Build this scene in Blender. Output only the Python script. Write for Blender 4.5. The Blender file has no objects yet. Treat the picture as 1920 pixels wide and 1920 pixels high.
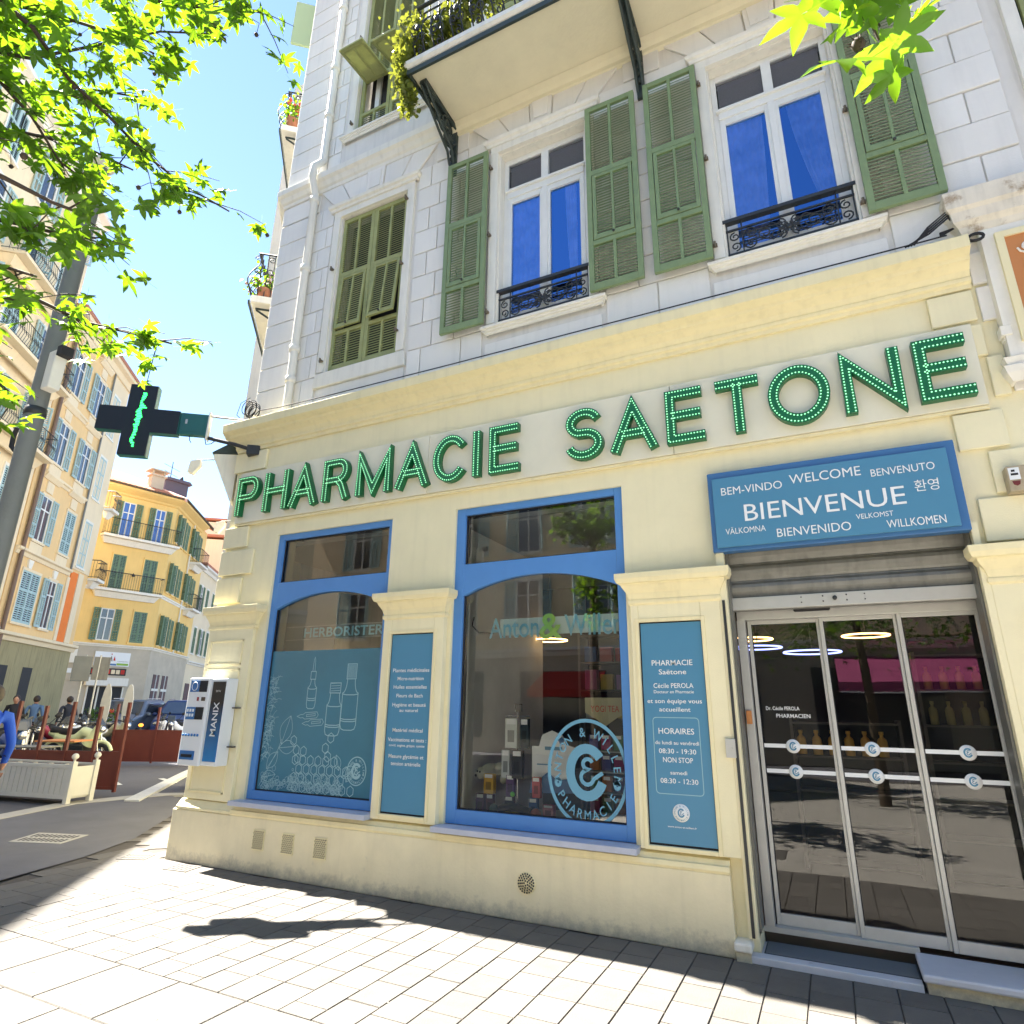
import bpy, math, random
from mathutils import Vector, Matrix
random.seed(7)
SC = bpy.context.scene
COL = SC.collection
R = math.radians
PI = math.pi

# ------------------------------------------------------------------ camera, sky, sun, exposure
cam_d = bpy.data.cameras.new('camera'); cam = bpy.data.objects.new('camera', cam_d); COL.objects.link(cam)
SC.camera = cam
cam_d.sensor_fit = 'HORIZONTAL'; cam_d.sensor_width = 36.0; cam_d.lens = 36.0 * 1161.5 / 1920.0
cam_d.clip_start = 0.05; cam_d.clip_end = 600
_p, _r, _y = 0.30549, 0.01318, 0.45964
_F = Vector((-math.sin(_y) * math.cos(_p), math.cos(_y) * math.cos(_p), math.sin(_p)))
_rt = Vector((math.cos(_y), math.sin(_y), 0)); _up = _rt.cross(_F)
_X = _rt * math.cos(_r) + _up * math.sin(_r); _U = -_rt * math.sin(_r) + _up * math.cos(_r)
cam.matrix_world = Matrix(((_X.x, _U.x, -_F.x, 0), (_X.y, _U.y, -_F.y, 0), (_X.z, _U.z, -_F.z, 1.6), (0, 0, 0, 1)))

SUN = Vector((-0.66, 0.055, 1.0)).normalized()          # towards the sun
world = bpy.data.worlds.new('World'); SC.world = world; world.use_nodes = True
wn = world.node_tree; wn.nodes.clear()
sky = wn.nodes.new('ShaderNodeTexSky'); sky.sky_type = 'NISHITA'; sky.sun_disc = False
sky.sun_elevation = math.asin(SUN.z); sky.sun_rotation = math.atan2(SUN.x, SUN.y) % (2 * PI)
sky.air_density = 1.0; sky.dust_density = 0.0; sky.ozone_density = 1.0
bg = wn.nodes.new('ShaderNodeBackground'); bg.inputs['Strength'].default_value = 0.053
wo = wn.nodes.new('ShaderNodeOutputWorld')
wn.links.new(sky.outputs[0], bg.inputs[0]); wn.links.new(bg.outputs[0], wo.inputs[0])
sl = bpy.data.lights.new('sun', 'SUN'); sl.energy = 5.0; sl.angle = R(0.4); sl.color = (1.0, 0.94, 0.84)
sun = bpy.data.objects.new('sun', sl); COL.objects.link(sun)
sun.rotation_euler = SUN.to_track_quat('Z', 'Y').to_euler()
SC.view_settings.view_transform = 'Standard'; SC.view_settings.look = 'None'
SC.view_settings.exposure = 2.78; SC.view_settings.gamma = 1.0; SC.view_settings.use_curve_mapping = False

# ------------------------------------------------------------------ materials
def mat(name, col, rough=0.7, metal=0.0, var=0.0, scale=4.0, bump=0.0, bscale=60.0, objvar=0.0, objcol=False,
        streak=0.0, spec=0.5, emit=None, estr=0.0, dirt=None, dscale=3.0, dthr=0.6):
    m = bpy.data.materials.new(name); m.use_nodes = True
    nt = m.node_tree; b = nt.nodes['Principled BSDF']; L = nt.links
    b.inputs['Roughness'].default_value = rough; b.inputs['Metallic'].default_value = metal
    b.inputs['Specular IOR Level'].default_value = spec
    b.inputs['Base Color'].default_value = (*col, 1)
    src = None
    if objcol:
        oi = nt.nodes.new('ShaderNodeObjectInfo'); src = oi.outputs['Color']
    if var or objvar or streak or dirt:
        if src is None:
            rgb = nt.nodes.new('ShaderNodeRGB'); rgb.outputs[0].default_value = (*col, 1); src = rgb.outputs[0]
        geo = nt.nodes.new('ShaderNodeNewGeometry')
        def scaled(sock, lo, hi):
            nonlocal src
            mr = nt.nodes.new('ShaderNodeMapRange'); mr.inputs[3].default_value = lo; mr.inputs[4].default_value = hi
            L.new(sock, mr.inputs[0])
            mx = nt.nodes.new('ShaderNodeVectorMath'); mx.operation = 'SCALE'
            L.new(src, mx.inputs[0]); L.new(mr.outputs[0], mx.inputs['Scale']); src = mx.outputs[0]
            return mr
        if var:
            n = nt.nodes.new('ShaderNodeTexNoise'); n.inputs['Scale'].default_value = scale; n.inputs['Detail'].default_value = 6
            n.inputs['Roughness'].default_value = 0.65
            L.new(geo.outputs['Position'], n.inputs['Vector']); mr = scaled(n.outputs['Fac'], 1 - var, 1 + var)
            mr.inputs[1].default_value = 0.25; mr.inputs[2].default_value = 0.75
        if streak:
            mp = nt.nodes.new('ShaderNodeMapping'); mp.inputs['Scale'].default_value = (7, 7, 0.5)
            n = nt.nodes.new('ShaderNodeTexNoise'); n.inputs['Scale'].default_value = 2.0; n.inputs['Detail'].default_value = 5
            L.new(geo.outputs['Position'], mp.inputs[0]); L.new(mp.outputs[0], n.inputs['Vector'])
            mr = scaled(n.outputs['Fac'], 1.0, 1 - streak); mr.inputs[1].default_value = 0.5; mr.inputs[2].default_value = 0.72
        if objvar:
            oi2 = nt.nodes.new('ShaderNodeObjectInfo'); scaled(oi2.outputs['Random'], 1 - objvar, 1 + objvar)
        if dirt:
            n = nt.nodes.new('ShaderNodeTexNoise'); n.inputs['Scale'].default_value = dscale; n.inputs['Detail'].default_value = 8
            n.inputs['Roughness'].default_value = 0.7
            L.new(geo.outputs['Position'], n.inputs['Vector'])
            mr = nt.nodes.new('ShaderNodeMapRange'); mr.inputs[1].default_value = dthr; mr.inputs[2].default_value = dthr + 0.12
            L.new(n.outputs['Fac'], mr.inputs[0])
            mx = nt.nodes.new('ShaderNodeMix'); mx.data_type = 'RGBA'
            L.new(mr.outputs[0], mx.inputs['Factor']); L.new(src, mx.inputs['A']); mx.inputs['B'].default_value = (*dirt, 1)
            src = mx.outputs['Result']
    if src is not None:
        L.new(src, b.inputs['Base Color'])
    if bump:
        n = nt.nodes.new('ShaderNodeTexNoise'); n.inputs['Scale'].default_value = bscale; n.inputs['Detail'].default_value = 5
        geo2 = nt.nodes.new('ShaderNodeNewGeometry'); L.new(geo2.outputs['Position'], n.inputs['Vector'])
        bp = nt.nodes.new('ShaderNodeBump'); bp.inputs['Strength'].default_value = bump; bp.inputs['Distance'].default_value = 0.01
        L.new(n.outputs['Fac'], bp.inputs['Height']); L.new(bp.outputs[0], b.inputs['Normal'])
    if emit:
        b.inputs['Emission Color'].default_value = (*emit, 1); b.inputs['Emission Strength'].default_value = estr
    return m

def glass(name, tint=(0.8, 0.85, 0.85), f0=0.06, mul=1.6, gcol=(1, 1, 1), fpow=1.45):
    m = bpy.data.materials.new(name); m.use_nodes = True; nt = m.node_tree; nt.nodes.clear(); L = nt.links
    o = nt.nodes.new('ShaderNodeOutputMaterial'); t = nt.nodes.new('ShaderNodeBsdfTransparent'); t.inputs[0].default_value = (*tint, 1)
    g = nt.nodes.new('ShaderNodeBsdfGlossy'); g.inputs['Roughness'].default_value = 0.012; g.inputs[0].default_value = (*gcol, 1)
    fr = nt.nodes.new('ShaderNodeFresnel'); fr.inputs['IOR'].default_value = fpow
    ad = nt.nodes.new('ShaderNodeMath'); ad.operation = 'MULTIPLY_ADD'; ad.inputs[1].default_value = mul; ad.inputs[2].default_value = f0; ad.use_clamp = True
    n = nt.nodes.new('ShaderNodeTexNoise'); n.inputs['Scale'].default_value = 1.2
    geo = nt.nodes.new('ShaderNodeNewGeometry'); L.new(geo.outputs['Position'], n.inputs['Vector'])
    bp = nt.nodes.new('ShaderNodeBump'); bp.inputs['Strength'].default_value = 0.05; bp.inputs['Distance'].default_value = 0.02
    L.new(n.outputs['Fac'], bp.inputs['Height']); L.new(bp.outputs[0], g.inputs['Normal'])
    mx = nt.nodes.new('ShaderNodeMixShader')
    L.new(fr.outputs[0], ad.inputs[0]); L.new(ad.outputs[0], mx.inputs[0]); L.new(t.outputs[0], mx.inputs[1]); L.new(g.outputs[0], mx.inputs[2])
    L.new(mx.outputs[0], o.inputs[0])
    return m

def leafmat(name, col, tcol, tf=0.5):
    m = bpy.data.materials.new(name); m.use_nodes = True; nt = m.node_tree; L = nt.links
    b = nt.nodes['Principled BSDF']; b.inputs['Roughness'].default_value = 0.42
    oi = nt.nodes.new('ShaderNodeObjectInfo'); geo = nt.nodes.new('ShaderNodeNewGeometry')
    n = nt.nodes.new('ShaderNodeTexNoise'); n.inputs['Scale'].default_value = 5.0; L.new(geo.outputs['Position'], n.inputs['Vector'])
    ad = nt.nodes.new('ShaderNodeMath'); ad.operation = 'MULTIPLY_ADD'; ad.inputs[1].default_value = 0.4
    L.new(oi.outputs['Random'], ad.inputs[0]); L.new(n.outputs['Fac'], ad.inputs[2])
    mr = nt.nodes.new('ShaderNodeMapRange'); mr.inputs[1].default_value = 0.35; mr.inputs[2].default_value = 1.0; mr.inputs[3].default_value = 0.65; mr.inputs[4].default_value = 1.4
    L.new(ad.outputs[0], mr.inputs[0])
    def sc(c):
        rgb = nt.nodes.new('ShaderNodeRGB'); rgb.outputs[0].default_value = (*c, 1)
        v = nt.nodes.new('ShaderNodeVectorMath'); v.operation = 'SCALE'; L.new(rgb.outputs[0], v.inputs[0]); L.new(mr.outputs[0], v.inputs['Scale']); return v.outputs[0]
    L.new(sc(col), b.inputs['Base Color'])
    t = nt.nodes.new('ShaderNodeBsdfTranslucent'); L.new(sc(tcol), t.inputs[0])
    mx = nt.nodes.new('ShaderNodeMixShader'); mx.inputs[0].default_value = tf
    L.new(b.outputs[0], mx.inputs[1]); L.new(t.outputs[0], mx.inputs[2]); L.new(mx.outputs[0], nt.nodes['Material Output'].inputs[0])
    return m

M = {}
M['cream'] = mat('cream_render', (0.82, 0.75, 0.50), 0.8, var=0.05, scale=2.5, bump=0.15, bscale=120, streak=0.04, dirt=(0.68, 0.60, 0.41), dscale=4.5, dthr=0.68)
M['plinth0'] = mat('plinth_render', (0.78, 0.70, 0.48), 0.75, var=0.08, scale=3, bump=0.2, bscale=40, streak=0.05, dirt=(0.44, 0.42, 0.35), dscale=2.6, dthr=0.66)
M['plinth'] = M['plinth0']
def splash(m, zt, col, amt=.8):      # splash-back grime at the foot of a wall, broken up by noise
    nt = m.node_tree; b = nt.nodes['Principled BSDF']; L = nt.links
    src = b.inputs['Base Color'].links[0].from_socket
    geo = nt.nodes.new('ShaderNodeNewGeometry'); se = nt.nodes.new('ShaderNodeSeparateXYZ'); L.new(geo.outputs['Position'], se.inputs[0])
    n = nt.nodes.new('ShaderNodeTexNoise'); n.inputs['Scale'].default_value = 9; n.inputs['Detail'].default_value = 9; n.inputs['Roughness'].default_value = .75; L.new(geo.outputs['Position'], n.inputs['Vector'])
    mr = nt.nodes.new('ShaderNodeMapRange'); mr.inputs[1].default_value = zt; mr.inputs[2].default_value = 0; mr.inputs[3].default_value = -.35; mr.inputs[4].default_value = .42; L.new(se.outputs[2], mr.inputs[0])
    ad = nt.nodes.new('ShaderNodeMath'); ad.operation = 'ADD'; L.new(mr.outputs[0], ad.inputs[0]); L.new(n.outputs['Fac'], ad.inputs[1])
    m2 = nt.nodes.new('ShaderNodeMapRange'); m2.inputs[1].default_value = .55; m2.inputs[2].default_value = .95; m2.inputs[4].default_value = amt; L.new(ad.outputs[0], m2.inputs[0])
    mx = nt.nodes.new('ShaderNodeMix'); mx.data_type = 'RGBA'; L.new(m2.outputs[0], mx.inputs['Factor']); L.new(src, mx.inputs['A']); mx.inputs['B'].default_value = (*col, 1); L.new(mx.outputs['Result'], b.inputs['Base Color'])
splash(M['plinth'], .26, (.30, .28, .23))
M['mould'] = mat('cream_moulding', (0.82, 0.73, 0.45), 0.75, var=0.05, scale=3, bump=0.1, bscale=90, streak=0.08)
M['stone'] = mat('white_stone', (0.80, 0.775, 0.72), 0.8, var=0.03, scale=2, bump=0.2, bscale=70, objvar=0.05, streak=0.05, dirt=(0.60, 0.56, 0.48), dscale=3.5, dthr=0.68)
M['stonewall'] = mat('white_wall', (0.74, 0.71, 0.65), 0.85, var=0.06, scale=3, streak=0.12)
M['trim'] = mat('white_trim', (0.80, 0.77, 0.68), 0.7, var=0.05, scale=4, bump=0.12, streak=0.10)
M['stain'] = mat('stained_trim', (0.74, 0.68, 0.56), 0.8, var=.1, scale=5, streak=.2, dirt=(0.34, 0.24, 0.14), dscale=4, dthr=0.56)
M['soffit'] = mat('soffit_render', (0.76, 0.70, 0.50), 0.85, var=0.07, scale=2.5, bump=0.25, bscale=30, dirt=(0.32, 0.22, 0.12), dscale=1.7, dthr=0.70)
M['blue'] = mat('blue_paint', (0.085, 0.25, 0.58), 0.45, var=0.04, scale=5)
M['bluep'] = mat('teal_blue_panel', (0.07, 0.235, 0.38), 0.4, var=0.02, scale=2)
M['bluef'] = mat('teal_blue_frame', (0.045, 0.15, 0.34), 0.4, var=0.03, scale=2)
M['film'] = mat('teal_window_film', (0.055, 0.185, 0.26), 0.25, var=0.12, scale=1.5)
M['white'] = mat('white_print', (0.80, 0.82, 0.82), 0.6)
M['pale'] = mat('pale_print', (0.30, 0.50, 0.56), 0.6)
M['shutter'] = mat('green_shutter', (0.20, 0.275, 0.13), 0.6, var=0.12, scale=9, bump=0.25, bscale=60, streak=0.1, dirt=(0.07, 0.09, 0.05), dscale=11, dthr=0.70)
M['shutter2'] = mat('olive_shutter', (0.31, 0.33, 0.13), 0.65, var=0.16, scale=9, bump=0.3, bscale=50, dirt=(0.09, 0.09, 0.05), dscale=10, dthr=0.68)
M['iron'] = mat('black_iron', (0.025, 0.028, 0.03), 0.5, var=0.2, scale=12)
M['rust'] = mat('old_iron', (0.16, 0.13, 0.09), 0.7, var=0.2, scale=20)
M['irong'] = mat('dark_green_iron', (0.03, 0.045, 0.04), 0.55, var=0.2, scale=12)
M['white_paint'] = mat('white_frame_paint', (0.76, 0.76, 0.72), 0.4, var=0.05, scale=6, dirt=(0.5, 0.45, 0.36), dscale=14, dthr=0.74)
M['glass'] = glass('window_glass', (0.93, 0.95, 0.94), 0.055)
M['glassup'] = glass('upper_window_glass', (0.80, 0.85, 0.95), 0.30, 1.6, (0.16, 0.42, 1.0))  # gloss colour tinted blue to put a deeper sky reflection into the panes
M['glassup2'] = glass('upper_transom_glass', (0.9, 0.9, 0.9), 0.04, 0.8, (0.6, 0.75, 1.0))
M['glassdoor'] = glass('door_glass', (0.80, 0.82, 0.80), 0.02, 0.9)
M['glassfar'] = mat('far_glass', (0.03, 0.04, 0.06), 0.08, spec=1.0)
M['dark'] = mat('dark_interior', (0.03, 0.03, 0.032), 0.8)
M['metal'] = mat('roller_metal', (0.20, 0.20, 0.18), 0.45, metal=0.35, var=0.15, scale=6, streak=0.25)
M['alu'] = mat('aluminium_frame', (0.50, 0.50, 0.47), 0.4, metal=0.3, var=0.06, scale=10)
M['green'] = mat('green_letter', (0.002, 0.13, 0.04), 0.35)
M['led'] = mat('green_led', (0.05, 0.5, 0.25), 0.3, emit=(0.40, 1.0, 0.50), estr=0.26)
M['ledlit'] = mat('lit_led', (0.05, 0.6, 0.1), 0.3, emit=(0.02, 1.0, 0.10), estr=1.3)
M['ledface'] = mat('led_face', (0.006, 0.010, 0.014), 0.55)
M['case'] = mat('teal_case', (0.015, 0.11, 0.10), 0.4, var=0.06)
M['paver'] = mat('paver', (0.125, 0.115, 0.102), 0.85, var=0.12, scale=7, bump=0.4, bscale=110, objvar=0.13, dirt=(0.085, 0.077, 0.068), dscale=5, dthr=0.66)
M['slab'] = mat('pale_bounce_slab', (0.40, 0.375, 0.335), 0.85, var=0.10, scale=5)  # for slabs out of view, made paler to bounce light onto the facade
M['joint'] = mat('paver_joint', (0.075, 0.065, 0.058), 0.95, var=0.2, scale=20)
M['asphalt'] = mat('asphalt', (0.13, 0.13, 0.145), 0.9, var=0.16, scale=1.6, bump=0.5, bscale=160)
M['road'] = mat('road_asphalt', (0.10, 0.10, 0.115), 0.9, var=0.14, scale=0.8, bump=0.5, bscale=120)
M['kerb'] = mat('kerb_stone', (0.42, 0.40, 0.36), 0.85, var=0.1, scale=5)
M['paint'] = mat('road_paint', (0.62, 0.62, 0.60), 0.8, var=0.15, scale=14)
M['marble'] = mat('marble', (0.55, 0.56, 0.60), 0.5, var=0.10, scale=3, dirt=(0.33, 0.32, 0.32), dscale=4, dthr=0.62)
M['sillm'] = mat('sill_stone', (0.45, 0.48, 0.58), 0.6, var=0.08, scale=8)
M['rubber'] = mat('rubber', (0.02, 0.02, 0.022), 0.8)
M['mat'] = mat('entrance_mat', (0.07, 0.08, 0.09), 0.9)
M['yellow'] = mat('yellow_render', (0.82, 0.56, 0.20), 0.85, var=0.07, scale=0.7, bump=0.1, bscale=20, streak=0.05)
M['peach'] = mat('peach_render', (0.80, 0.55, 0.26), 0.85, var=0.06, scale=0.6, streak=0.06)
M['peach2'] = mat('pale_peach', (0.80, 0.66, 0.44), 0.85, var=0.06, scale=0.6, streak=0.07)
M['farcream'] = mat('far_cream', (0.78, 0.66, 0.46), 0.85, var=0.06, scale=0.6)
M['pink'] = mat('pink_render', (0.78, 0.48, 0.40), 0.85, var=0.08, scale=0.6)
M['orange'] = mat('orange_render', (0.80, 0.20, 0.03), 0.8, var=0.05)
M['greystone'] = mat('grey_stone', (0.50, 0.44, 0.34), 0.85, var=0.14, scale=1.2)
M['olive'] = mat('olive_render', (0.34, 0.29, 0.15), 0.85, var=0.12, scale=0.9, streak=0.3)
M['blueshut'] = mat('blue_grey_shutter', (0.36, 0.50, 0.50), 0.6, var=0.06, scale=3)
M['greenshut'] = mat('dark_green_shutter', (0.12, 0.20, 0.12), 0.6, var=0.08, scale=3)
M['tile'] = mat('roof_tile', (0.45, 0.19, 0.11), 0.85, var=0.18, scale=4)
M['brown'] = mat('red_brown_metal', (0.13, 0.028, 0.02), 0.5, var=0.1, scale=3)
M['bwood'] = mat('white_wood', (0.62, 0.61, 0.55), 0.6, var=0.05, scale=6)
M['pole'] = mat('grey_pole', (0.17, 0.18, 0.17), 0.6, var=0.12, scale=3, bump=0.2)
M['terra'] = mat('terracotta', (0.38, 0.15, 0.08), 0.8, var=0.12, scale=12)
M['obj'] = mat('painted', (0.5, 0.5, 0.5), 0.35, objcol=True)
M['objm'] = mat('matte_colour', (0.5, 0.5, 0.5), 0.75, objcol=True)
M['chrome'] = mat('chrome', (0.6, 0.6, 0.6), 0.2, metal=0.9)
M['lamp'] = mat('red_lamp', (0.6, 0.12, 0.02), 0.3, emit=(1.0, 0.25, 0.02), estr=0.8)
M['ring'] = mat('warm_ring_lamp', (0.8, 0.6, 0.3), 0.4, emit=(1.0, 0.55, 0.20), estr=1.3)
M['ringb'] = mat('violet_ring_lamp', (0.4, 0.4, 0.8), 0.4, emit=(0.30, 0.36, 1.0), estr=0.7)
M['skin'] = mat('skin', (0.45, 0.24, 0.16), 0.55)
M['bark'] = mat('bark', (0.10, 0.075, 0.05), 0.9, var=0.25, scale=15, bump=0.6, bscale=50)
M['twig'] = mat('twig', (0.045, 0.03, 0.02), 0.8)
M['leaf'] = leafmat('leaf', (0.045, 0.115, 0.009), (0.22, 0.40, 0.010), 0.45)
M['ivy'] = leafmat('ivy_leaf', (0.13, 0.17, 0.02), (0.35, 0.38, 0.04), 0.3)
M['curtain'] = leafmat('curtain', (0.75, 0.76, 0.80), (0.75, 0.76, 0.80), 0.4)
M['flesh'] = mat('flower', (0.62, 0.10, 0.06), 0.7)
M['orangep'] = mat('orange_panel', (0.55, 0.22, 0.07), 0.7, var=0.05)
M['inwall'] = mat('shop_wall', (0.36, 0.38, 0.36), 0.85, var=0.06, scale=2)
M['shelfm'] = mat('dark_shelf', (0.10, 0.09, 0.075), 0.6, var=.1)
M['infloor'] = mat('shop_floor', (0.10, 0.09, 0.08), 0.4)
M['magenta'] = mat('magenta_awning', (0.30, 0.045, 0.14), 0.8)
M['redaw'] = mat('red_awning', (0.5, 0.03, 0.02), 0.8)

# ------------------------------------------------------------------ mesh builder
class MB:
    def __init__(s): s.v = []; s.f = []; s.sm = []
    def add(s, vs, fs, smooth=False):
        o = len(s.v); s.v += [tuple(v) for v in vs]
        for f in fs: s.f.append([i + o for i in f]); s.sm.append(smooth)
        return s
    def box(s, x0, x1, y0, y1, z0, z1):
        if x0 > x1: x0, x1 = x1, x0
        if y0 > y1: y0, y1 = y1, y0
        if z0 > z1: z0, z1 = z1, z0
        return s.add([(x0, y0, z0), (x1, y0, z0), (x1, y1, z0), (x0, y1, z0), (x0, y0, z1), (x1, y0, z1), (x1, y1, z1), (x0, y1, z1)],
              [(0, 3, 2, 1), (4, 5, 6, 7), (0, 1, 5, 4), (1, 2, 6, 5), (2, 3, 7, 6), (3, 0, 4, 7)])
    def prism_y(s, pts, y0, y1):           # polygon in XZ extruded in y (y0 front)
        n = len(pts); a = sum(pts[i][0] * pts[(i + 1) % n][1] - pts[(i + 1) % n][0] * pts[i][1] for i in range(n))
        if a < 0: pts = pts[::-1]
        vs = [(x, y0, z) for x, z in pts] + [(x, y1, z) for x, z in pts]
        fs = [tuple(range(n)), tuple(range(2 * n - 1, n - 1, -1))] + [(i + n, (i + 1) % n + n, (i + 1) % n, i) for i in range(n)]
        return s.add(vs, fs)
    def prism_z(s, pts, z0, z1):
        n = len(pts); a = sum(pts[i][0] * pts[(i + 1) % n][1] - pts[(i + 1) % n][0] * pts[i][1] for i in range(n))
        if a < 0: pts = pts[::-1]
        vs = [(x, y, z0) for x, y in pts] + [(x, y, z1) for x, y in pts]
        fs = [tuple(range(n - 1, -1, -1)), tuple(range(n, 2 * n))] + [(i, (i + 1) % n, (i + 1) % n + n, i + n) for i in range(n)]
        return s.add(vs, fs)
    def tube(s, pts, r, n=6, close=False, r1=None, cap=True):
        pts = [Vector(p) for p in pts]; k = len(pts); rings = []
        up = None
        for i, p in enumerate(pts):
            if close: t = pts[(i + 1) % k] - pts[i - 1]
            else: t = pts[min(i + 1, k - 1)] - pts[max(i - 1, 0)]
            if t.length < 1e-9: t = Vector((0, 0, 1))
            t.normalize()
            if up is None: up = Vector((0, 0, 1)) if abs(t.z) < .9 else Vector((1, 0, 0))
            a = t.cross(up)
            if a.length < 1e-4: a = t.cross(Vector((1, 0.2, 0)))
            a.normalize(); b = a.cross(t).normalized(); up = b
            rr = r if r1 is None else r + (r1 - r) * i / (k - 1)
            rings.append([p + (a * math.cos(2 * PI * j / n) + b * math.sin(2 * PI * j / n)) * rr for j in range(n)])
        vs = [v for g in rings for v in g]; fs = []
        for i in range(k if close else k - 1):
            j2 = (i + 1) % k
            for j in range(n): fs.append((i * n + j, i * n + (j + 1) % n, j2 * n + (j + 1) % n, j2 * n + j))
        s.add(vs, fs, True)
        if cap and not close: s.add(rings[0], [tuple(range(n))]); s.add(rings[-1], [tuple(range(n - 1, -1, -1))])
        return s
    def lathe(s, prof, n=16, c=(0, 0, 0), axis='z'):
        vs = []
        for r, h in prof:
            for j in range(n):
                a = 2 * PI * j / n; x, y = r * math.cos(a), r * math.sin(a)
                if axis == 'z': vs.append((c[0] + x, c[1] + y, c[2] + h))
                elif axis == 'y': vs.append((c[0] + x, c[1] + h, c[2] + y))
                else: vs.append((c[0] + h, c[1] + x, c[2] + y))
        fs = []
        for i in range(len(prof) - 1):
            for j in range(n): fs.append((i * n + j, i * n + (j + 1) % n, (i + 1) * n + (j + 1) % n, (i + 1) * n + j))
        return s.add(vs, fs, True)
    def torus(s, c, Rr, r, axis='y', n=20, m=6, sz=1.0):
        pts = []
        for i in range(n):
            a = 2 * PI * i / n; x, z = Rr * math.cos(a), Rr * math.sin(a) * sz
            pts.append((c[0] + x, c[1], c[2] + z) if axis == 'y' else (c[0] + x, c[1] + z, c[2]) if axis == 'z' else (c[0], c[1] + x, c[2] + z))
        return s.tube(pts, r, m, close=True)
    def ico(s, c, r, sx=1, sy=1, sz=1, n=8, m=5):
        vs = []; fs = []
        for i in range(m + 1):
            th = PI * i / m
            for j in range(n):
                ph = 2 * PI * j / n
                vs.append((c[0] + r * sx * math.sin(th) * math.cos(ph), c[1] + r * sy * math.sin(th) * math.sin(ph), c[2] + r * sz * math.cos(th)))
        for i in range(m):
            for j in range(n): fs.append((i * n + j, (i + 1) * n + j, (i + 1) * n + (j + 1) % n, i * n + (j + 1) % n))
        return s.add(vs, fs, True)
    def ribbon(s, pts, w, y, close=False, depth=0.0015):     # flat line in XZ facing -y, mitred
        pts = [Vector((p[0], 0, p[1])) for p in pts]; k = len(pts); o = []
        for i in range(k):
            a = pts[i - 1] if (close or i > 0) else pts[i]; b = pts[(i + 1) % k] if (close or i < k - 1) else pts[i]
            d1 = (pts[i] - a); d2 = (b - pts[i])
            if d1.length < 1e-7: d1 = d2
            if d2.length < 1e-7: d2 = d1
            d1 = d1.normalized(); d2 = d2.normalized(); t = (d1 + d2)
            if t.length < 1e-4: t = d1
            t.normalize(); nrm = Vector((-t.z, 0, t.x)); c = max(0.4, nrm.dot(Vector((-d1.z, 0, d1.x))))
            o.append((pts[i] + nrm * w / 2 / c, pts[i] - nrm * w / 2 / c))
        vs = []; fs = []
        for a, b in o: vs += [(a.x, y, a.z), (b.x, y, b.z)]
        for i in range(k if close else k - 1):
            j = (i + 1) % k; fs.append((2 * i, 2 * i + 1, 2 * j + 1, 2 * j))
        return s.add(vs, fs)
    def sweep(s, path, prof, cap=True):     # profile [(out,z)] along XY path, outward = right of travel
        path = [Vector((p[0], p[1], 0)) for p in path]; k = len(path); m = len(prof); vs = []
        for i in range(k):
            d1 = (path[i] - path[i - 1]).normalized() if i > 0 else (path[1] - path[0]).normalized()
            d2 = (path[i + 1] - path[i]).normalized() if i < k - 1 else d1
            n1 = Vector((d1.y, -d1.x, 0)); n2 = Vector((d2.y, -d2.x, 0)); nn = (n1 + n2).normalized(); c = max(.3, nn.dot(n1))
            for o, z in prof:
                q = path[i] + nn * (o / c); vs.append((q.x, q.y, z))
        fs = []
        for i in range(k - 1):
            for j in range(m): fs.append((i * m + j, i * m + (j + 1) % m, (i + 1) * m + (j + 1) % m, (i + 1) * m + j))
        if cap: fs += [tuple(range(m - 1, -1, -1)), tuple((k - 1) * m + j for j in range(m))]
        return s.add(vs, fs)
    def mesh(s, name):
        me = bpy.data.meshes.new(name); me.from_pydata(s.v, [], s.f); me.update()
        if any(s.sm): me.polygons.foreach_set('use_smooth', s.sm)
        return me

def link(o, parent=None):
    COL.objects.link(o)
    if parent is not None: o.parent = parent
    return o
def P(name, mb, m, parent=None, bev=0.0, loc=None, rz=0.0, kind=None, color=None, fixn=False, label=None):
    me = mb if isinstance(mb, bpy.types.Mesh) else mb.mesh(name)
    if fixn:
        import bmesh
        bm = bmesh.new(); bm.from_mesh(me); bmesh.ops.recalc_face_normals(bm, faces=bm.faces); bm.to_mesh(me); bm.free()
    if m is not None and not me.materials: me.materials.append(M[m] if isinstance(m, str) else m)
    o = bpy.data.objects.new(name, me); link(o, parent)
    if bev:
        b = o.modifiers.new('bevel', 'BEVEL'); b.width = bev; b.segments = 2; b.limit_method = 'ANGLE'; b.angle_limit = R(40)
    if loc: o.location = loc
    if rz: o.rotation_euler.z = rz
    if kind: o['kind'] = kind
    if color: o.color = (*color, 1)
    if label: o['label'] = label
    return o
def tag(o, label, cat, group=None):
    o['label'] = label; o['category'] = cat
    if group: o['group'] = group
    return o
def T(name, loc, label, cat, rz=0.0, group=None):
    o = bpy.data.objects.new(name, None); o.empty_display_size = .1; link(o); o.location = loc; o.rotation_euler.z = rz
    return tag(o, label, cat, group)
def copytree(o, parent=None, **kw):
    c = o.copy(); link(c, parent)
    for ch in o.children: copytree(ch, c)
    return c

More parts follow.
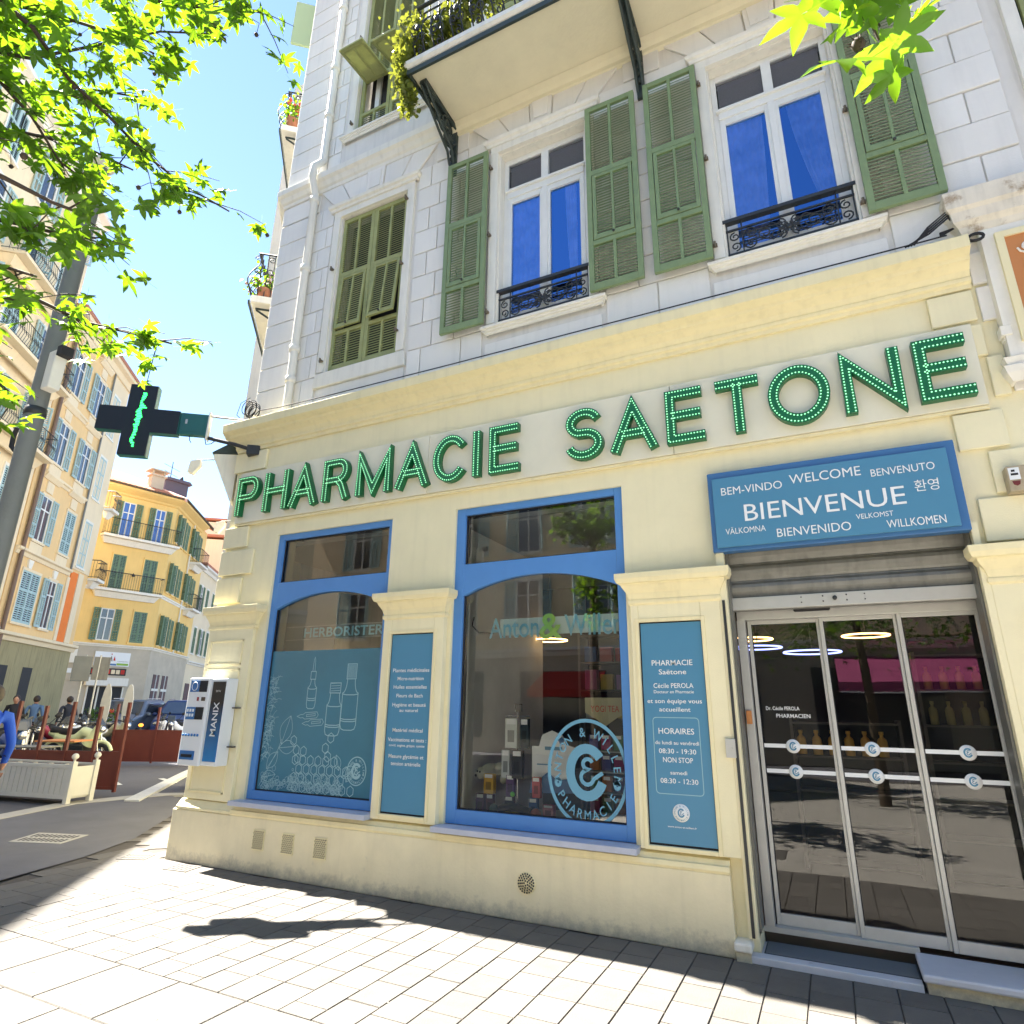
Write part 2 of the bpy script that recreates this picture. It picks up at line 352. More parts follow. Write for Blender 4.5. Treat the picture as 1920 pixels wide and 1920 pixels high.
def text_mb(s, x0=None, x1=None, zc=0, y=0, h=None, cx=None, bold=0.0, depth=0.004, rot=0.0, xs=1.0):
    cu = bpy.data.curves.new('t', 'FONT'); cu.body = s; cu.size = 1.0; cu.extrude = 0.0; cu.offset = bold; cu.resolution_u = 3
    ob = bpy.data.objects.new('t', cu); COL.objects.link(ob)
    dg = bpy.context.evaluated_depsgraph_get(); me = ob.evaluated_get(dg).to_mesh()
    vs = [v.co.copy() for v in me.vertices]; fs = [tuple(p.vertices) for p in me.polygons]
    ob.evaluated_get(dg).to_mesh_clear(); bpy.data.objects.remove(ob); bpy.data.curves.remove(cu)
    mb = MB()
    if not vs: return mb
    ax = min(v.x for v in vs); bx = max(v.x for v in vs); ay = min(v.y for v in vs); by = max(v.y for v in vs)
    if x0 is not None: sx = (x1 - x0) / (bx - ax); ox = x0 - ax * sx; sz = h / 0.73 if h else sx
    else:
        sz = h / 0.73; sx = sz * xs; ox = cx - (ax + bx) / 2 * sx
    oz = zc - 0.365 * sz
    co = [(v.x * sx + ox, v.y * sz + oz) for v in vs]
    if rot:
        ccx = (x0 + x1) / 2 if x0 is not None else cx; c, n_ = math.cos(rot), math.sin(rot)
        co = [(ccx + (x - ccx) * c - (z - zc) * n_, zc + (x - ccx) * n_ + (z - zc) * c) for x, z in co]
    mb.add([(x, y, z) for x, z in co], fs)
    return mb
def lettering(parent, s, m, **k): return P('lettering', text_mb(s, **k), m, parent)

# ------------------------------------------------------------------ the pharmacy building
WY = 5.14                                   # facade plane
D1 = Vector((-.64, .77, 0)).normalized(); N1 = Vector((-.77, -.64, 0)).normalized()   # side street direction and outward normal
bld = T('corner_building', (0, 0, 0), 'cream and white corner building with green shutters above the pharmacy shopfront', 'building')
def along(t, out=0.0, base=(-6.35, 5.14)): return (base[0] + D1.x * t + N1.x * out, base[1] + D1.y * t + N1.y * out)

w = MB()     # ground floor wall with openings
def wallbox(mb, x0, x1, z0, z1): mb.box(x0, x1, WY, WY + .30, z0, z1)
wallbox(w, -6.5, -5.64, 0, 3.52); wallbox(w, -5.64, -3.97, 0, .63); wallbox(w, -3.97, -3.18, 0, 3.52)
wallbox(w, -3.18, -1.45, 0, .60); wallbox(w, -1.45, -.62, 0, 3.52); wallbox(w, 1.02, 4.2, 0, 3.52)
wallbox(w, -6.5, 4.2, 3.52, 5.0); wallbox(w, -.62, 1.02, 2.86, 3.52)
P('shopfront_wall', w, 'cream', bld)
w = MB(); w.prism_z([(-6.5, WY + .01), (-6.5, WY + .3), (-6.2, WY + .3), along(14, -.3, (-6.5, 5.15)), along(14, 0, (-6.5, 5.15))], 0, 4.98)
P('side_wall', w, 'cream', bld)
w = MB(); w.prism_z([(-6.34, WY + .02), (-6.1, WY + .28), along(14, -.3), along(14, 0)], 5.0, 19); P('side_wall', w, 'stonewall', bld)
w = MB()
for x0, x1, z0, z1 in [(-6.34, -5.18, 5.0, 8.7), (-5.18, -4.11, 5.0, 5.58), (-4.11, -2.77, 5.0, 8.7), (-2.77, -1.68, 5.0, 5.55), (-1.68, -.36, 5.0, 8.7), (-.36, .75, 5.0, 5.55),
                       (.75, 2.1, 5.0, 8.7), (2.1, 3.2, 5, 5.6), (3.2, 4.4, 5, 8.7), (-5.18, -4.11, 7.96, 8.7), (-2.77, -1.68, 7.95, 8.7), (-.36, .75, 7.95, 8.7), (2.1, 3.2, 7.95, 8.7),
                       (-6.34, -5.15, 8.7, 19), (-5.15, -4.05, 8.7, 9.42), (-4.05, -2.95, 8.7, 19), (-5.15, -4.05, 12.3, 19), (-2.95, -1.75, 11.6, 19), (-1.75, 4.4, 8.7, 19)]:
    w.box(x0, x1, WY, WY + .28, z0, z1)
P('upper_wall', w, 'stonewall', bld)
P('inner_floor', MB().box(-6.3, 4.2, WY + .31, 9.4, 4.85, 5.0), 'dark', bld)
P('inner_floor', MB().box(-6.3, 4.2, WY + .3, 9.4, 8.6, 8.75), 'dark', bld)
P('back_wall', MB().box(-12, 4.3, 9.4, 9.6, 0, 19), 'stonewall', bld)
P('end_wall', MB().box(4.2, 4.4, WY + .31, 9.4, 0, 19), 'stonewall', bld)

# plinth and dado moulding
P('plinth', MB().prism_z([(-.77, 5.14), (-.77, 5.06), (-6.6, 5.06), along(14, .06, (-6.5, 5.15)), along(14, 0, (-6.5, 5.15)), (-6.5, 5.14)], 0, .50), 'plinth', bld, bev=.008)
P('plinth', MB().box(1.04, 4.2, 5.06, 5.14, 0, .5), 'plinth', bld, bev=.008)
prof = [(0.0, .50), (0.0, .60), (.045, .585), (.06, .555), (.085, .55), (.09, .52), (.078, .50)]
P('dado_moulding', MB().sweep([(-5.72, 5.14), (-.77, 5.14)], prof), 'mould', bld)
cp = [(0.06, .50), (.06, .56), (.10, .545), (.11, .52), (.10, .50)]
P('corner_plinth_cap', MB().sweep([(-6.55, 5.14), (-5.72, 5.14)], [(0, .505), (0, .60), (.03, .60), (.085, .53), (.085, .505)]), 'mould', bld)

# pilasters: shaft, recessed panel frame, capital
def cap_prof(b, z0=2.42, z1=2.68):
    return [(0, z0), (b, z0), (b + .015, z0 + .015), (b + .015, z0 + .04), (b + .005, z0 + .05), (b + .02, z0 + .10), (b + .055, z0 + .155), (b + .06, z0 + .175), (b + .085, z0 + .18), (b + .10, z0 + .215), (b + .10, z1), (0, z1 + .012)]
def pilaster(x0, x1, panel=None):
    b = .07
    if panel:
        px0, px1, pz0, pz1 = panel
        mb = MB(); y0 = WY - b
        mb.box(x0, px0, y0, WY, .61, 2.43); mb.box(px1, x1, y0, WY, .61, 2.43); mb.box(px0, px1, y0, WY, .61, pz0); mb.box(px0, px1, y0, WY, pz1, 2.43)
        P('pilaster', mb, 'cream', bld, bev=.006)
        fr = MB(); g = .03
        for a, c, d, e in ((px0 - g, px0, pz0 - g, pz1 + g), (px1, px1 + g, pz0 - g, pz1 + g), (px0, px1, pz0 - g, pz0), (px0, px1, pz1, pz1 + g)): fr.box(a, c, y0 - .010, y0 + .002, d, e)
        P('panel_moulding', fr, 'mould', bld, bev=.004)
    else: P('pilaster', MB().box(x0, x1, WY - b, WY, .61, 2.43), 'cream', bld, bev=.006)
    c = MB().sweep([(x0, WY), (x0, WY - .001), (x1, WY - .001), (x1, WY)][1:3], cap_prof(b))
    c = MB(); pr = cap_prof(0.0)
    c.sweep([(x0, WY), (x0, WY - b), (x1, WY - b), (x1, WY)], pr)
    P('pilaster_capital', c, 'mould', bld, bev=.003)
pilaster(-3.93, -3.22, (-3.83, -3.33, .66, 2.28))
pilaster(-1.40, -.68, (-1.335, -.835, .64, 2.28))
pilaster(1.06, 2.2)
P('pilaster_panel', MB().box(1.22, 1.95, WY - .10, WY - .071, .9, 2.25), 'cream', bld, bev=.006)
P('door_pier', MB().box(-.68, -.62, WY - .07, 5.5, .13, 2.86), 'cream', bld)
P('door_pier', MB().box(1.02, 1.06, WY - .07, 5.5, .0, 2.86), 'cream', bld)
P('pilaster', MB().box(-6.5, -5.78, WY - .05, WY, .61, 2.43), 'cream', bld, bev=.006)
mb = MB()
for z0, z1 in ((.68, 1.30), (1.42, 1.98), (2.02, 2.3)):
    for a in ((-6.44, -5.90, z0, z0 + .02), (-6.44, -5.90, z1 - .02, z1), (-6.44, -6.42, z0, z1), (-5.92, -5.90, z0, z1)): mb.box(a[0], a[1], WY - .062, WY - .048, a[2], a[3])
P('panel_moulding', mb, 'mould', bld, bev=.003)
P('pilaster_capital', MB().sweep([along(1.2, .0, (-6.5, 5.15)), (-6.5, WY - .05), (-5.76, WY - .05), (-5.76, WY)], cap_prof(0.0)), 'mould', bld, bev=.003)

# cream quoin blocks left above the capital and right of the sign
for x0, x1, z0, z1 in [(-6.53, -6.12, 3.42, 3.68), (-6.53, -5.98, 3.08, 3.38), (-6.53, -6.12, 2.74, 3.04), (-6.53, -5.98, 4.42, 4.68),
                       (1.06, 1.35, 4.42, 4.68), (1.06, 1.36, 3.40, 3.68), (1.22, 1.46, 3.06, 3.37), (1.10, 1.50, 2.72, 3.03), (1.22, 1.36, 4.12, 4.38), (1.34, 1.44, 3.78, 4.10)]:
    P('quoin_block', MB().box(x0, x1, WY - .035, WY, z0, z1), 'cream', bld, bev=.008)
for x0, x1, z0, z1 in [(1.37, 1.62, 4.72, 5.0), (1.38, 1.62, 4.40, 4.69), (1.46, 1.78, 3.80, 4.37), (1.53, 1.9, 3.4, 3.77), (1.49, 1.9, 3.06, 3.37), (1.53, 2.0, 2.72, 3.03)]:
    P('stone', MB().box(x0, x1, WY - .03, WY, z0, z1), 'stone', bld, bev=.008)

# shop cornice, with return along the side street
cor = [(0, 4.70), (.03, 4.70), (.035, 4.735), (.06, 4.745), (.065, 4.775), (.05, 4.785), (.075, 4.83), (.125, 4.865), (.15, 4.875), (.16, 4.905), (.215, 4.925), (.235, 4.93), (.24, 5.03), (.22, 5.045), (0, 5.06)]
P('cornice', MB().sweep([along(12, 0, (-6.5, 5.15)), (-6.5, WY), (1.36, WY)], cor), 'mould', bld, bev=.003)
# string course between first and second floor
band = [(0, 8.56), (.03, 8.57), (.035, 8.62), (.06, 8.64), (.09, 8.70), (.13, 8.73), (.135, 8.82), (.12, 8.83), (0, 8.86)]
P('string_course', MB().sweep([along(12, 0), (-6.35, WY), (4.4, WY)], band), 'trim', bld, bev=.003)

# ---- masonry blocks of the upper wall, each a stone of its own
Zr = [5.10] + [5.54 + .336 * k for k in range(9)]
def stone(x0, x1, z0, z1, d=.025, b=.007):
    g = .006
    if x1 - x0 < .05: return
    P('stone', MB().box(x0 + g, x1 - g, WY - d, WY + .001, z0 + g, z1 - g), 'stone', bld, bev=b)
rows = list(zip(Zr[:-1], Zr[1:]))
for i, (z0, z1) in enumerate(rows):
    e = i % 2
    stone(-6.35, -5.76, z0, z1)
    j = -5.44 if e else -5.56
    stone(-5.75, j, z0, z1, .022); stone(j, -5.33, z0, z1)
    j = -3.60 if e else -3.74
    stone(-3.93, j, z0, z1); stone(j, -3.30 if e else -3.2, z0, z1, .022); stone(-3.30 if e else -3.2, -2.93, z0, z1)
    j = -1.18 if e else -1.0
    stone(-1.52, j, z0, z1); stone(j, -.52, z0, z1, .022)
    j = 1.62 if e else 1.36
    stone(.93, j, z0, z1); stone(j, 1.88, z0, z1, .02 if e else .03)
for x0, x1 in ((-2.9, -1.56), (-.5, .9), (-5.30, -3.96)): stone(x0, x1, 5.06, 5.36, .02)
for z in [8.88 + .336 * k for k in range(17)]:
    stone(-6.35, -5.76, z, z + .336)
    k = int(round((z - 8.88) / .336)); j = -5.50 if k % 2 else -5.60
    stone(-5.75, j, z, z + .336, .018); stone(j, -5.36, z, z + .336, .014)
# side wall stones (seen edge-on from along the street)
for k in range(30):
    z = 5.2 + .336 * k
    mb = MB(); a = along(.0, .0); b2 = along(.75 + .2 * (k % 2), 0)
    mb.prism_z([along(.02, .02), along(.75 + .2 * (k % 2), .02), along(.75, 0), along(.02, 0)], z + .006, z + .33); P('stone', mb, 'stone', bld)
# flat arches with voussoirs and keystone
def flat_arch(xc, w, z0=8.20, z1=8.56):
    n = 5; ws = w / n
    for k in range(n):
        a0 = -w / 2 + k * ws; a1 = a0 + ws; t0, t1 = a0 * 1.45, a1 * 1.45
        key = k == n // 2; d = .04 if key else .025
        if key: t0, t1 = a0 * 1.15, a1 * 1.15
        if k == 1: t1 = (a1) * 1.15
        if k == 3: t0 = (a0) * 1.15
        g = .007
        P('keystone' if key else 'voussoir', MB().prism_y([(xc + a0 + g, z0), (xc + a1 - g, z0), (xc + t1 - g, z1), (xc + t0 + g, z1)], WY - d, WY), 'stone', bld, bev=.006)
        if key:
            r = MB(); q = [(xc + a0 + .05, z0 + .05), (xc + a1 - .05, z0 + .05), (xc + t1 - .05, z1 - .05), (xc + t0 + .05, z1 - .05)]
            P('keystone_panel', MB().prism_y(q, WY - .05, WY - .04), 'stone', bld, bev=.004)
for xc, w_ in ((-4.65, 1.36), (-2.22, 1.36), (.2, 1.4), (2.65, 1.4)): flat_arch(xc, w_)
for x0, x1 in ((-6.35, -5.76), (-5.75, -5.64), (-3.68, -3.2), (-1.23, -.82), (1.22, 1.66)): stone(x0, x1, 8.24, 8.55)

# window surrounds
def surround(x0, x1, z0, z1, w_=.10, head=.22, d=.05):
    mb = MB()
    mb.box(x0 - w_, x0, WY - d, WY + .01, z0, z1); mb.box(x1, x1 + w_, WY - d, WY + .01, z0, z1)
    mb.box(x0 - w_, x1 + w_, WY - d, WY + .01, z1, z1 + .10)
    s = P('window_surround', mb, 'trim', bld, bev=.006)
    P('lintel_moulding', MB().sweep([(x0 - w_ - .02, WY), (x0 - w_ - .02, WY - .03), (x1 + w_ + .02, WY - .03), (x1 + w_ + .02, WY)], [(0, z1 + .10), (.03, z1 + .10), (.035, z1 + .135), (.06, z1 + .15), (.07, z1 + .19), (0, z1 + head)]), 'trim', bld, bev=.002)
def sill(x0, x1, z, mm='trim'):
    P('window_sill', MB().sweep([(x0, WY), (x0, WY - .04), (x1, WY - .04), (x1, WY)], [(0, z - .09), (.012, z - .085), (.02, z - .06), (.035, z - .055), (.04, z - .035), (.058, z - .03), (.06, z), (0, z + .012)]), mm, bld, bev=.002)
for x0, x1 in ((-2.77, -1.68), (-.36, .75), (2.1, 3.2)):
    surround(x0, x1, 5.58, 7.95)
sill(-2.86, -1.56, 5.53); sill(-.46, .86, 5.53); sill(2.0, 3.3, 5.53)
surround(-5.20, -4.09, 5.58, 7.97, .11, .22, .04); P('window_sill', MB().prism_y([(-5.34, 5.36), (-3.94, 5.36), (-3.96, 5.56), (-5.32, 5.56)], WY - .05, WY), 'trim', bld, bev=.01)
surround(-5.15, -4.05, 9.42, 12.3, .12, .25, .045); sill(-5.3, -3.9, 9.40)

# louvred shutter: frame, slats (too fine to pick apart), lifting flap frame
def louvre(mb, x0, x1, z0, z1, y0, y1, step=.034, tilt=.5):
    n = max(2, int((z1 - z0) / step)); st = (z1 - z0) / n
    for k in range(n):
        z = z0 + k * st; dz = st * .95
        mb.add([(x0, y0, z), (x1, y0, z), (x1, y1, z + dz * tilt + .012), (x0, y1, z + dz * tilt + .012),
                (x0, y0, z + .009), (x1, y0, z + .009), (x1, y1, z + dz * tilt + .021), (x0, y1, z + dz * tilt + .021)],
               [(0, 1, 5, 4), (3, 2, 1, 0), (4, 5, 6, 7)])
def shutter(parent, x0, x1, z0, z1, y, m, name='shutter', flap=0.0, rb=.225, rd=.60):
    t = .04; w_ = x1 - x0; st = .055; xm = (x0 + x1) / 2; H = z1 - z0
    za = z0 + .075; zb = z0 + H * rb; zc = zb + .055; zd = z0 + H * rd; ze = zd + .065; zf = z1 - .06
    fr = MB()
    fr.box(x0, x0 + st, y, y + t, z0, z1); fr.box(x1 - st, x1, y, y + t, z0, z1)
    for a, b in ((z0, za), (zb, zc), (zd, ze), (zf, z1)): fr.box(x0 + st, x1 - st, y + .001, y + t - .001, a, b)
    fr.box(xm - .016, xm + .016, y + .002, y + t - .002, za, zb); fr.box(xm - .016, xm + .016, y + .002, y + t - .002, ze, zf)
    o = P(name, fr, m, parent, bev=.003)
    sl_ = MB()
    for xa, xb in ((x0 + st, xm - .016), (xm + .016, x1 - st)):
        louvre(sl_, xa, xb, za, zb, y + .008, y + t - .006); louvre(sl_, xa, xb, ze, zf, y + .008, y + t - .006)
    P('slats', sl_, m, o, kind='stuff')
    # tilting middle panel
    f = MB(); g = .008; fx0, fx1, fz0, fz1 = x0 + st + g, x1 - st - g, zc + g, zd - g; s2 = .038
    f.box(fx0, fx0 + s2, -.004, .026, fz0, fz1); f.box(fx1 - s2, fx1, -.004, .026, fz0, fz1)
    f.box(fx0 + s2, fx1 - s2, -.003, .025, fz0, fz0 + .05); f.box(fx0 + s2, fx1 - s2, -.003, .025, fz1 - .035, fz1); f.box(xm - .013, xm + .013, -.002, .024, fz0 + .05, fz1 - .035)
    ls = MB()
    for xa, xb in ((fx0 + s2, xm - .013), (xm + .013, fx1 - s2)): louvre(ls, xa, xb, fz0 + .05, fz1 - .035, .002, .022)
    kn = MB().ico((xm, -.018, fz0 + .03), .014)
    def rotf(mb):
        c, n_ = math.cos(flap), math.sin(flap)
        nv = []
        for x, yy, z in mb.v:
            dz = z - fz1; nv.append((x, y + yy * c + dz * n_, fz1 + dz * c - yy * n_))
        mb.v = nv; return mb
    fo = P('tilting_panel', rotf(f), m, o, bev=.003); P('slats', rotf(ls), m, o, kind='stuff'); P('knob', rotf(kn), 'iron', o)
    return o
YS = WY - .13
SH = [shutter(bld, -3.42, -2.87, 5.56, 7.95, YS, 'shutter'), shutter(bld, -1.65, -1.10, 5.56, 7.95, YS, 'shutter'),
      shutter(bld, -1.00, -.46, 5.56, 7.95, YS, 'shutter'), shutter(bld, .79, 1.34, 5.56, 7.95, YS, 'shutter')]
for x0 in (-5.19, -4.65): shutter(bld, x0, x0 + .535, 5.60, 7.955, WY + .03, 'shutter2', flap=.05 if x0 < -5 else .09)
shutter(bld, 2.14, 2.68, 5.62, 7.94, WY + .0, 'shutter2'); shutter(bld, 2.69, 3.2, 5.62, 7.94, WY + .0, 'shutter2')
# second floor shutters, middle panels propped open
for x0, fl in ((-5.14, -1.45), (-4.595, -1.25)): shutter(bld, x0, x0 + .535, 9.45, 12.28, WY + .03, 'shutter2', flap=-fl, rb=.12, rd=.355)
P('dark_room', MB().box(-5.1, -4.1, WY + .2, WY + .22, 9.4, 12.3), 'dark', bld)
P('inner_window', MB().box(-4.98, -4.90, WY + .15, WY + .19, 9.45, 12.2).box(-4.6, -4.52, WY + .15, WY + .19, 9.45, 12.2).box(-4.30, -4.22, WY + .15, WY + .19, 9.45, 12.2), 'white_paint', bld)
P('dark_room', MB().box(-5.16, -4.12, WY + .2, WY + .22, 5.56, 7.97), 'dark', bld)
for x0 in (-2.93, -2.35): shutter(bld, x0, x0 + .575, 8.9, 11.6, WY + .03, 'shutter2')
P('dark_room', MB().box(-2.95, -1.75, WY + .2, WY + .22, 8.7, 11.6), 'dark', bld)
surround(-2.95, -1.75, 8.86, 11.6, .1, .22, .05)
# hinges and wall catches
for x, zs in ((-2.85, (7.72, 6.75, 5.72)), (-.44, (7.72, 6.75, 5.72)), (.77, (6.75, 5.72)), (-5.22, (7.1, 5.72)), (-4.08, (7.8, 6.8, 5.85)), (-5.18, (9.6, 11.3)), (2.05, (7.6, 6.3))):
    for z in zs:
        P('hinge', MB().box(x - .02, x + .02, WY - .085, WY - .045, z - .01, z + .01).lathe([(.011, -.03), (.011, .03)], 8, (x, WY - .085, z)), 'rust', bld)

# upper windows
def casement(x0, x1, z0, z1, curtains):
    y = WY + .10
    rv = MB(); rv.box(x0 - .001, x0 + .02, WY + .0, y + .05, z0, z1); rv.box(x1 - .02, x1 + .001, WY, y + .05, z0, z1); rv.box(x0 + .02, x1 - .02, WY, y + .05, z1 - .02, z1 + .001)
    P('window_reveal', rv, 'trim', bld)
    f = MB(); f.box(x0 + .02, x0 + .07, y, y + .05, z0, z1 - .02); f.box(x1 - .07, x1 - .02, y, y + .05, z0, z1 - .02); f.box(x0 + .07, x1 - .07, y, y + .05, z1 - .09, z1 - .02); f.box(x0 + .07, x1 - .07, y, y + .05, z0, z0 + .06)
    zt = z1 - .62; f.box(x0 + .07, x1 - .07, y - .02, y + .05, zt, zt + .10); f.box(x0 + .05, x1 - .05, y - .045, y + .01, zt + .085, zt + .115)
    xm = (x0 + x1) / 2; f.box(xm - .045, xm + .045, y - .01, y + .045, zt + .1, z1 - .09)
    for a, b in ((x0 + .07, xm - .01), (xm + .01, x1 - .07)):
        f.box(a, a + .055, y - .006, y + .04, z0 + .06, zt); f.box(b - .055, b, y - .006, y + .04, z0 + .06, zt); f.box(a + .055, b - .055, y - .006, y + .04, zt - .07, zt); f.box(a + .055, b - .055, y - .006, y + .04, z0 + .06, z0 + .16)
    f.box(xm - .03, xm + .03, y - .02, y + .0, z0 + .06, zt)
    o = P('window', f, 'white_paint', bld, bev=.004)
    P('pane', MB().add([(x0 + .07, y + .02, z0 + .06), (x1 - .07, y + .02, z0 + .06), (x1 - .07, y + .02, zt), (x0 + .07, y + .02, zt)], [(0, 1, 2, 3)]), 'glassup', o)
    P('pane', MB().add([(x0 + .07, y + .02, zt + .1), (x1 - .07, y + .02, zt + .1), (x1 - .07, y + .02, z1 - .09), (x0 + .07, y + .02, z1 - .09)], [(0, 1, 2, 3)]), 'glassup2', o)
    nl = MB().box(x0 + .08, x1 - .08, y + .05, y + .055, zt + .08, z1 - .05)
    P('blind', nl, mat('mesh_blind', (.22, .20, .22), .9, var=.2, scale=160), o)
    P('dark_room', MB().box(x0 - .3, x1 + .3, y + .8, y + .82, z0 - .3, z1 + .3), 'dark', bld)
    for ca, cb, ct, cw in curtains:          # x extent at top and at bottom, sheer pleats
        mb = MB(); n = 26; m_ = 8
        for i in range(m_ + 1):
            v = i / m_; z = zt - v * (zt - z0 - .1); xa = ca + (ct - ca) * v ** 1.5; xb = cb + (cw - cb) * v ** 1.5
            for k in range(n + 1):
                u = k / n; mb.v.append((xa + (xb - xa) * u, y + .048 + .016 * math.sin(u * 34 + v * 1.5), z))
        for i in range(m_):
            for k in range(n): mb.f.append([i * (n + 1) + k, i * (n + 1) + k + 1, (i + 1) * (n + 1) + k + 1, (i + 1) * (n + 1) + k]); mb.sm.append(True)
        P('curtain', mb, 'curtain', o)
casement(-2.77, -1.68, 5.58, 7.95, [(-2.66, -2.28, -2.64, -2.32), (-2.0, -1.86, -1.93, -1.86)])
casement(-.36, .75, 5.58, 7.95, [(-.27, .10, -.26, .03), (.32, .66, .58, .67)])

# little cast-iron window guards
def scroll(cx, cz, r, turns=1.4, a0=0.0, sgn=1, n=14):
    return [(cx + r * (1 - .75 * i / n) * math.cos(a0 + sgn * turns * 2 * PI * i / n), cz + r * (1 - .75 * i / n) * math.sin(a0 + sgn * turns * 2 * PI * i / n)) for i in range(n + 1)]
def guard(x0, x1, z0, z1):
    y = WY + .02
    g = MB(); g.box(x0 - .05, x1 + .05, y - .03, y + .03, z1, z1 + .035)
    g.box(x0, x1, y - .01, y + .01, z0, z0 + .02); g.box(x0, x1, y - .01, y + .01, z1 - .09, z1 - .075)
    o = P('window_guard', g, 'iron', bld)
    s = MB(); W_ = x1 - x0; H_ = z1 - z0 - .1; zc = z0 + .02 + H_ / 2
    def tb(p, r=.007): s.tube([(a, y, b) for a, b in p], r, 5)
    xc = (x0 + x1) / 2
    for x in (x0 + .01, x0 + .14, x1 - .14, x1 - .01): tb([(x, z0), (x, z1)])
    for sg in (-1, 1):
        tb(scroll(xc + sg * .07, zc + .05, .055, 1.3, PI / 2, sg)); tb(scroll(xc + sg * .07, zc - .05, .055, 1.3, -PI / 2, -sg))
        tb(scroll(xc + sg * .20, zc, .075, 1.5, 0 if sg < 0 else PI, sg)); tb([(xc, zc), (xc + sg * .14, zc + .09), (xc + sg * .3, zc), (xc + sg * .14, zc - .09), (xc, zc)])
        tb(scroll(xc + sg * (W_ / 2 - .21), zc + .05, .065, 1.4, 0 if sg > 0 else PI, sg)); tb(scroll(xc + sg * (W_ / 2 - .21), zc - .06, .06, 1.4, 0 if sg > 0 else PI, -sg))
        tb(scroll(xc + sg * (W_ / 2 - .075), zc + .05, .05, 1.3, PI / 2)); tb(scroll(xc + sg * (W_ / 2 - .075), zc - .06, .05, 1.3, -PI / 2))
        for q in range(3): tb([(xc + sg * .02, zc - .06 + q * .06), (xc + sg * (W_ / 2 - .15), zc - .06 + q * .06)], .005)
    s.ico((xc, y, zc), .03, 1, .5, 1)
    for k in range(6): a = k * PI / 3; s.ico((xc + .045 * math.cos(a), y, zc + .045 * math.sin(a)), .018, 1, .5, 1)
    P('scrollwork', s, 'iron', o)
guard(-2.75, -1.70, 5.62, 5.98); guard(-.34, .73, 5.62, 5.98)

# main balcony on the second floor
bal = P('balcony', MB().box(-3.50, 3.2, 4.25, WY - .05, 8.64, 8.74), 'soffit', bld, bev=.01)
P('balcony_edge', MB().sweep([(-3.50, WY - .06), (-3.50, 4.25), (3.2, 4.25)], [(0, 8.60), (.03, 8.60), (.035, 8.66), (0, 8.67)]), 'irong', bal)
P('balcony_edge', MB().sweep([(-3.50, WY - .06), (-3.50, 4.25), (3.2, 4.25)], [(0, 8.68), (.03, 8.69), (.06, 8.72), (.06, 8.78), (0, 8.80)]), 'trim', bal)
P('soffit_moulding', MB().sweep([(-3.45, WY), (3.2, WY)], [(0, 8.50), (.05, 8.51), (.06, 8.55), (.10, 8.58), (.14, 8.635), (0, 8.636)]), 'soffit', bal)
def bracket(x):
    b = MB(); y0 = WY - .03; y1 = 4.36; zt = 8.60
    for dx in (-.03, .03):
        b.tube([(x + dx, y0, zt - .02), (x + dx, y1, zt - .02)], .018, 5)
        b.tube([(x + dx, y1 + .02, zt - .03), (x + dx, y1 + .16, zt - .12), (x + dx, (y0 + y1) / 2 + .05, zt - .30), (x + dx, y0 - .12, zt - .42), (x + dx, y0 - .07, zt - .56), (x + dx, y0, zt - .66)], .017, 5)
        b.tube([(x + dx, a, c) for a, c in scroll((y0 + y1) / 2 + .12, zt - .15, .10, 1.6, PI / 2, 1)], .012, 5)
        b.tube([(x + dx, a, c) for a, c in scroll(y0 - .14, zt - .25, .10, 1.6, 0, -1)], .012, 5)
        b.tube([(x + dx, a, c) for a, c in scroll(y1 + .17, zt - .075, .05, 1.3, 0, 1)], .010, 5)
    b.box(x - .045, x + .045, y1, y0, zt - .005, zt + .02)
    b.box(x - .04, x + .04, y0 - .03, WY - .024, zt - .72, zt)
    for k in range(5): b.ico((x, y0 - .05 - .02 * k, zt - .50 + .09 * k), .035, 1, 1, 1.2, 6, 4)
    P('balcony_bracket', b, 'irong', bld)
for x in (-3.40, -1.03, 1.35): bracket(x)
# bombé railing
def bomb(v): return .16 * math.sin(PI * min(1, v * 1.25)) * (1 - v * .35)
rail = MB(); path = [(-3.44, WY - .05), (-3.44, 4.28), (3.2, 4.28)]
rail.tube([(-3.46, WY - .05, 9.66), (-3.46, 4.24, 9.66), (3.2, 4.24, 9.66)], .026, 6)
rail.tube([(-3.44, WY - .05, 8.84), (-3.44, 4.28, 8.84), (3.2, 4.28, 8.84)], .013, 5)
rail.tube([(-3.46, WY - .05, 9.54), (-3.46, 4.25, 9.54), (3.2, 4.25, 9.54)], .011, 5)
ro = P('railing', rail, 'iron', bal)
sc = MB(); zs = [8.82 + .84 * i / 10 for i in range(11)]
xs = [-3.44 + .13 * k for k in range(50)]
for k, x in enumerate(xs):
    sc.tube([(x, 4.28 - bomb(i / 10), z) for i, z in enumerate(zs)], .010, 4)
    if k % 2 == 0:
        def loop(pts): sc.tube([(x + .065 + a, 4.28 - bomb((c - 8.82) / .84), c) for a, c in pts], .009, 4)
        loop(scroll(-.03, 9.02, .055, 1.4, -PI / 2, -1)); loop(scroll(.05, 9.02, .055, 1.4, -PI / 2, 1)); loop(scroll(.01, 9.40, .07, 1.3, PI / 2, 1))
        loop([(-.06, 9.1), (-.02, 9.2), (0.01, 9.3), (.03, 9.2), (.06, 9.1)]); sc.ico((x + .075, 4.28 - bomb(.4), 9.16), .035, 1, .6, 1.4, 6, 4)
        loop(scroll(.01, 8.90, .045, 1.2, PI / 2, -1))
for y in [4.4 + .13 * k for k in range(6)]:
    sc.tube([(-3.44 - bomb(i / 10), y, z) for i, z in enumerate(zs)], .010, 4)
    sc.tube([(-3.44 - bomb(.3), y + .06 + a, c) for a, c in scroll(0, 9.05, .06, 1.4)], .009, 4)
P('scrollwork', sc, 'iron', ro, kind='stuff')

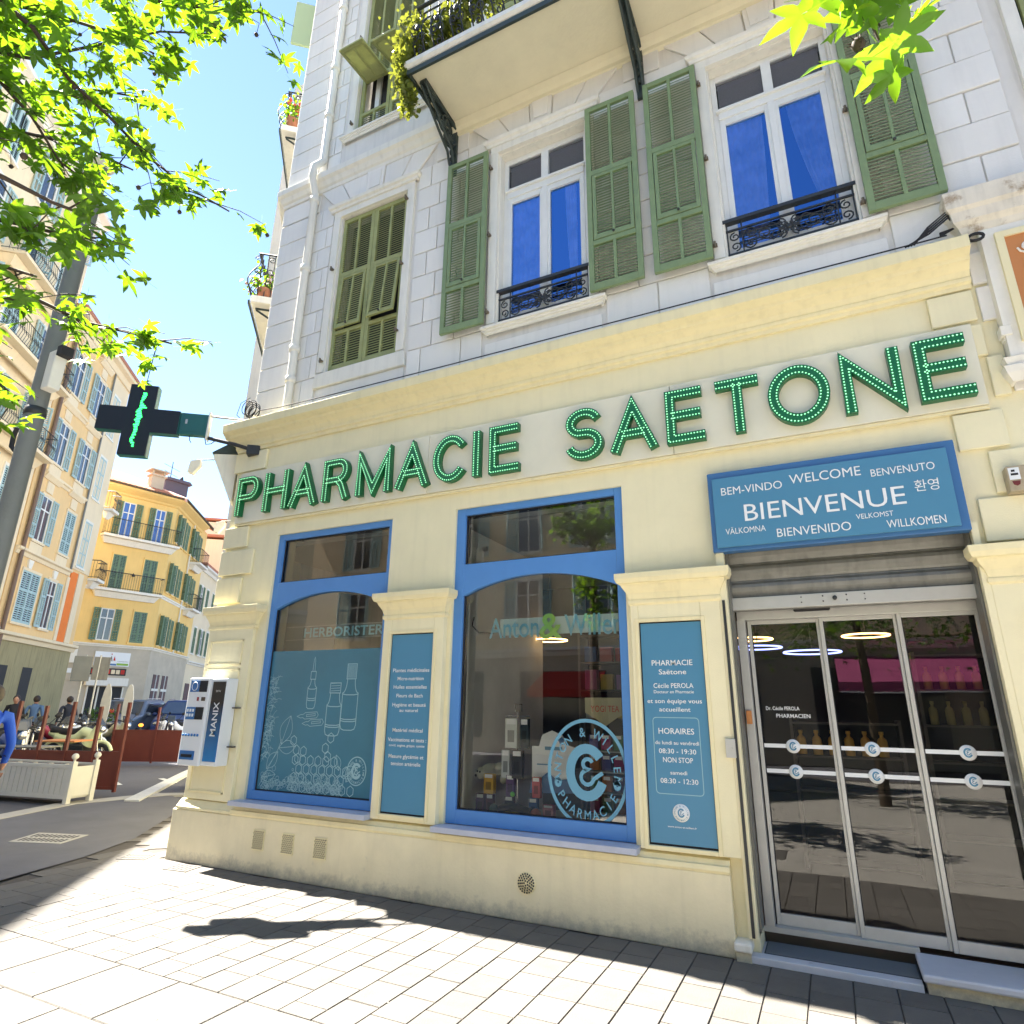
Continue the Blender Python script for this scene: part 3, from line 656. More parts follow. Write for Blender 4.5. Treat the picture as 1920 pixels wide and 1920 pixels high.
# downpipe
dp = MB()
dp.tube([(-5.68, WY - .09, 5.06), (-5.68, WY - .09, 8.5), (-5.66, WY - .20, 8.72), (-5.66, WY - .20, 8.9), (-5.62, WY - .08, 9.1), (-5.62, WY - .08, 19)], .052, 10)
for z in (5.55, 6.0, 7.25, 8.4, 9.95, 10.9, 12.2): dp.lathe([(.052, -.045), (.068, -.035), (.064, 0), (.068, .035), (.052, .045)], 12, (-5.68 if z < 9 else -5.62, WY - (.09 if z < 9 else .08), z))
P('downpipe', dp, 'trim', bld)

# side balconies projecting over the side street
def side_balcony(z, t0, t1, name):
    g = P('balcony', MB().prism_z([along(t0, -.02), along(t0, .8), along(t1, .8), along(t1, -.02)], z, z + .14), 'trim', bld, bev=.01)
    P('balcony_edge', MB().sweep([along(t1, .81), along(t0, .81)][::1], [(0, z - .05), (.025, z - .05), (.03, z + .02), (0, z + .03)]), 'irong', g)
    r = MB()
    zz = [z + .14 + .9 * i / 8 for i in range(9)]
    def bo(v): return .22 * math.sin(PI * min(1, v * 1.3)) * (1 - .4 * v)
    n = int((t1 - t0) / .16)
    for k in range(n + 1):
        t = t0 + .02 + (t1 - t0) * k / n; r.tube([(*along(t, .72 + bo(i / 8)), q) for i, q in enumerate(zz)], .011, 4)
    for k in range(7):
        o_ = .05 + .11 * k; r.tube([(*along(t0 + .04, o_), q) for q in (z + .14, z + 1.04)], .011, 4)
        for dz, a0 in ((.28, 0), (.55, PI), (.8, 0)):
            if k % 2 == 0: r.tube([(*along(t0 + .04, o_ + a), z + .14 + dz + c) for a, c in scroll(0.05, 0, .075, 1.4, a0)], .010, 4)
    r.tube([(*along(t0 + .03, 0), z + 1.05), (*along(t0 + .03, .76), z + 1.05), (*along(t1, .76), z + 1.05)], .022, 5)
    P('railing', r, 'iron', g)
    for tt in (t0 + .12, (t0 + t1) / 2, t1 - .2):
        b = MB()
        b.tube([(*along(tt, 0), z - .06), (*along(tt, .72), z - .06)], .02, 5); b.tube([(*along(tt, .7), z - .09), (*along(tt, .35), z - .30), (*along(tt, .03), z - .62)], .02, 5)
        b.tube([(*along(tt, .03), z - .6), (*along(tt, .03), z - .03)], .02, 5); b.tube([(*along(tt, .28 + a), z - .2 + c) for a, c in scroll(0, 0, .11, 1.5)], .014, 5)
        P('balcony_bracket', b, 'irong', g)
    return g
side_balcony(8.42, 2.2, 6.2, 'lower'); side_balcony(12.62, 2.4, 6.2, 'upper')
mb = MB()
for z in (15.6, 14.2): mb.box(0, .62, 0, .05, z - .55, z + .55)
sh = P('open_side_shutter', mb, mat('pale_green_shutter', (.34, .45, .27), .6), bld, loc=(*along(1.4, .02), 0), rz=math.atan2(N1.y, N1.x))

# shop windows
def arc_pts(x0, x1, zs, za, n=20):
    w2 = (x1 - x0) / 2; h = za - zs; rad = (w2 * w2 + h * h) / (2 * h); cx = (x0 + x1) / 2; cz = za - rad; a = math.asin(w2 / rad)
    return [(cx + rad * math.sin(-a + 2 * a * i / n), cz + rad * math.cos(-a + 2 * a * i / n)) for i in range(n + 1)]
def shopwin(x0, x1, z0, z1, gx0, gx1, gz0):
    y = WY + .03; yb = WY + .10; zt0, zt1, za, zs = 2.94, 3.45, 2.79, 2.63
    f = MB(); f.box(x0, gx0, y, yb, z0, z1); f.box(gx1, x1, y, yb, z0, z1); f.box(gx0, gx1, y, yb, zt1, z1); f.box(gx0, gx1, y, yb, z0, gz0)
    o = P('window', f, 'blue', bld, bev=.004)
    ar = arc_pts(gx0, gx1, zs, za); q = MB()
    n = len(ar)
    for i in range(n - 1):
        (xa, a), (xb, b) = ar[i], ar[i + 1]; q.add([(xa, y + .002, a), (xb, y + .002, b), (xb, y + .002, zt0), (xa, y + .002, zt0), (xa, yb, a), (xb, yb, b)], [(0, 1, 2, 3), (0, 4, 5, 1)])
    q.box(gx0, gx1, y + .004, yb, zt0 - .001, zt0 + .001)
    P('arched_rail', q, 'blue', o)
    g = MB(); g.add([(gx0, WY + .075, gz0), (gx1, WY + .075, gz0), (gx1, WY + .075, za), (gx0, WY + .075, za)], [(0, 1, 2, 3)])
    P('pane', g, 'glass', o)
    P('transom_pane', MB().add([(gx0, WY + .075, zt0), (gx1, WY + .075, zt0), (gx1, WY + .075, zt1), (gx0, WY + .075, zt1)], [(0, 1, 2, 3)]), 'glass', o)
    e = MB(); e.box(gx0, gx0 + .012, WY + .06, WY + .07, gz0, zs); e.box(gx1 - .012, gx1, WY + .06, WY + .07, gz0, zs); e.box(gx0 + .012, gx1 - .012, WY + .06, WY + .07, gz0, gz0 + .012)
    e.box(gx0, gx1, WY + .06, WY + .07, zt0 + .003, zt0 + .014); e.box(gx0, gx1, WY + .06, WY + .07, zt1 - .012, zt1); e.box(gx0, gx0 + .01, WY + .06, WY + .07, zt0 + .014, zt1 - .012)
    P('gasket', e, 'rubber', o)
    return o
win1 = shopwin(-5.64, -3.97, .65, 3.52, -5.56, -4.03, .735)
win2 = shopwin(-3.18, -1.45, .62, 3.52, -3.08, -1.53, .735)
P('window_sill', MB().box(-5.70, -3.93, 4.99, WY + .05, .60, .645), 'sillm', bld, bev=.004); P('window_sill', MB().box(-3.22, -1.41, 4.99, WY + .05, .57, .615), 'sillm', bld, bev=.004)

# air vents
for x in (-5.27, -4.88, -4.47):
    v = MB(); v.box(x - .075, x + .075, 5.045, 5.062, .22, .40); o = P('air_vent', v, 'mould', bld)
    h = MB()
    for i in range(6):
        for j in range(10):
            cx = x - .06 + i * .0235 + (.011 if j % 2 else 0); cz = .238 + j * .0165
            h.prism_y([(cx - .0095, cz), (cx, cz + .0075), (cx + .0095, cz), (cx, cz - .0075)], 5.0435, 5.046)
    P('vent_holes', h, 'dark', o, kind='stuff')
o = P('round_vent', MB().lathe([(0.0, -.018), (.074, -.018), (.078, 0)], 28, (-2.33, 5.062, .275), 'y'), 'mould', bld)
h = MB()
for rr, n in ((.066, 20), (.050, 15), (.034, 10), (.017, 5)):
    for k in range(n):
        a = 2 * PI * k / n + rr * 40; cx, cz = -2.33 + rr * math.cos(a), .275 + rr * math.sin(a)
        h.prism_y([(cx - .006, cz - .006), (cx + .006, cz - .006), (cx + .006, cz + .006), (cx - .006, cz + .006)], 5.041, 5.045)
P('vent_holes', h, 'dark', o, kind='stuff')

# entrance: roller shutter, sliding glass doors, threshold
ro = P('roller_shutter', MB().box(-.62, 1.02, 5.30, 5.34, 2.36, 2.90), 'metal', bld)
for k in range(3):
    z = 2.465 + k * .14
    P('shutter_slat', MB().sweep([(-.61, 5.30), (1.01, 5.30)], [(0, z), (.006, z + .002), (.012, z + .02), (.034, z + .05), (.04, z + .08), (.034, z + .105), (.010, z + .125), (.008, z + .137), (0, z + .14)]), 'metal', ro)
P('bottom_bar', MB().box(-.61, 1.01, 5.25, 5.30, 2.365, 2.462), 'alu', ro, bev=.004)
P('lock', MB().lathe([(0, -.02), (.016, -.02), (.016, 0)], 12, (.13, 5.25, 2.42), 'y').ico((.05, 5.249, 2.44), .006).ico((.21, 5.249, 2.44), .006).ico((.21, 5.249, 2.40), .006).ico((.05, 5.249, 2.40), .006).ico((.33, 5.249, 2.44), .005).ico((.33, 5.249, 2.40), .005).ico((-.10, 5.249, 2.44), .005).ico((-.10, 5.249, 2.40), .005), 'iron', ro)
P('guide_rail', MB().box(-.62, -.605, 5.15, 5.32, .16, 2.85), 'metal', ro); P('guide_rail', MB().box(1.005, 1.02, 5.15, 5.32, .16, 2.85), 'metal', ro)
P('gutter_channel', MB().box(-.66, -.64, 5.055, 5.069, .14, 2.42), 'iron', bld)
hd = P('door_header', MB().box(-.60, 1.02, 5.38, 5.5, 2.30, 2.46), 'alu', bld, bev=.004)
P('motion_sensor', MB().box(-.17, .09, 5.335, 5.38, 2.345, 2.392), 'rubber', hd, bev=.012)
P('door_frame', MB().box(-.605, -.54, 5.38, 5.5, .14, 2.30), 'alu', bld, bev=.003)
drs = []
for x0, x1, y in ((-.53, .0, 5.45), (.0, .52, 5.42), (.52, 1.02, 5.39)):
    f = MB(); f.box(x0, x0 + .028, y, y + .03, .14, 2.30); f.box(x1 - .022, x1, y, y + .03, .14, 2.30); f.box(x0 + .028, x1 - .022, y, y + .03, .14, .215); f.box(x0 + .028, x1 - .022, y, y + .03, 2.27, 2.30)
    d = P('sliding_door', f, 'alu', bld, bev=.003); drs.append(d)
    P('pane', MB().add([(x0 + .028, y + .015, .215), (x1 - .022, y + .015, .215), (x1 - .022, y + .015, 2.27), (x0 + .028, y + .015, 2.27)], [(0, 1, 2, 3)]), 'glassdoor', d)
    P('rubber_seal', MB().box(x0 + .028, x0 + .035, y + .006, y + .012, .215, 2.27), 'rubber', d)
    xc = {-.53: -.29, .0: .235, .52: .80}[x0]
    for z in (1.345, 1.165):
        P('safety_stripe', MB().box(x0 + .028, x1 - .022, y + .010, y + .0125, z - .014, z + .014), 'white', d)
        st = P('safety_roundel', MB().lathe([(0, -.004), (.05, -.004), (.05, 0)], 24, (xc, y + .009, z), 'y'), 'white', d)
mb = MB().box(-.62, .33, 5.38, 5.46, .105, .14)
P('threshold', mb, 'alu', bld)
P('step', MB().box(-.68, .30, 5.03, 5.125, .0, .045), 'marble', bld, bev=.005)
P('step_base', MB().box(-.62, .30, 5.125, 5.40, .0, .035), 'marble', bld)
m_ = P('entrance_mat', MB().box(-.60, .298, 5.128, 5.38, .035, .046), 'mat', bld)
g = MB()
for k in range(15): g.box(-.59, .29, 5.134 + k * .016, 5.141 + k * .016, .046, .051)
P('mat_ribs', g, mat('mat_rib', (.15, .17, .19), .7), m_)
P('marble_step', MB().box(.30, 2.2, 4.99, 5.40, .07, .115), 'marble', bld, bev=.012)
P('step_base', MB().box(.32, 2.2, 5.03, 5.38, .0, .07), 'plinth', bld)
P('stone_bracket', MB().box(-.775, -.66, 5.0, 5.4, .06, .115), 'trim', bld, bev=.012); P('stone_bracket', MB().box(-.765, -.67, 5.02, 5.4, .0, .06), 'plinth', bld)
def amp_logo(parent, xc, zc, s, y, m):      # curled C with an ampersand-like knot
    a = MB(); C_ = [(xc + s * .8 * math.cos(t), zc + s * math.sin(t)) for t in [R(38 + i * (360 - 62) / 22) for i in range(23)]]
    a.ribbon(C_, s * .42, y)
    e = [(xc + s * (.05 + .23 * math.cos(t)), zc + s * (.34 + .22 * math.sin(t))) for t in [R(20 + i * 25) for i in range(11)]] + [(xc + s * (.02 + .30 * math.cos(t)), zc + s * (-.22 + .30 * math.sin(t))) for t in [R(100 + i * 25) for i in range(11)]] + [(xc + s * .75, zc)]
    a.ribbon(e, s * .17, y - .0012)
    return P('logo', a, m, parent)
for d, x0, y in ((drs[0], -.29, 5.45), (drs[1], .235, 5.42), (drs[2], .80, 5.39)):
    for z in (1.345, 1.165): amp_logo(d, x0, z, .026, y + .003, 'bluep')
for s_, z, xa, xb, hh in (('Dr. Cécile PEROLA', 1.62, -.455, -.215, .028), ('PHARMACIEN', 1.565, -.385, -.145, .030)):
    lettering(drs[0], s_, 'white', x0=xa, x1=xb, zc=z, y=5.462, h=hh, bold=.01)
# keypad and switch boxes on the jamb
P('switch_box', MB().box(-.725, -.655, 5.04, 5.069, 1.27, 1.40).lathe([(0, -.008), (.007, -.008), (.007, 0)], 8, (-.68, 5.041, 1.335), 'y'), 'alu', bld, bev=.006)
P('access_box', MB().box(-.595, -.555, 5.35, 5.38, 1.50, 1.60), 'orangep', bld, bev=.004)

# neighbouring portal edge on the right
por = T('neighbour_portal', (1.9, 5.0, 0), 'ochre and cream carved doorway surround of the next house at the right edge', 'doorway')
P('cornice', MB().sweep([(-.54, .14), (-.54, .04), (2.2, .04)], [(0, 5.12), (.01, 5.14), (.02, 5.18), (.05, 5.22), (.06, 5.30), (.08, 5.33), (.085, 5.48), (0, 5.50)]), 'stain', por)
P('pilaster', MB().box(-.44, 2.2, .03, .14, 3.98, 5.12), 'trim', por)
P('ochre_panel', MB().box(-.31, 2.0, .015, .03, 4.18, 5.0), 'orangep', por)
ms = MB().box(-.36, -.31, .0, .03, 4.13, 5.05); ms.box(-.31, 2, .0, .03, 4.13, 4.18); ms.box(-.31, 2, .0, .03, 5.0, 5.05); P('panel_moulding', ms, 'mould', por)
sp = MB(); sp.tube([(a, .01, c) for a, c in scroll(-.19, 4.88, .06, 1.4, PI)], .008, 5); sp.tube([(a, .01, c) for a, c in scroll(-.16, 4.5, .08, 1.4, PI / 2)], .008, 5); sp.tube([(-.22, .01, 4.78), (-.24, .01, 4.6), (-.2, .01, 4.45), (-.14, .01, 4.3)], .008, 5); P('relief', sp, 'trim', por)
P('corbel', MB().sweep([(-.44, .14), (-.44, .06), (2.2, .06)], [(0, 3.84), (.02, 3.84), (.05, 3.90), (.06, 3.95), (.03, 3.97), (.05, 4.02), (0, 4.04)]), 'trim', por)

# ------------------------------------------------------------------ signs on the shopfront
# big illuminated letters: centre lines in a unit box (x 0..w, z 0..1)
def arcp(cx, cz, rx, rz, a0, a1, n=14): return [(cx + rx * math.cos(R(a0 + (a1 - a0) * i / n)), cz + rz * math.sin(R(a0 + (a1 - a0) * i / n))) for i in range(n + 1)]
GL = {
 'P': [[(.07, 0), (.07, .93), (.5, .93)] + arcp(.5, .70, .22, .23, 90, -90, 10) + [(.07, .47)]],
 'H': [[(.07, 0), (.07, 1)], [(.73, 0), (.73, 1)], [(.07, .52), (.73, .52)]],
 'A': [[(.05, 0), (.42, .89), (.79, 0)], [(.19, .34), (.65, .34)]],
 'R': [[(.07, 0), (.07, .93), (.5, .93)] + arcp(.5, .71, .22, .22, 90, -90, 10) + [(.07, .49)], [(.46, .49), (.60, .36), (.78, 0)]],
 'M': [[(.07, 0), (.07, .90), (.44, .12), (.81, .90), (.81, 0)]],
 'C': [arcp(.44, .5, .38, .44, 36, 324, 26)],
 'I': [[(.07, 0), (.07, 1)]],
 'E': [[(.72, .93), (.07, .93), (.07, .07), (.74, .07)], [(.07, .52), (.68, .52)]],
 'S': [arcp(.38, .72, .29, .22, 20, 245, 14) + arcp(.38, .29, .31, .23, 75, -165, 16)],
 'T': [[(.0, .93), (.76, .93)], [(.38, 0), (.38, .93)]],
 'O': [arcp(.46, .5, .40, .44, 90, 450, 34)],
 'N': [[(.07, 0), (.07, .90), (.74, .10), (.74, 1)]],
}
GWD = dict(P=.79, H=.8, A=.84, R=.86, M=.88, C=.84, I=.14, E=.81, S=.76, T=.76, O=.92, N=.81)
sg = T('pharmacy_sign', (0, 5.06, 3.7), 'long cream board with big green dotted letters PHARMACIE SAETONE above the shop windows', 'shop sign')
def SL(mb):
    mb.v = [(x, y - 5.06, z - 3.7) for x, y, z in mb.v]; return mb
for x0, x1 in ((-6.36, -3.52), (-3.516, -.955), (-.951, 1.29)):
    P('board', SL(MB().box(x0, x1, 5.085, 5.13, 3.72, 4.385)), mat('sign_board', (.77, .73, .57), .6, var=.05, scale=3) if x0 < -6 else bpy.data.materials['sign_board'], sg, bev=.004)
P('board_batten', SL(MB().box(-6.36, 1.29, 5.10, 5.135, 3.69, 3.715)), 'mould', sg)
def big_letter(ch, xa, xb, z0=3.795, z1=4.285):
    h = z1 - z0; sw = .083; W0 = GWD[ch]; sx = (xb - xa - sw * .1) / W0
    mb = MB(); led = MB(); yf = 5.015
    for si, st in enumerate(GL[ch]):
        pts = [(xa + p[0] * sx, z0 + p[1] * h) for p in st]
        close = ch == 'O'
        if close: pts = pts[:-1]
        fr = MB(); yy = yf + .0008 * si; fr.ribbon(pts, sw, yy, close)
        n = len(fr.v); vs = fr.v + [(x, 5.082, z) for x, _, z in fr.v]; k = n // 2; fs = [tuple(f) for f in fr.f]
        for i in range(k if close else k - 1):
            j = (i + 1) % k
            fs += [(2 * i + n, 2 * j + n, 2 * j, 2 * i), (2 * i, 2 * i + 1, 2 * i + 1 + n, 2 * i + n) if False else (2 * j + 1 + n, 2 * i + 1 + n, 2 * i + 1, 2 * j + 1)]
        if not close: fs += [(0, 1, 1 + n, n), (2 * k - 1, 2 * k - 2, 2 * k - 2 + n, 2 * k - 1 + n)]
        mb.add(vs, fs)
        # two rows of light dots
        for sd in (-1, 1):
            row = MB(); row.ribbon(pts, sw * .60, 0, close)
            line = [Vector((row.v[2 * i + (0 if sd < 0 else 1)][0], 0, row.v[2 * i + (0 if sd < 0 else 1)][2])) for i in range(k)]
            if close: line.append(line[0])
            tot = sum((line[i + 1] - line[i]).length for i in range(len(line) - 1)); cnt = max(2, int(tot / .0262)); 
            for q in range(cnt + 1):
                if close and q == cnt: continue
                d = .012 + (tot - .024) * q / cnt if not close else tot * q / cnt; i = 0
                while i < len(line) - 2 and d > (line[i + 1] - line[i]).length: d -= (line[i + 1] - line[i]).length; i += 1
                seg = line[i + 1] - line[i]; p = line[i] + seg * (d / max(seg.length, 1e-6)); r = .0075
                led.add([(p.x - r, yy - .001, p.z), (p.x, yy - .001, p.z - r), (p.x + r, yy - .001, p.z), (p.x, yy - .001, p.z + r), (p.x, yy - .008, p.z)], [(0, 1, 4), (1, 2, 4), (2, 3, 4), (3, 0, 4)])
    o = P('letter', SL(mb), 'green', sg, fixn=True); P('light_dots', SL(led), 'led', o, kind='stuff')
for ch, a, b in (('P', -6.29, -5.94), ('H', -5.83, -5.45), ('A', -5.41, -5.00), ('R', -4.90, -4.52), ('M', -4.42, -3.95), ('A', -3.88, -3.47), ('C', -3.40, -3.02), ('I', -2.93, -2.855), ('E', -2.74, -2.385),
                 ('S', -1.93, -1.57), ('A', -1.49, -1.075), ('E', -.98, -.63), ('T', -.56, -.205), ('O', -.14, .30), ('N', .395, .80), ('E', .895, 1.265)):
    big_letter(ch, a, b)

ws = T('welcome_sign', (.165, 5.08, 2.8), 'blue board reading BIENVENUE in several languages above the entrance', 'sign')
def WL(mb): mb.v = [(x - .165, y - 5.08, z - 2.8) for x, y, z in mb.v]; return mb
P('frame', WL(MB().box(-.69, 1.02, 5.035, 5.135, 2.80, 3.47)), 'bluef', ws, bev=.006)
P('panel', WL(MB().box(-.652, .962, 5.012, 5.034, 2.83, 3.41)), 'bluep', ws, bev=.002)
for s_, x0, x1, z, h, b in (('BEM-VINDO', -.585, -.128, 3.293, .068, 0), ('WELCOME', -.072, .416, 3.322, .078, 0), ('BENVENUTO', .479, .877, 3.288, .06, 0), ('BIENVENUE', -.425, .669, 3.098, .145, .0),
                            ('환영', .733, .88, 3.146, .07, .0), ('VELKOMST', .34, .576, 2.967, .040, 0), ('VÄLKOMNA', -.578, -.281, 2.955, .05, 0), ('BIENVENIDO', -.205, .299, 2.906, .070, 0), ('WILLKOMEN', .524, .881, 2.890, .062, 0)):
    P('lettering', WL(text_mb(s_, x0=x0, x1=x1, zc=z, y=5.008, h=h, bold=b)), 'white', ws)

def circ_text(s, cx, cz, rad, y, h, a_mid, inward=False, span=None):
    mb = MB(); n = len(s); step = span / max(1, n - 1)
    for i, ch in enumerate(s):
        if ch == ' ': continue
        a = a_mid + (span / 2 - step * i if not inward else -span / 2 + step * i)
        rot = a - PI / 2 if not inward else a + PI / 2
        t = text_mb(ch, cx=cx + rad * math.cos(a), zc=cz + rad * math.sin(a), y=y, h=h, rot=rot, xs=.95, bold=.01); mb.add(t.v, [tuple(f) for f in t.f])
    return mb
def roundel(parent, cx, cz, rad, y, m, sz=1.0, ring=True):
    if ring:
        g = MB(); g.ribbon([(cx + rad * math.cos(2 * PI * i / 48), cz + rad * sz * math.sin(2 * PI * i / 48)) for i in range(48)], rad * .085, y, True); P('ring', g, m, parent)
    t = circ_text('ANTON & WILLEM', cx, cz, rad * .78, y - .001, rad * .19, PI / 2, False, R(200)); t2 = circ_text('PHARMACIE', cx, cz, rad * .80, y - .001, rad * .19, -PI / 2, True, R(112))
    for x in (-1, 1): t.ribbon([(cx + x * rad * .76 + rad * .06 * math.cos(q), cz - rad * .22 + rad * .06 * math.sin(q)) for q in [2 * PI * i / 8 for i in range(8)]], rad * .07, y - .001, True)
    if sz != 1:
        for k in (t, t2): k.v = [(a, b, cz + (c - cz) * sz) for a, b, c in k.v]
    P('lettering', t, m, parent); P('lettering', t2, m, parent)
    lg = amp_logo(parent, cx, cz, rad * .54, y - .002, m)
    return lg

def info_panel(x0, x1, z0, z1, label):
    t = T('info_panel', ((x0 + x1) / 2, 5.07, z0), label, 'sign', group=None)
    ox, oz = (x0 + x1) / 2, z0
    def IL(mb): mb.v = [(x - ox, y - 5.07, z - oz) for x, y, z in mb.v]; return mb
    P('frame', IL(MB().box(x0, x1, 5.09, 5.13, z0, z1)), 'rubber', t)
    P('board', IL(MB().box(x0 + .012, x1 - .006, 5.082, 5.0895, z0 + .016, z1 - .012)), 'bluep', t)
    return t, IL
t1, IL = info_panel(-3.83, -3.33, .66, 2.28, 'blue panel listing Plantes médicinales, on the pilaster between the two shop windows')
for s_, z, w_, h in (('Plantes médicinales', 1.93, .42, .036), ('Micro-nutrition', 1.853, .30, .034), ('Huiles essentielles', 1.775, .38, .034), ('Fleurs de Bach', 1.695, .30, .034), ('Hygiène et beauté', 1.612, .38, .034), ('au naturel', 1.562, .21, .030),
                     ('Matériel médical', 1.385, .34, .034), ('Vaccinations et tests :', 1.300, .43, .034), ('covid, angine, grippe, cystite', 1.250, .40, .022), ('Mesure glycémie et', 1.155, .39, .034), ('tension artérielle', 1.092, .33, .034)):
    P('lettering', IL(text_mb(s_, x0=-3.575 - w_ / 2, x1=-3.575 + w_ / 2, zc=z, y=5.079, h=h, bold=.006)), 'white', t1)
t2, IL2 = info_panel(-1.335, -.835, .64, 2.28, 'blue panel with opening hours HORAIRES, on the pilaster left of the entrance')
for s_, z, w_, h in (('PHARMACIE', 1.955, .32, .044), ('Saëtone', 1.885, .215, .040), ('Cécile PEROLA', 1.780, .31, .038), ('Docteur en Pharmacie', 1.733, .31, .024), ('et son équipe vous', 1.664, .42, .034), ('accueillent', 1.602, .24, .034),
                     ('HORAIRES', 1.443, .27, .044), ('du lundi au vendredi', 1.358, .33, .028), ('08:30 - 19:30', 1.298, .28, .036), ('NON STOP', 1.236, .225, .038), ('samedi', 1.146, .125, .028), ('08:30 - 12:30', 1.088, .28, .036), ('www.anton-et-willem.fr', .775, .21, .014)):
    P('lettering', IL2(text_mb(s_, x0=-1.085 - w_ / 2, x1=-1.085 + w_ / 2, zc=z, y=5.079, h=h, bold=.006)), 'white', t2)
rr_ = MB(); q = []
for cx, cz, a0 in ((-1.235, 1.515, 180), (-.935, 1.515, 90), (-.935, 1.02, 0), (-1.235, 1.02, -90)):
    q += [(cx + .025 * (1 if False else 1) * math.cos(R(a0 - k * 30)), cz + .025 * math.sin(R(a0 - k * 30))) for k in range(4)]
rr_.ribbon(q, .006, 5.079, True); P('box_outline', IL2(rr_), 'pale', t2)
dk = P('roundel_disc', IL2(MB().lathe([(0, -.0012), (.062, -.0012), (.062, 0)], 28, (-1.085, 5.081, .87), 'y')), 'white', t2)
tt = circ_text('ANTON & WILLEM', -1.085, .87, .048, 5.0785, .011, PI / 2, False, R(200)); P('lettering', IL2(tt), 'bluep', t2)
tt = circ_text('PHARMACIE', -1.085, .87, .048, 5.0785, .011, -PI / 2, True, R(112)); P('lettering', IL2(tt), 'bluep', t2)
lg = amp_logo(t2, 0, .87 - .64, .026, 5.0785 - 5.07, 'bluep')

# vending machine on the corner pilaster
vm = T('vending_machine', (-6.16, 4.98, .97), 'white and blue vending machine lettered MANIX mounted on the building corner', 'vending machine')
vm_v = lambda mb: (setattr(mb, 'v', [(x + 6.16, y - 4.98, z - .97) for x, y, z in mb.v]), mb)[1]
P('case', vm_v(MB().box(-6.44, -5.885, 4.93, 5.08, .965, 1.865)), 'white', vm, bev=.008)
P('control_panel', vm_v(MB().box(-6.445, -6.11, 4.895, 4.929, .96, 1.872)), 'white', vm, bev=.012)
P('mount_bar', vm_v(MB().box(-5.885, -5.80, 5.04, 5.085, 1.55, 1.562)), 'iron', vm); P('mount_bar', vm_v(MB().box(-5.885, -5.80, 5.04, 5.085, 1.15, 1.162)), 'iron', vm)
bp_ = bpy.data.materials.new('blue_gradient_panel'); bp_.use_nodes = True; _n = bp_.node_tree; _b = _n.nodes['Principled BSDF']; _b.inputs['Roughness'].default_value = .3
_tc = _n.nodes.new('ShaderNodeTexCoord'); _se = _n.nodes.new('ShaderNodeSeparateXYZ'); _cr = _n.nodes.new('ShaderNodeValToRGB')
_cr.color_ramp.elements[0].position = .0; _cr.color_ramp.elements[0].color = (.02, .20, .50, 1); _cr.color_ramp.elements[1].position = .72; _cr.color_ramp.elements[1].color = (.006, .008, .014, 1)
_n.links.new(_tc.outputs['Generated'], _se.inputs[0]); _n.links.new(_se.outputs[2], _cr.inputs[0]); _n.links.new(_cr.outputs[0], _b.inputs['Base Color'])
P('advert_panel', vm_v(MB().box(-6.085, -5.895, 4.918, 4.9295, 1.01, 1.83)), bp_, vm)
tb_ = text_mb('MANIX', cx=0, zc=0, y=4.914, h=.085, bold=.012)       # reads upwards
tb_.v = [(-5.985 - z, y, 1.44 + x * .96) for x, y, z in tb_.v]; P('lettering', vm_v(tb_), 'white', vm)
tb_ = text_mb('SKYN', cx=-5.985, zc=1.73, y=4.914, h=.022); P('lettering', vm_v(tb_), 'white', vm)
vb = mat('vending_blue', (.03, .16, .42), .35)
for a in ((-6.41, -6.27, 1.72, 1.84, vb), (-6.265, -6.14, 1.72, 1.84, M['rubber']), (-6.28, -6.25, 1.625, 1.665, mat('red_square', (.3, .03, .04), .5)), (-6.21, -6.15, 1.625, 1.665, M['bark']),
          (-6.42, -6.28, 1.43, 1.56, vb), (-6.275, -6.15, 1.43, 1.56, M['rubber']), (-6.42, -6.19, 1.02, 1.11, vb)):
    P('printed_panel', vm_v(MB().box(a[0], a[1], 4.891, 4.8945, a[2], a[3])), a[4], vm)
P('ring_mark', vm_v(MB().torus((-6.34, 4.889, 1.78), .045, .004, 'y', 18, 4)), 'white', vm)
P('dispensing_slot', vm_v(MB().box(-6.39, -6.22, 4.885, 4.8945, 1.045, 1.075)), 'rubber', vm)
for k in range(6): P('button', vm_v(MB().lathe([(0, -.012), (.014, -.010), (.014, 0)], 10, (-6.41 + .046 * k, 4.896, 1.27), 'y')), vb, vm)
rr = random.Random(3)
for k in range(6):
    x = -6.41 + .043 * (k % 3) ; z = 1.46 + .05 * (k // 3)
    P('pictogram', vm_v(MB().box(x, x + .028, 4.8885, 4.8905, z, z + .03)), 'white', vm)
al = T('alarm_box', (1.325, 5.06, 3.03), 'small dirty beige alarm box with stickers right of the BIENVENUE board', 'alarm box')
P('case', MB().box(-.055, .06, -.05, .045, 0, .18), mat('beige_plastic', (.40, .33, .22), .6, var=.15, scale=30), al, bev=.006)
P('sticker', MB().box(-.045, .015, -.053, -.0505, .08, .165), 'white', al); P('sticker', MB().prism_y([(-.035, .07), (.01, .07), (.005, .045), (-.012, .035), (-.03, .045)], -.053, -.0505), mat('maroon', (.15, .02, .02), .6), al)
P('sticker_print', MB().box(-.035, .005, -.0545, -.0532, .11, .125).box(-.03, -.01, -.0545, -.0532, .135, .15), 'rubber', al)
cm = T('junction_box', (1.47, 5.06, 4.20), 'small white junction box above the alarm box on the white stones', 'junction box')
P('case', MB().box(-.035, .035, -.04, .05, 0, .08), 'trim', cm, bev=.006); P('conduit', MB().box(-.02, .05, -.01, .05, -.03, -.001), 'trim', cm)

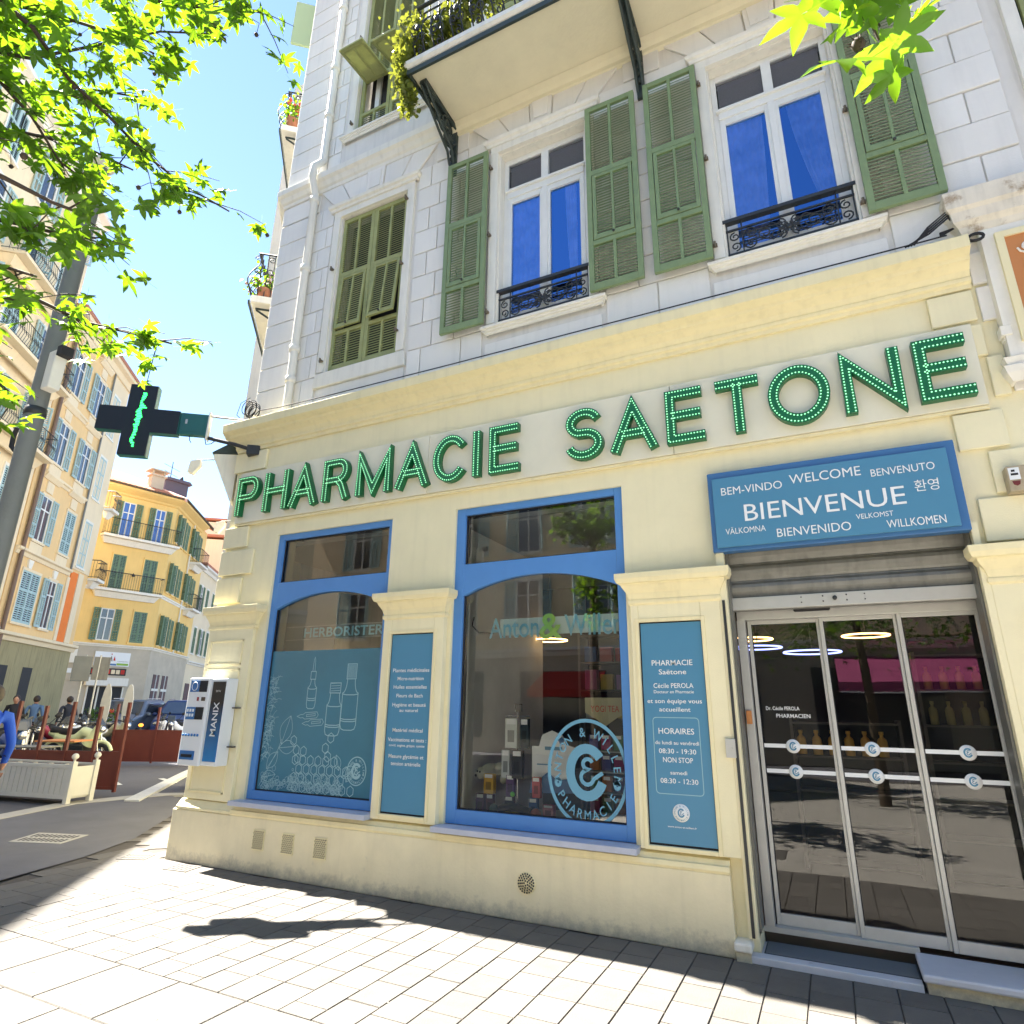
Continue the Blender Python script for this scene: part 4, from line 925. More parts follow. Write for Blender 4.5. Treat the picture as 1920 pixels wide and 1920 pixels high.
# pharmacy cross on its bracket, along the diagonal of the corner
ca = math.atan2(.6, .8)
cr = T('pharmacy_cross', (-7.3, 4.25, 4.945), 'dark LED pharmacy cross with a green light trace, hung from the building corner', 'pharmacy cross', rz=ca)
pc = [(-.16, .48), (.16, .48), (.16, .16), (.47, .16), (.47, -.16), (.16, -.16), (.16, -.48), (-.16, -.48), (-.16, -.16), (-.47, -.16), (-.47, .16), (-.16, .16)]
P('case', MB().prism_y([(a, b) for a, b in pc], -.05, .05), 'case', cr, bev=.006)
P('led_face', MB().prism_y([(a * .985, b * .985) for a, b in pc], -.058, -.0505), 'ledface', cr)
P('led_face', MB().prism_y([(a * .985, b * .985) for a, b in pc], .0505, .058), 'ledface', cr)
gr = MB()
for k in range(34):
    z = .36 - .72 * k / 33; c = .03 - .01 * math.sin(k * .5) - .00 * k; w_ = [.02, .02, .022, .02, .014, .010, .012, .02, .03, .04, .02, .022, .03, .026, .034, .03, .026, .03, .024, .02, .03, .02, .016, .02, .018, .014, .02, .012, .02, .014, .016, .02, .01, .012][k]
    c = [.02, .025, .02, .015, .01, .0, .0, .01, .02, .03, -.0, -.01, -.01, 0, 0, .01, 0, -.01, -.0, .0, -.01, -.01, -.005, -.005, -.005, -.01, -.01, -.02, -.02, -.03, -.025, -.01, 0, 0][k]
    gr.box(c - w_, c + w_, -.062, -.0585, z - .007, z + .007)
P('light_trace', gr, 'ledlit', cr, kind='stuff')
P('control_box', MB().box(.475, .80, -.045, .045, -.14, .15), 'case', cr, bev=.006); P('hatch', MB().box(.52, .76, -.05, -.0455, -.10, .12), 'case', cr, bev=.004); P('latch', MB().box(.54, .565, -.056, -.0505, .0, .06), 'alu', cr)
br = MB().box(.80, .815, -.05, .05, -.18, .19); P('bracket_plate', br, 'trim', cr)
P('arm', MB().tube([(.815, 0, .15), (1.32, 0, .13)], .014, 6), 'alu', cr); P('arm', MB().tube([(.82, 0, -.15), (1.15, .02, -.20), (1.42, .05, -.26)], .024, 6), 'iron', cr)
P('clamp', MB().box(1.30, 1.46, -.03, .09, -.33, -.20), 'iron', cr, bev=.01)
P('cable', MB().tube([(.60, 0, -.14), (.61, .0, -.20), (.63, .0, -.23)], .005, 4).tube([(.78, 0, -.15), (.80, .02, -.23), (.86, .03, -.21), (.9, .02, -.17)], .006, 4), 'rubber', cr)
cb = T('cable_coil', (-6.25, 5.0, 5.07), 'tangle of black cables lying on the cornice beside the downpipe', 'cable')
c_ = MB()
for k in range(7): c_.torus((.02 * (k % 3), -.02 * k + .05, .12 + .006 * k), .095 + .006 * (k % 3), .006, 'y', 20, 4, 1.0)
c_.tube([(.1, -.02, .05), (.3, -.12, .03), (.6, -.08, .03), (1.4, -.06, .03), (3, -.06, .02), (7.3, -.06, .02), (7.5, -.02, .05)], .007, 4); c_.tube([(-.1, 0, .0), (-.24, -.02, .12), (-.22, 0, .30), (-.06, 0, .34)], .005, 4)
P('cable', c_, 'rubber', cb)
cb2 = T('cable_loop', (1.12, 5.0, 5.1), 'loose black cable loops at the right end of the cornice', 'cable')
c_ = MB()
for k in range(4): c_.tube([(-.15 + .02 * k, -.03, .0), (.02, -.04, .06 + .02 * k), (.17, 0, .19 + .02 * k), (.22, .05, .12), (.1, .02, .05 + .01 * k)], .008, 4)
c_.torus((.30, -.02, -.06), .05, .012, 'y', 12, 5, .6); P('cable', c_, 'rubber', cb2)

# spot lamps and canopy on the side wall
for (t, z, lab) in ((.5, 4.62, 'white spot lamp on a thin arm just right of the cross shadow side, upper of two'), (2.4, 4.30, 'white spot lamp on a thin arm beside the letter P, lower of two')):
    o_ = (-6.6 + D1.x * t, 5.06 + D1.y * t, z)
    s = T('spot_lamp', o_, 'white spot lamp on a thin arm below the cross bracket, the upper one' if t < 1 else 'white spot lamp on a thin arm left of the letter P', 'lamp', rz=math.atan2(N1.y, N1.x))
    P('arm', MB().tube([(0, 0, .14), (.3, 0, .16), (.52, 0, .13)], .010, 5), 'alu', s)
    b = MB(); b.add([(.46, -.05, .13), (.58, -.05, .10), (.60, -.05, -.06), (.53, -.05, -.08), (.45, -.05, .05), (.46, .05, .13), (.58, .05, .10), (.60, .05, -.06), (.53, .05, -.08), (.45, .05, .05)],
      [(0, 1, 2, 3, 4), (9, 8, 7, 6, 5), (0, 5, 6, 1), (1, 6, 7, 2), (2, 7, 8, 3), (3, 8, 9, 4), (4, 9, 5, 0)])
    P('lamp_head', b, 'trim', s, bev=.006)
cn = T('side_canopy', (-6.6, 5.16, 4.0), 'pale wedge-shaped canopy with a dark top on the side wall under the cross bracket', 'canopy', rz=math.atan2(N1.y, N1.x))
P('canopy_cloth', MB().prism_y([(0, .12), (.02, .10), (.30, .70), (.30, .74), (0, .76)], -1.6, -.10), 'trim', cn)
P('top_cover', MB().prism_y([(0, .77), (.32, .745), (.32, .76), (0, 1.0)], -1.62, -.09), 'irong', cn)

# film and drawings on the left window, lettering bars behind the glass
fw = T('window_film', (-4.8, 5.23, .735), 'teal film with drawn bottles and honeycomb on the left shop window', 'window film')
fv = lambda mb: (setattr(mb, 'v', [(x + 4.8, y - 5.23, z - .735) for x, y, z in mb.v]), mb)[1]
P('film', fv(MB().box(-5.56, -4.03, 5.2105, 5.2135, .74, 2.165)), 'film', fw)
YF = 5.2095
def line_art(lines, w_=.008, name='drawing'):
    mb = MB()
    for i, (pts, cl) in enumerate(lines): mb.ribbon(pts, w_, YF - .0003 * (i % 7), cl)
    P(name, fv(mb), 'pale', fw)
def bottle(cx, z0, w, h, neck, cap, label=True):
    L_ = []; zs = z0 + h * .72
    L_.append(([(cx - neck, z0 + h)] + [(cx - neck - (w - neck) * (1 - math.cos(q * PI / 12)) , zs + (h * .28) * (1 - math.sin(q * PI / 12)) ) for q in range(7)] + [(cx - w, z0 + .05), (cx - w * .85, z0 + .012), (cx - w * .5, z0), (cx + w * .5, z0), (cx + w * .85, z0 + .012), (cx + w, z0 + .05)] +
              [(cx + neck + (w - neck) * (1 - math.cos(q * PI / 12)), zs + (h * .28) * (1 - math.sin(q * PI / 12))) for q in range(6, -1, -1)] + [(cx + neck, z0 + h)], False))
    for z in (zs - .01, z0 + .09, z0 + .11): L_.append(([(cx - w, z), (cx - w * .5, z - .008), (cx + w * .5, z - .008), (cx + w, z)], False))
    L_.append(([(cx - neck - .01, z0 + h), (cx - neck - .01, z0 + h + cap), (cx + neck + .01, z0 + h + cap), (cx + neck + .01, z0 + h)], True))
    return L_
line_art(bottle(-4.60, 1.30, .095, .42, .06, .10)); line_art(bottle(-4.40, 1.36, .10, .50, .05, .15)); line_art(bottle(-4.92, 1.56, .06, .30, .025, .08) + [([(-4.935, 1.94), (-4.93, 2.06), (-4.92, 2.09), (-4.91, 2.06), (-4.905, 1.94)], False)], .007)
line_art([([(-4.45 + .012 * k, 1.87), (-4.45 + .012 * k, 2.0)], False) for k in range(9)] + [([(-4.66, 1.74 + .025 * k), (-4.54, 1.745 + .025 * k)], False) for k in range(4)], .005)
for (x, z) in ((-4.92, 1.50), (-4.84, 1.43)):
    line_art([([(x - .17, z - .02), (x - .12, z - .035), (x - .09, z - .03), (x - .06, z - .045), (x + .10, z - .03), (x + .12, z), (x + .10, z + .03), (x - .06, z + .02), (x - .09, z), (x - .12, z)], True), ([(x - .04, z - .02), (x + .08, z - .008), (x + .08, z + .012), (x - .04, z)], True)], .005)
hexs = []
for r_, row in enumerate([(0, 8, -5.02), (1, 7, -5.05), (2, 8, -4.99), (3, 6, -5.05)]):
    for k in range(row[1]): hexs.append((row[2] + .103 * k, .80 + .085 * row[0]))
hexs += [(-5.10, 1.24), (-5.05, 1.15), (-4.95, 1.14), (-4.60, 1.28), (-4.66, 1.18), (-4.62, 1.10), (-5.02, 1.07)]
hx = []
for x, z in hexs: hx.append(([(x + .044 * math.sin(q * PI / 3), z + .049 * math.cos(q * PI / 3)) for q in range(6)], True))
line_art(hx, .007, 'honeycomb')
rr = random.Random(5); vl = []
def leaf_line(x, z, a, l):
    c, s_ = math.cos(a), math.sin(a); w2 = l * .28
    vl.append(([(x + c * l * u - s_ * w2 * math.sin(PI * u), z + s_ * l * u + c * w2 * math.sin(PI * u)) for u in [i / 8 for i in range(9)]] + [(x + c * l * u + s_ * w2 * math.sin(PI * u), z + s_ * l * u - c * w2 * math.sin(PI * u)) for u in [1 - i / 8 for i in range(1, 8)]], True))
    vl.append(([(x, z), (x + c * l, z + s_ * l)], False))
for u in (.25, .45, .65): pass
leaf_line(-5.27, 1.20, 1.25, .30); leaf_line(-5.30, 1.16, .1, .24); leaf_line(-5.44, .95, .9, .22); leaf_line(-5.50, .86, .2, .2); leaf_line(-4.42, .92, .5, .2); leaf_line(-4.36, .88, 1.1, .2); leaf_line(-4.46, .98, 1.9, .15)
vl.append(([(-5.52, .78), (-5.42, .95), (-5.30, 1.16), (-5.27, 1.25)], False))
line_art(vl, .005, 'leaf_drawing'); fw.children[-1]['kind'] = 'stuff'
vl = []
for k in range(150):
    z = 1.05 + .85 * rr.random(); x = -5.49 + .03 * (z - 1) + rr.gauss(0, .035); a = rr.random() * PI; l = .02 + .03 * rr.random()
    vl.append(([(x - l * math.cos(a), z - l * math.sin(a)), (x, z + .012), (x + l * math.cos(a), z + l * math.sin(a))], False))
for k in range(170):
    x = -5.5 + 1.1 * rr.random(); z = .765 + .13 * abs(rr.gauss(0, .55)); z = min(z, 1.0); rx = .012 + .02 * rr.random()
    vl.append(([(x + rx * math.cos(q * PI / 4), z + rx * math.sin(q * PI / 4)) for q in range(8)], True))
line_art(vl, .0035, 'flower_drawing')
for c_ in fw.children:
    if c_.name.split('.')[0] in ('flower_drawing', 'leaf_drawing', 'honeycomb'): c_['kind'] = 'stuff'
lg0 = len(COL.objects); roundel(fw, -4.24 + 4.8, .985 - .735, .115, YF - 5.23, 'pale', 1.12)
hb = T('herboristerie_sign', (-4.72, 5.29, 2.29), 'row of teal letters HERBORISTERIE on glass bars behind the left shop window', 'hanging sign')
P('bar', MB().box(-.75, .70, .0, .012, .0, .008).box(-.75, .70, 0, .012, .145, .153), 'alu', hb); P('backing', MB().box(-.50, .70, .004, .008, .01, .143), mat('frosted', (.12, .16, .15), .5), hb)
P('lettering', text_mb('HERBORISTERIE', x0=-.47, x1=.75, zc=.078, y=-.01, h=.105, bold=.02), mat('bright_teal', (.30, .62, .70), .5), hb)
P('logo', MB(), None, hb) if False else None

# roundel on the right window and the hanging name behind it
rw = T('window_roundel', (-1.86, 5.21, 1.10), 'large light blue ANTON & WILLEM PHARMACIE roundel stuck on the right shop window', 'window sticker')
stk = mat('light_blue_sticker', (.13, .33, .46), .6); M['stk'] = stk
roundel(rw, 0, 0, .335, -.001, 'stk', 1.2)
ah = T('hanging_name_sign', (-2.25, 5.42, 2.32), 'hanging glass sign with teal Anton, a lime ampersand and Willem behind the right window', 'hanging sign')
P('glass_strip', MB().box(-.55, .72, .01, .014, -.06, .10), mat('pale_glass', (.55, .72, .70), .3), ah)
P('lettering', text_mb('Anton', x0=-.66, x1=-.13, zc=.02, y=-.01, h=.20, bold=.01), mat('teal_letter', (.16, .50, .66), .4), ah)
P('lettering', text_mb('Willem', x0=.13, x1=.74, zc=.02, y=-.01, h=.20, bold=.01), bpy.data.materials['teal_letter'], ah)
P('ampersand', text_mb('&', x0=-.115, x1=.115, zc=.02, y=-.03, h=.24, bold=.02), mat('lime', (.30, .70, .06), .5), ah)
P('cable', MB().tube([(-.62, 0, -.03), (-.78, 0, -.02), (-.86, 0, .05), (-.84, 0, .14)], .008, 5), 'rubber', ah)

# ------------------------------------------------------------------ ground
g = MB().add([(-300, -300, -.02), (300, -300, -.02), (300, 300, -.02), (-300, 300, -.02)], [(0, 1, 2, 3)])
gd = P('ground', g, 'road', None, kind='structure')
def edge_x(y):          # left edge of the paved area
    pts = [(-60, -7.0), (3.6, -7.0), (4.8, -7.5), (5.6, -8.05), (7.8, -10.1), (14, -15.3), (40, -36.9)]
    for (y0, x0), (y1, x1) in zip(pts[:-1], pts[1:]):
        if y0 <= y <= y1: return x0 + (x1 - x0) * (y - y0) / (y1 - y0)
    return -7
bd = [(-7.0, -8), (-7.0, 3.6), (-7.5, 4.8), (-8.05, 5.6), (-10.1, 7.8), (-15.3, 14), (-36.9, 40), (-34, 40), (-6, 6), (4.6, 5.5), (4.6, -8)]
pv = P('pavement', MB().add([(a, b, -.006) for a, b in bd], [tuple(range(len(bd)))]), 'joint', None, kind='structure')
# small pavers near the facade, each a block of its own; larger slabs further out
JX, JL, Y0 = .2365, .285, 3.085
variants = []
rr = random.Random(11)
for v in range(4):
    mb = MB(); d = .0026; a, b = JX / 2 - d, JL / 2 - d; c = .003
    mb.add([(-a, -b, 0), (a, -b, 0), (a, b, 0), (-a, b, 0), (-a + c, -b + c, .006), (a - c, -b + c, .006), (a - c, b - c, .006), (-a + c, b - c, .006)],
           [(4, 5, 6, 7), (0, 1, 5, 4), (1, 2, 6, 5), (2, 3, 7, 6), (3, 0, 4, 7)])
    variants.append(mb.mesh('paver')); variants[-1].materials.append(M['paver'])
cells = []
k = -14
for i in range(-20, 30):
    x = -3.155 + JX * (i + .5)
    off = [0, .45, .2, .7, .35, .85, .1][i % 7] * JL
    y = Y0; first = off
    segs = []
    yy = Y0
    if first > .08: segs.append((yy, yy + first)); yy += first
    while yy < 5.06: segs.append((yy, yy + JL)); yy += JL
    for a, b in segs:
        if b > 5.055 and x > -6.6: b = min(b, 5.055)
        if b - a < .05 or x - JX / 2 < edge_x((a + b) / 2) + .0: continue
        cells.append((x, a, b))
cells.sort(key=lambda c: (c[0] + 1) ** 2 + c[1] ** 2)
rest = MB()
for n, (x, a, b) in enumerate(cells):
    if n < 300:
        o = bpy.data.objects.new('paver', variants[n % 4]); link(o, pv); o.location = (x, (a + b) / 2, -.003 + rr.uniform(-.0012, .0012)); o.scale = (1, (b - a) / JL, 1)
        o.rotation_euler = (rr.uniform(-.004, .004), rr.uniform(-.004, .004), 0)
    else: rest.box(x - JX / 2 + .0025, x + JX / 2 - .0025, a + .0025, b - .0025, -.005, .003)
# strip left of the corner and along the side street
for r_ in range(60):
    t = .1 + r_ * .235
    for q in range(7):
        o1 = .02 + q * .34 + (.17 if r_ % 2 else 0)
        pts = [along(t + .003, o1 + .003, (-6.6, 5.06)), along(t + .232, o1 + .003, (-6.6, 5.06)), along(t + .232, o1 + .337, (-6.6, 5.06)), along(t + .003, o1 + .337, (-6.6, 5.06))]
        if all(y > 5.06 and x > edge_x(y) for x, y in pts): rest.prism_z(pts, -.005, .003)
P('small_pavers', rest, 'paver', pv, kind='stuff')
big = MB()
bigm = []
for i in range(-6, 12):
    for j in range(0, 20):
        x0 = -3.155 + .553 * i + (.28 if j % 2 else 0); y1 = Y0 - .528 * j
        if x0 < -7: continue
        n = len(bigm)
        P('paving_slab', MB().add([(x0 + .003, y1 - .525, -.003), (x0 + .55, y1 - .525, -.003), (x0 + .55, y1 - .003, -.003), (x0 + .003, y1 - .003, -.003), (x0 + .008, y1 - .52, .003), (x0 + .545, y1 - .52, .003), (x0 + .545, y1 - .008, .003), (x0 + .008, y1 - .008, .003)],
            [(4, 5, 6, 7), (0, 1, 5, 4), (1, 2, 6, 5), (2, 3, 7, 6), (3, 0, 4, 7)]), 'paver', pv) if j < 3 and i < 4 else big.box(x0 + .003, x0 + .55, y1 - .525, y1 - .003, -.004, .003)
P('large_slabs', big, 'slab', pv, kind='stuff')  # unseen slabs, coloured paler than the visible ones to throw light back
# asphalt patch, kerbs and painted lines on the side road
P('road', MB().add([(x, y, .0042) for x, y in [(-7.08, -8), (-7.08, 3.6), (-7.42, 4.7), (-7.9, 5.6), (-9.75, 7.8), (-10.95, 8.3), (-11.35, 6.9), (-10.7, 5.3), (-10.6, -8)]], [tuple(range(9))]), 'asphalt', None, kind='structure')
P('kerb', MB().prism_z([(-10.6, -8), (-10.62, 5.3), (-11.25, 6.85), (-10.95, 8.2), (-10.5, 8.6), (-10.6, 8.9), (-11.35, 8.3), (-11.6, 6.8), (-10.95, 5.25), (-10.95, -8)], -.02, .012), 'kerb', None, kind='structure')
P('kerb', MB().prism_z([(-10.65, 7.5), (-13.9, 11.0), (-36, 36.5), (-36.2, 36.3), (-14.1, 10.9), (-10.9, 7.4)], -.02, .03), 'paint', None, kind='structure')
rp = MB()
for a, b in (((-12.6, 9.6), (-13.6, 10.0)), ((-13.2, 8.8), (-15.0, 9.6))):
    d = (Vector(b) - Vector(a)).normalized() * .5; n_ = Vector((-d.y, d.x)) * .12
    rp.add([(a[0] - n_.x, a[1] - n_.y, -.008), (b[0] - n_.x, b[1] - n_.y, -.008), (b[0] + n_.x, b[1] + n_.y, -.008), (a[0] + n_.x, a[1] + n_.y, -.008)], [(0, 1, 2, 3)])
P('road_marking', rp, 'paint', None, kind='structure')
rp = MB()
for k in range(5):
    x, y = -17.5 - .9 * k, 8.0 + .5 * k; rp.add([(x, y, -.008), (x - 1.6, y - .7, -.008), (x - 1.65, y - .58, -.008), (x - .05, y + .12, -.008)], [(0, 1, 2, 3)])
P('road_marking', rp, 'paint', None, kind='structure')
def cover(name, pts, lab, cat, mm='kerb', nx=9, ny=3):
    cx = sum(p[0] for p in pts) / 4; cy = sum(p[1] for p in pts) / 4
    t = T(name, (cx, cy, .0), lab, cat)
    z = .009
    P('frame', MB().prism_z([(a - cx, b - cy) for a, b in pts], -.004, z), mm, t)
    g_ = MB(); A = [Vector(p) for p in pts]
    for i in range(nx):
        for j in range(ny):
            def at(u, v): return (A[0] * (1 - u) + A[1] * u) * (1 - v) + (A[3] * (1 - u) + A[2] * u) * v
            u0, u1, v0, v1 = (i + .25) / nx, (i + .75) / nx, (j + .15) / ny, (j + .85) / ny
            q = [at(.06 + .88 * u, .08 + .84 * v) for u, v in ((u0, v0), (u1, v0), (u1, v1), (u0, v1))]
            g_.prism_z([(p.x - cx, p.y - cy) for p in q], z, z + .0015)
    P('slots', g_, 'rubber', t, kind='stuff')
cover('drain_grate', [(-8.94, 4.72), (-8.31, 4.95), (-8.55, 5.42), (-9.22, 5.2)], 'dark iron drain grate in the asphalt of the side road', 'drain', 'kerb', 10, 2)
cover('inspection_cover', [(-7.03, 4.80), (-6.74, 4.92), (-6.86, 5.14), (-7.15, 5.02)], 'small grated cover in the paving just left of the building corner', 'cover', 'paver', 7, 2)
cover('inspection_cover', [(-6.22, 4.76), (-5.93, 4.80), (-5.98, 5.03), (-6.29, 4.99)], 'patterned metal cover in the paving at the foot of the plinth', 'cover', 'paver', 5, 3)
rr = random.Random(77); gum = MB()
for k in range(70):
    x, y, q = rr.uniform(-6.5, 1.5), rr.uniform(2.4, 5.0), rr.uniform(.004, .012)
    gum.prism_z([(x + q * rr.uniform(.7, 1.2) * math.cos(a), y + q * rr.uniform(.7, 1.2) * math.sin(a)) for a in [2 * PI * i / 8 for i in range(8)]], .003, .0052)
P('gum_spots', gum, mat('old_gum', (.19, .18, .165), .8), pv, kind='stuff')

# ------------------------------------------------------------------ far buildings: local x along the facade, y inwards, z up
def far_shutter_mesh(w_, h):
    mb = MB(); s = .07
    mb.box(0, s, -.05, 0, 0, h); mb.box(w_ - s, w_, -.05, 0, 0, h)
    for a, b in ((0, .1), (h * .28, h * .28 + .07), (h * .6, h * .6 + .09), (h - .08, h)): mb.box(s, w_ - s, -.05, 0, a, b)
    mb.box(w_ / 2 - .02, w_ / 2 + .02, -.045, 0, .1, h - .08)
    n = int(h / .09)
    for k in range(n):
        z = h * k / n; mb.add([(s, -.04, z), (w_ - s, -.04, z), (w_ - s, -.01, z + .06), (s, -.01, z + .06)], [(0, 1, 2, 3)])
    return mb.mesh('shutter')
_cache = {}
def fshutter(parent, x, z, w_, h, m, open_side=0, y=-.02):
    k = (round(w_, 2), round(h, 2), m)
    if k not in _cache: me = far_shutter_mesh(w_, h); me.materials.append(M[m]); _cache[k] = me
    o = bpy.data.objects.new('shutter', _cache[k]); link(o, parent); o.location = (x, y, z)
    if open_side: o.rotation_euler.z = open_side
    return o
def fwindow(parent, x, z, w_, h, m, mode='open', surround_='peach2', blue=False, sw=None):
    g_ = MB(); s = .07
    g_.box(x - s, x, -.05, .02, z - .0, z + h); g_.box(x + w_, x + w_ + s, -.05, .02, z, z + h); g_.box(x - s, x + w_ + s, -.06, .02, z + h, z + h + .12); g_.box(x - s - .05, x + w_ + s + .05, -.10, .02, z - .10, z)
    o = P('window', g_, surround_, parent)
    P('glazing', MB().box(x, x + w_, -.012, -.004, z, z + h), 'glassfar' if not blue else 'bluefar', o)
    if mode != 'closed':
        f = MB()
        for a in (x, x + w_ / 2 - .03, x + w_ - .06): f.box(a, a + .06, -.04, -.012, z, z + h)
        for b in (z, z + h * .68, z + h - .06): f.box(x + .06, x + w_ - .06, -.035, -.013, b, b + .06)
        P('frame', f, 'white_paint', o)
    sw = sw or w_ / 2
    if mode == 'open':
        fshutter(o, x - sw - .02, z, sw, h, m, 0, -.055); fshutter(o, x + w_ + .02, z, sw, h, m, 0, -.055)
    elif mode == 'ajar':      # shutters standing out from the wall
        fshutter(o, x, z, sw, h, m, -2.1, -.055); q = fshutter(o, x + w_, z, sw, h, m, -1.0, -.055)
    elif mode == 'closed':
        fshutter(o, x, z, w_ / 2, h, m, 0, -.0); fshutter(o, x + w_ / 2, z, w_ / 2, h, m, 0, .0)
    return o
M['bluefar'] = mat('sky_blue_glass', (.04, .12, .40), .12, spec=1.0)
def frail(parent, x0, x1, z, d, h=1.0, step=.12, m='iron', curly=False):
    r_ = MB(); P_ = [(x0, 0, z + h), (x0, -d, z + h), (x1, -d, z + h), (x1, 0, z + h)]
    r_.tube(P_, .025, 4); r_.tube([(a, b, z + .08) for a, b, _ in P_], .015, 4)
    n = int((x1 - x0) / step)
    for k in range(n + 1):
        x = x0 + (x1 - x0) * k / n; r_.tube([(x, -d, z), (x, -d - (.1 if curly else 0), z + h * .35), (x, -d, z + h)], .010, 3, cap=False)
        if curly: r_.tube([(x + a, -d, z + h * .55 + c) for a, c in scroll(.03, 0, .09, 1.2, k)], .010, 3, cap=False)
    for y in (-d * .33, -d * .66):
        for x in (x0, x1): r_.tube([(x, y, z), (x, y, z + h)], .010, 3, cap=False)
    return P('railing', r_, m, parent)
def fbalcony(parent, x0, x1, z, d=.7, m='peach2', curly=True, rm='iron', step=.12):
    o = P('balcony', MB().box(x0, x1, -d, 0, z - .14, z), m, parent)
    P('corbel', MB().sweep([(x0 + .05, 0), (x0 + .05, -d * .6), (x1 - .05, -d * .6), (x1 - .05, 0)], [(-.3, z - .5), (-.2, z - .5), (0, z - .16), (-.3, z - .16)]), m, o)
    frail(o, x0 + .03, x1 - .03, z, d - .05, curly=curly, m=rm, step=step)
    return o
def moulded(parent, x0, x1, z, m, h=.25, d=.18, name='string_course'):
    return P(name, MB().sweep([(x0, 0), (x1, 0)], [(0, z - h), (d * .3, z - h), (d * .5, z - h * .5), (d, z - h * .35), (d, z), (0, z + .03)]), m, parent)
LA = math.atan2(.77, -.64) + PI          # local +x must run so that outward (-y) faces the street
# left row: facade through (-20.1, 1.3) along D1. local x = -t so that -y points to the street side
def left_T(name, t, label): return T(name, (-20.1 + D1.x * t, 1.3 + D1.y * t, 0), label, 'building', rz=math.atan2(D1.y, D1.x))
A_ = left_T('peach_apartment_house', 16.1, 'peach apartment house with blue grey shutters and an orange panel, behind the lamp pole')
LX = lambda t: t - 16.1
P('wall', MB().box(0, 7.6, 0, .3, 4.35, 19.5), 'peach', A_)
P('ground_floor_wall', MB().box(.0, 7.6, 0, .3, 0, 4.2), 'olive', A_)
P('return_wall', MB().box(7.3, 7.6, .3, 12, 0, 19.5), 'peach2', A_)
P('roof', MB().box(-.2, 7.9, -.5, 12, 19.75, 19.95), 'tile', A_)
moulded(A_, -.05, 7.75, 4.40, 'peach2', .35, .25); moulded(A_, 0, 5.3, 7.95, 'peach2', .3, .2); moulded(A_, 0, 7.7, 19.75, 'peach2', .6, .45, 'eaves_cornice')
P('corner_band', MB().box(5.4, 7.62, -.04, 0, 8.1, 19.15), 'peach2', A_)
P('orange_panel', MB().box(5.55, 6.35, -.045, -.001, 4.45, 7.95), 'orange', A_)
P('white_band', MB().box(6.4, 7.0, -.06, -.001, 4.45, 8.0), 'peach2', A_); P('white_band', MB().box(5.2, 5.5, -.06, -.001, 4.45, 7.6), 'peach2', A_)
P('downpipe', MB().tube([(5.3, -.08, 8), (5.3, -.08, 19.2)], .05, 6), 'pole', A_)
P('downpipe', MB().tube([(.35, -.12, .2), (.35, -.12, 19.2)], .09, 6), mat('brown_pipe', (.18, .12, .09), .7), A_)
for k, (za, zb) in enumerate(((8.5, 10.6), (12.25, 14.3), (15.9, 18.0))):
    if k > 0: moulded(A_, .7, 5.2, za - .55, 'peach2', .25, .15)
    fwindow(A_, LX(19.75), za, 1.0, zb - za, 'blueshut', 'closed' if k == 0 else 'open', sw=.52)
    fwindow(A_, LX(17.15), za, 1.0, zb - za, 'blueshut', 'open', sw=.52)
    fwindow(A_, LX(21.95), za - .2, .85, zb - za + .3, 'blueshut', 'closed', 'trim')
    for x in (LX(19.75), LX(17.15)):
        P('window_hood', MB().sweep([(x - .3, 0), (x + 1.25, 0)], [(0, zb + .75), (.05, zb + .75), (.18, zb + .95), (.18, zb + 1.05), (0, zb + 1.1)]), 'peach2', A_)
        P('relief_panel', MB().box(x + .15, x + .8, -.05, 0, zb + .2, zb + .7), 'peach2', A_); P('apron_panel', MB().box(x - .1, x + 1.05, -.06, 0, za - .55, za - .12), 'peach2', A_)
for x, md in ((LX(17.1), 'closed'), (LX(19.55), 'open')):
    fwindow(A_, x, 4.85, 1.6 if md == 'closed' else .85, 2.25, 'blueshut', md, sw=.5)
    P('keystone', MB().prism_y([(x + .3, 7.22), (x + .55, 7.22), (x + .65, 7.6), (x + .2, 7.6)], -.08, 0), 'trim', A_)
for z, in ((8.0,), (12.0,)): fbalcony(A_, 7.62, 8.6, z, .5, 'trim', True, step=.1)
for t in (19.6, 17.4): P('door', MB().box(LX(t) - .45, LX(t) + .45, -.01, .05, .3, 3.05), 'dark', A_)
# building B: tall neighbour nearer, mostly behind leaves
B_ = left_T('beige_balcony_house', -8.0, 'tall beige house with ironwork balconies behind the leaves at the left edge')
P('wall', MB().box(0, 24, 0, .3, 0, 24.4), 'peach2', B_); P('return_wall', MB().box(23.7, 24, .3, 12, 0, 24.4), 'peach', B_); moulded(B_, 0, 24.2, 24.8, 'trim', .6, .6, 'eaves_cornice')
moulded(B_, 0, 24, 4.5, 'trim', .4, .25); P('roof', MB().box(0, 24, .3, 12, 24.2, 24.4), 'tile', B_)
for fl in range(6):
    z = 5.3 + fl * 3.25
    for k in range(8):
        x = 21.8 - k * 2.85; fwindow(B_, x, z, 1.1, 2.2, 'blueshut', ('open', 'closed', 'ajar')[(fl + k) % 3], 'trim')
    if fl in (2, 3, 4): fbalcony(B_, 17.8, 23.5, z - .15, .9, 'peach2', True, step=.16)
# yellow building: corner at (-37.37, 25.34)
Y_ = T('yellow_corner_house', (-37.37, 25.34, 0), 'yellow house with green shutters, balconies and red tiled roof at the street corner', 'building', rz=math.atan2(.98, .2))
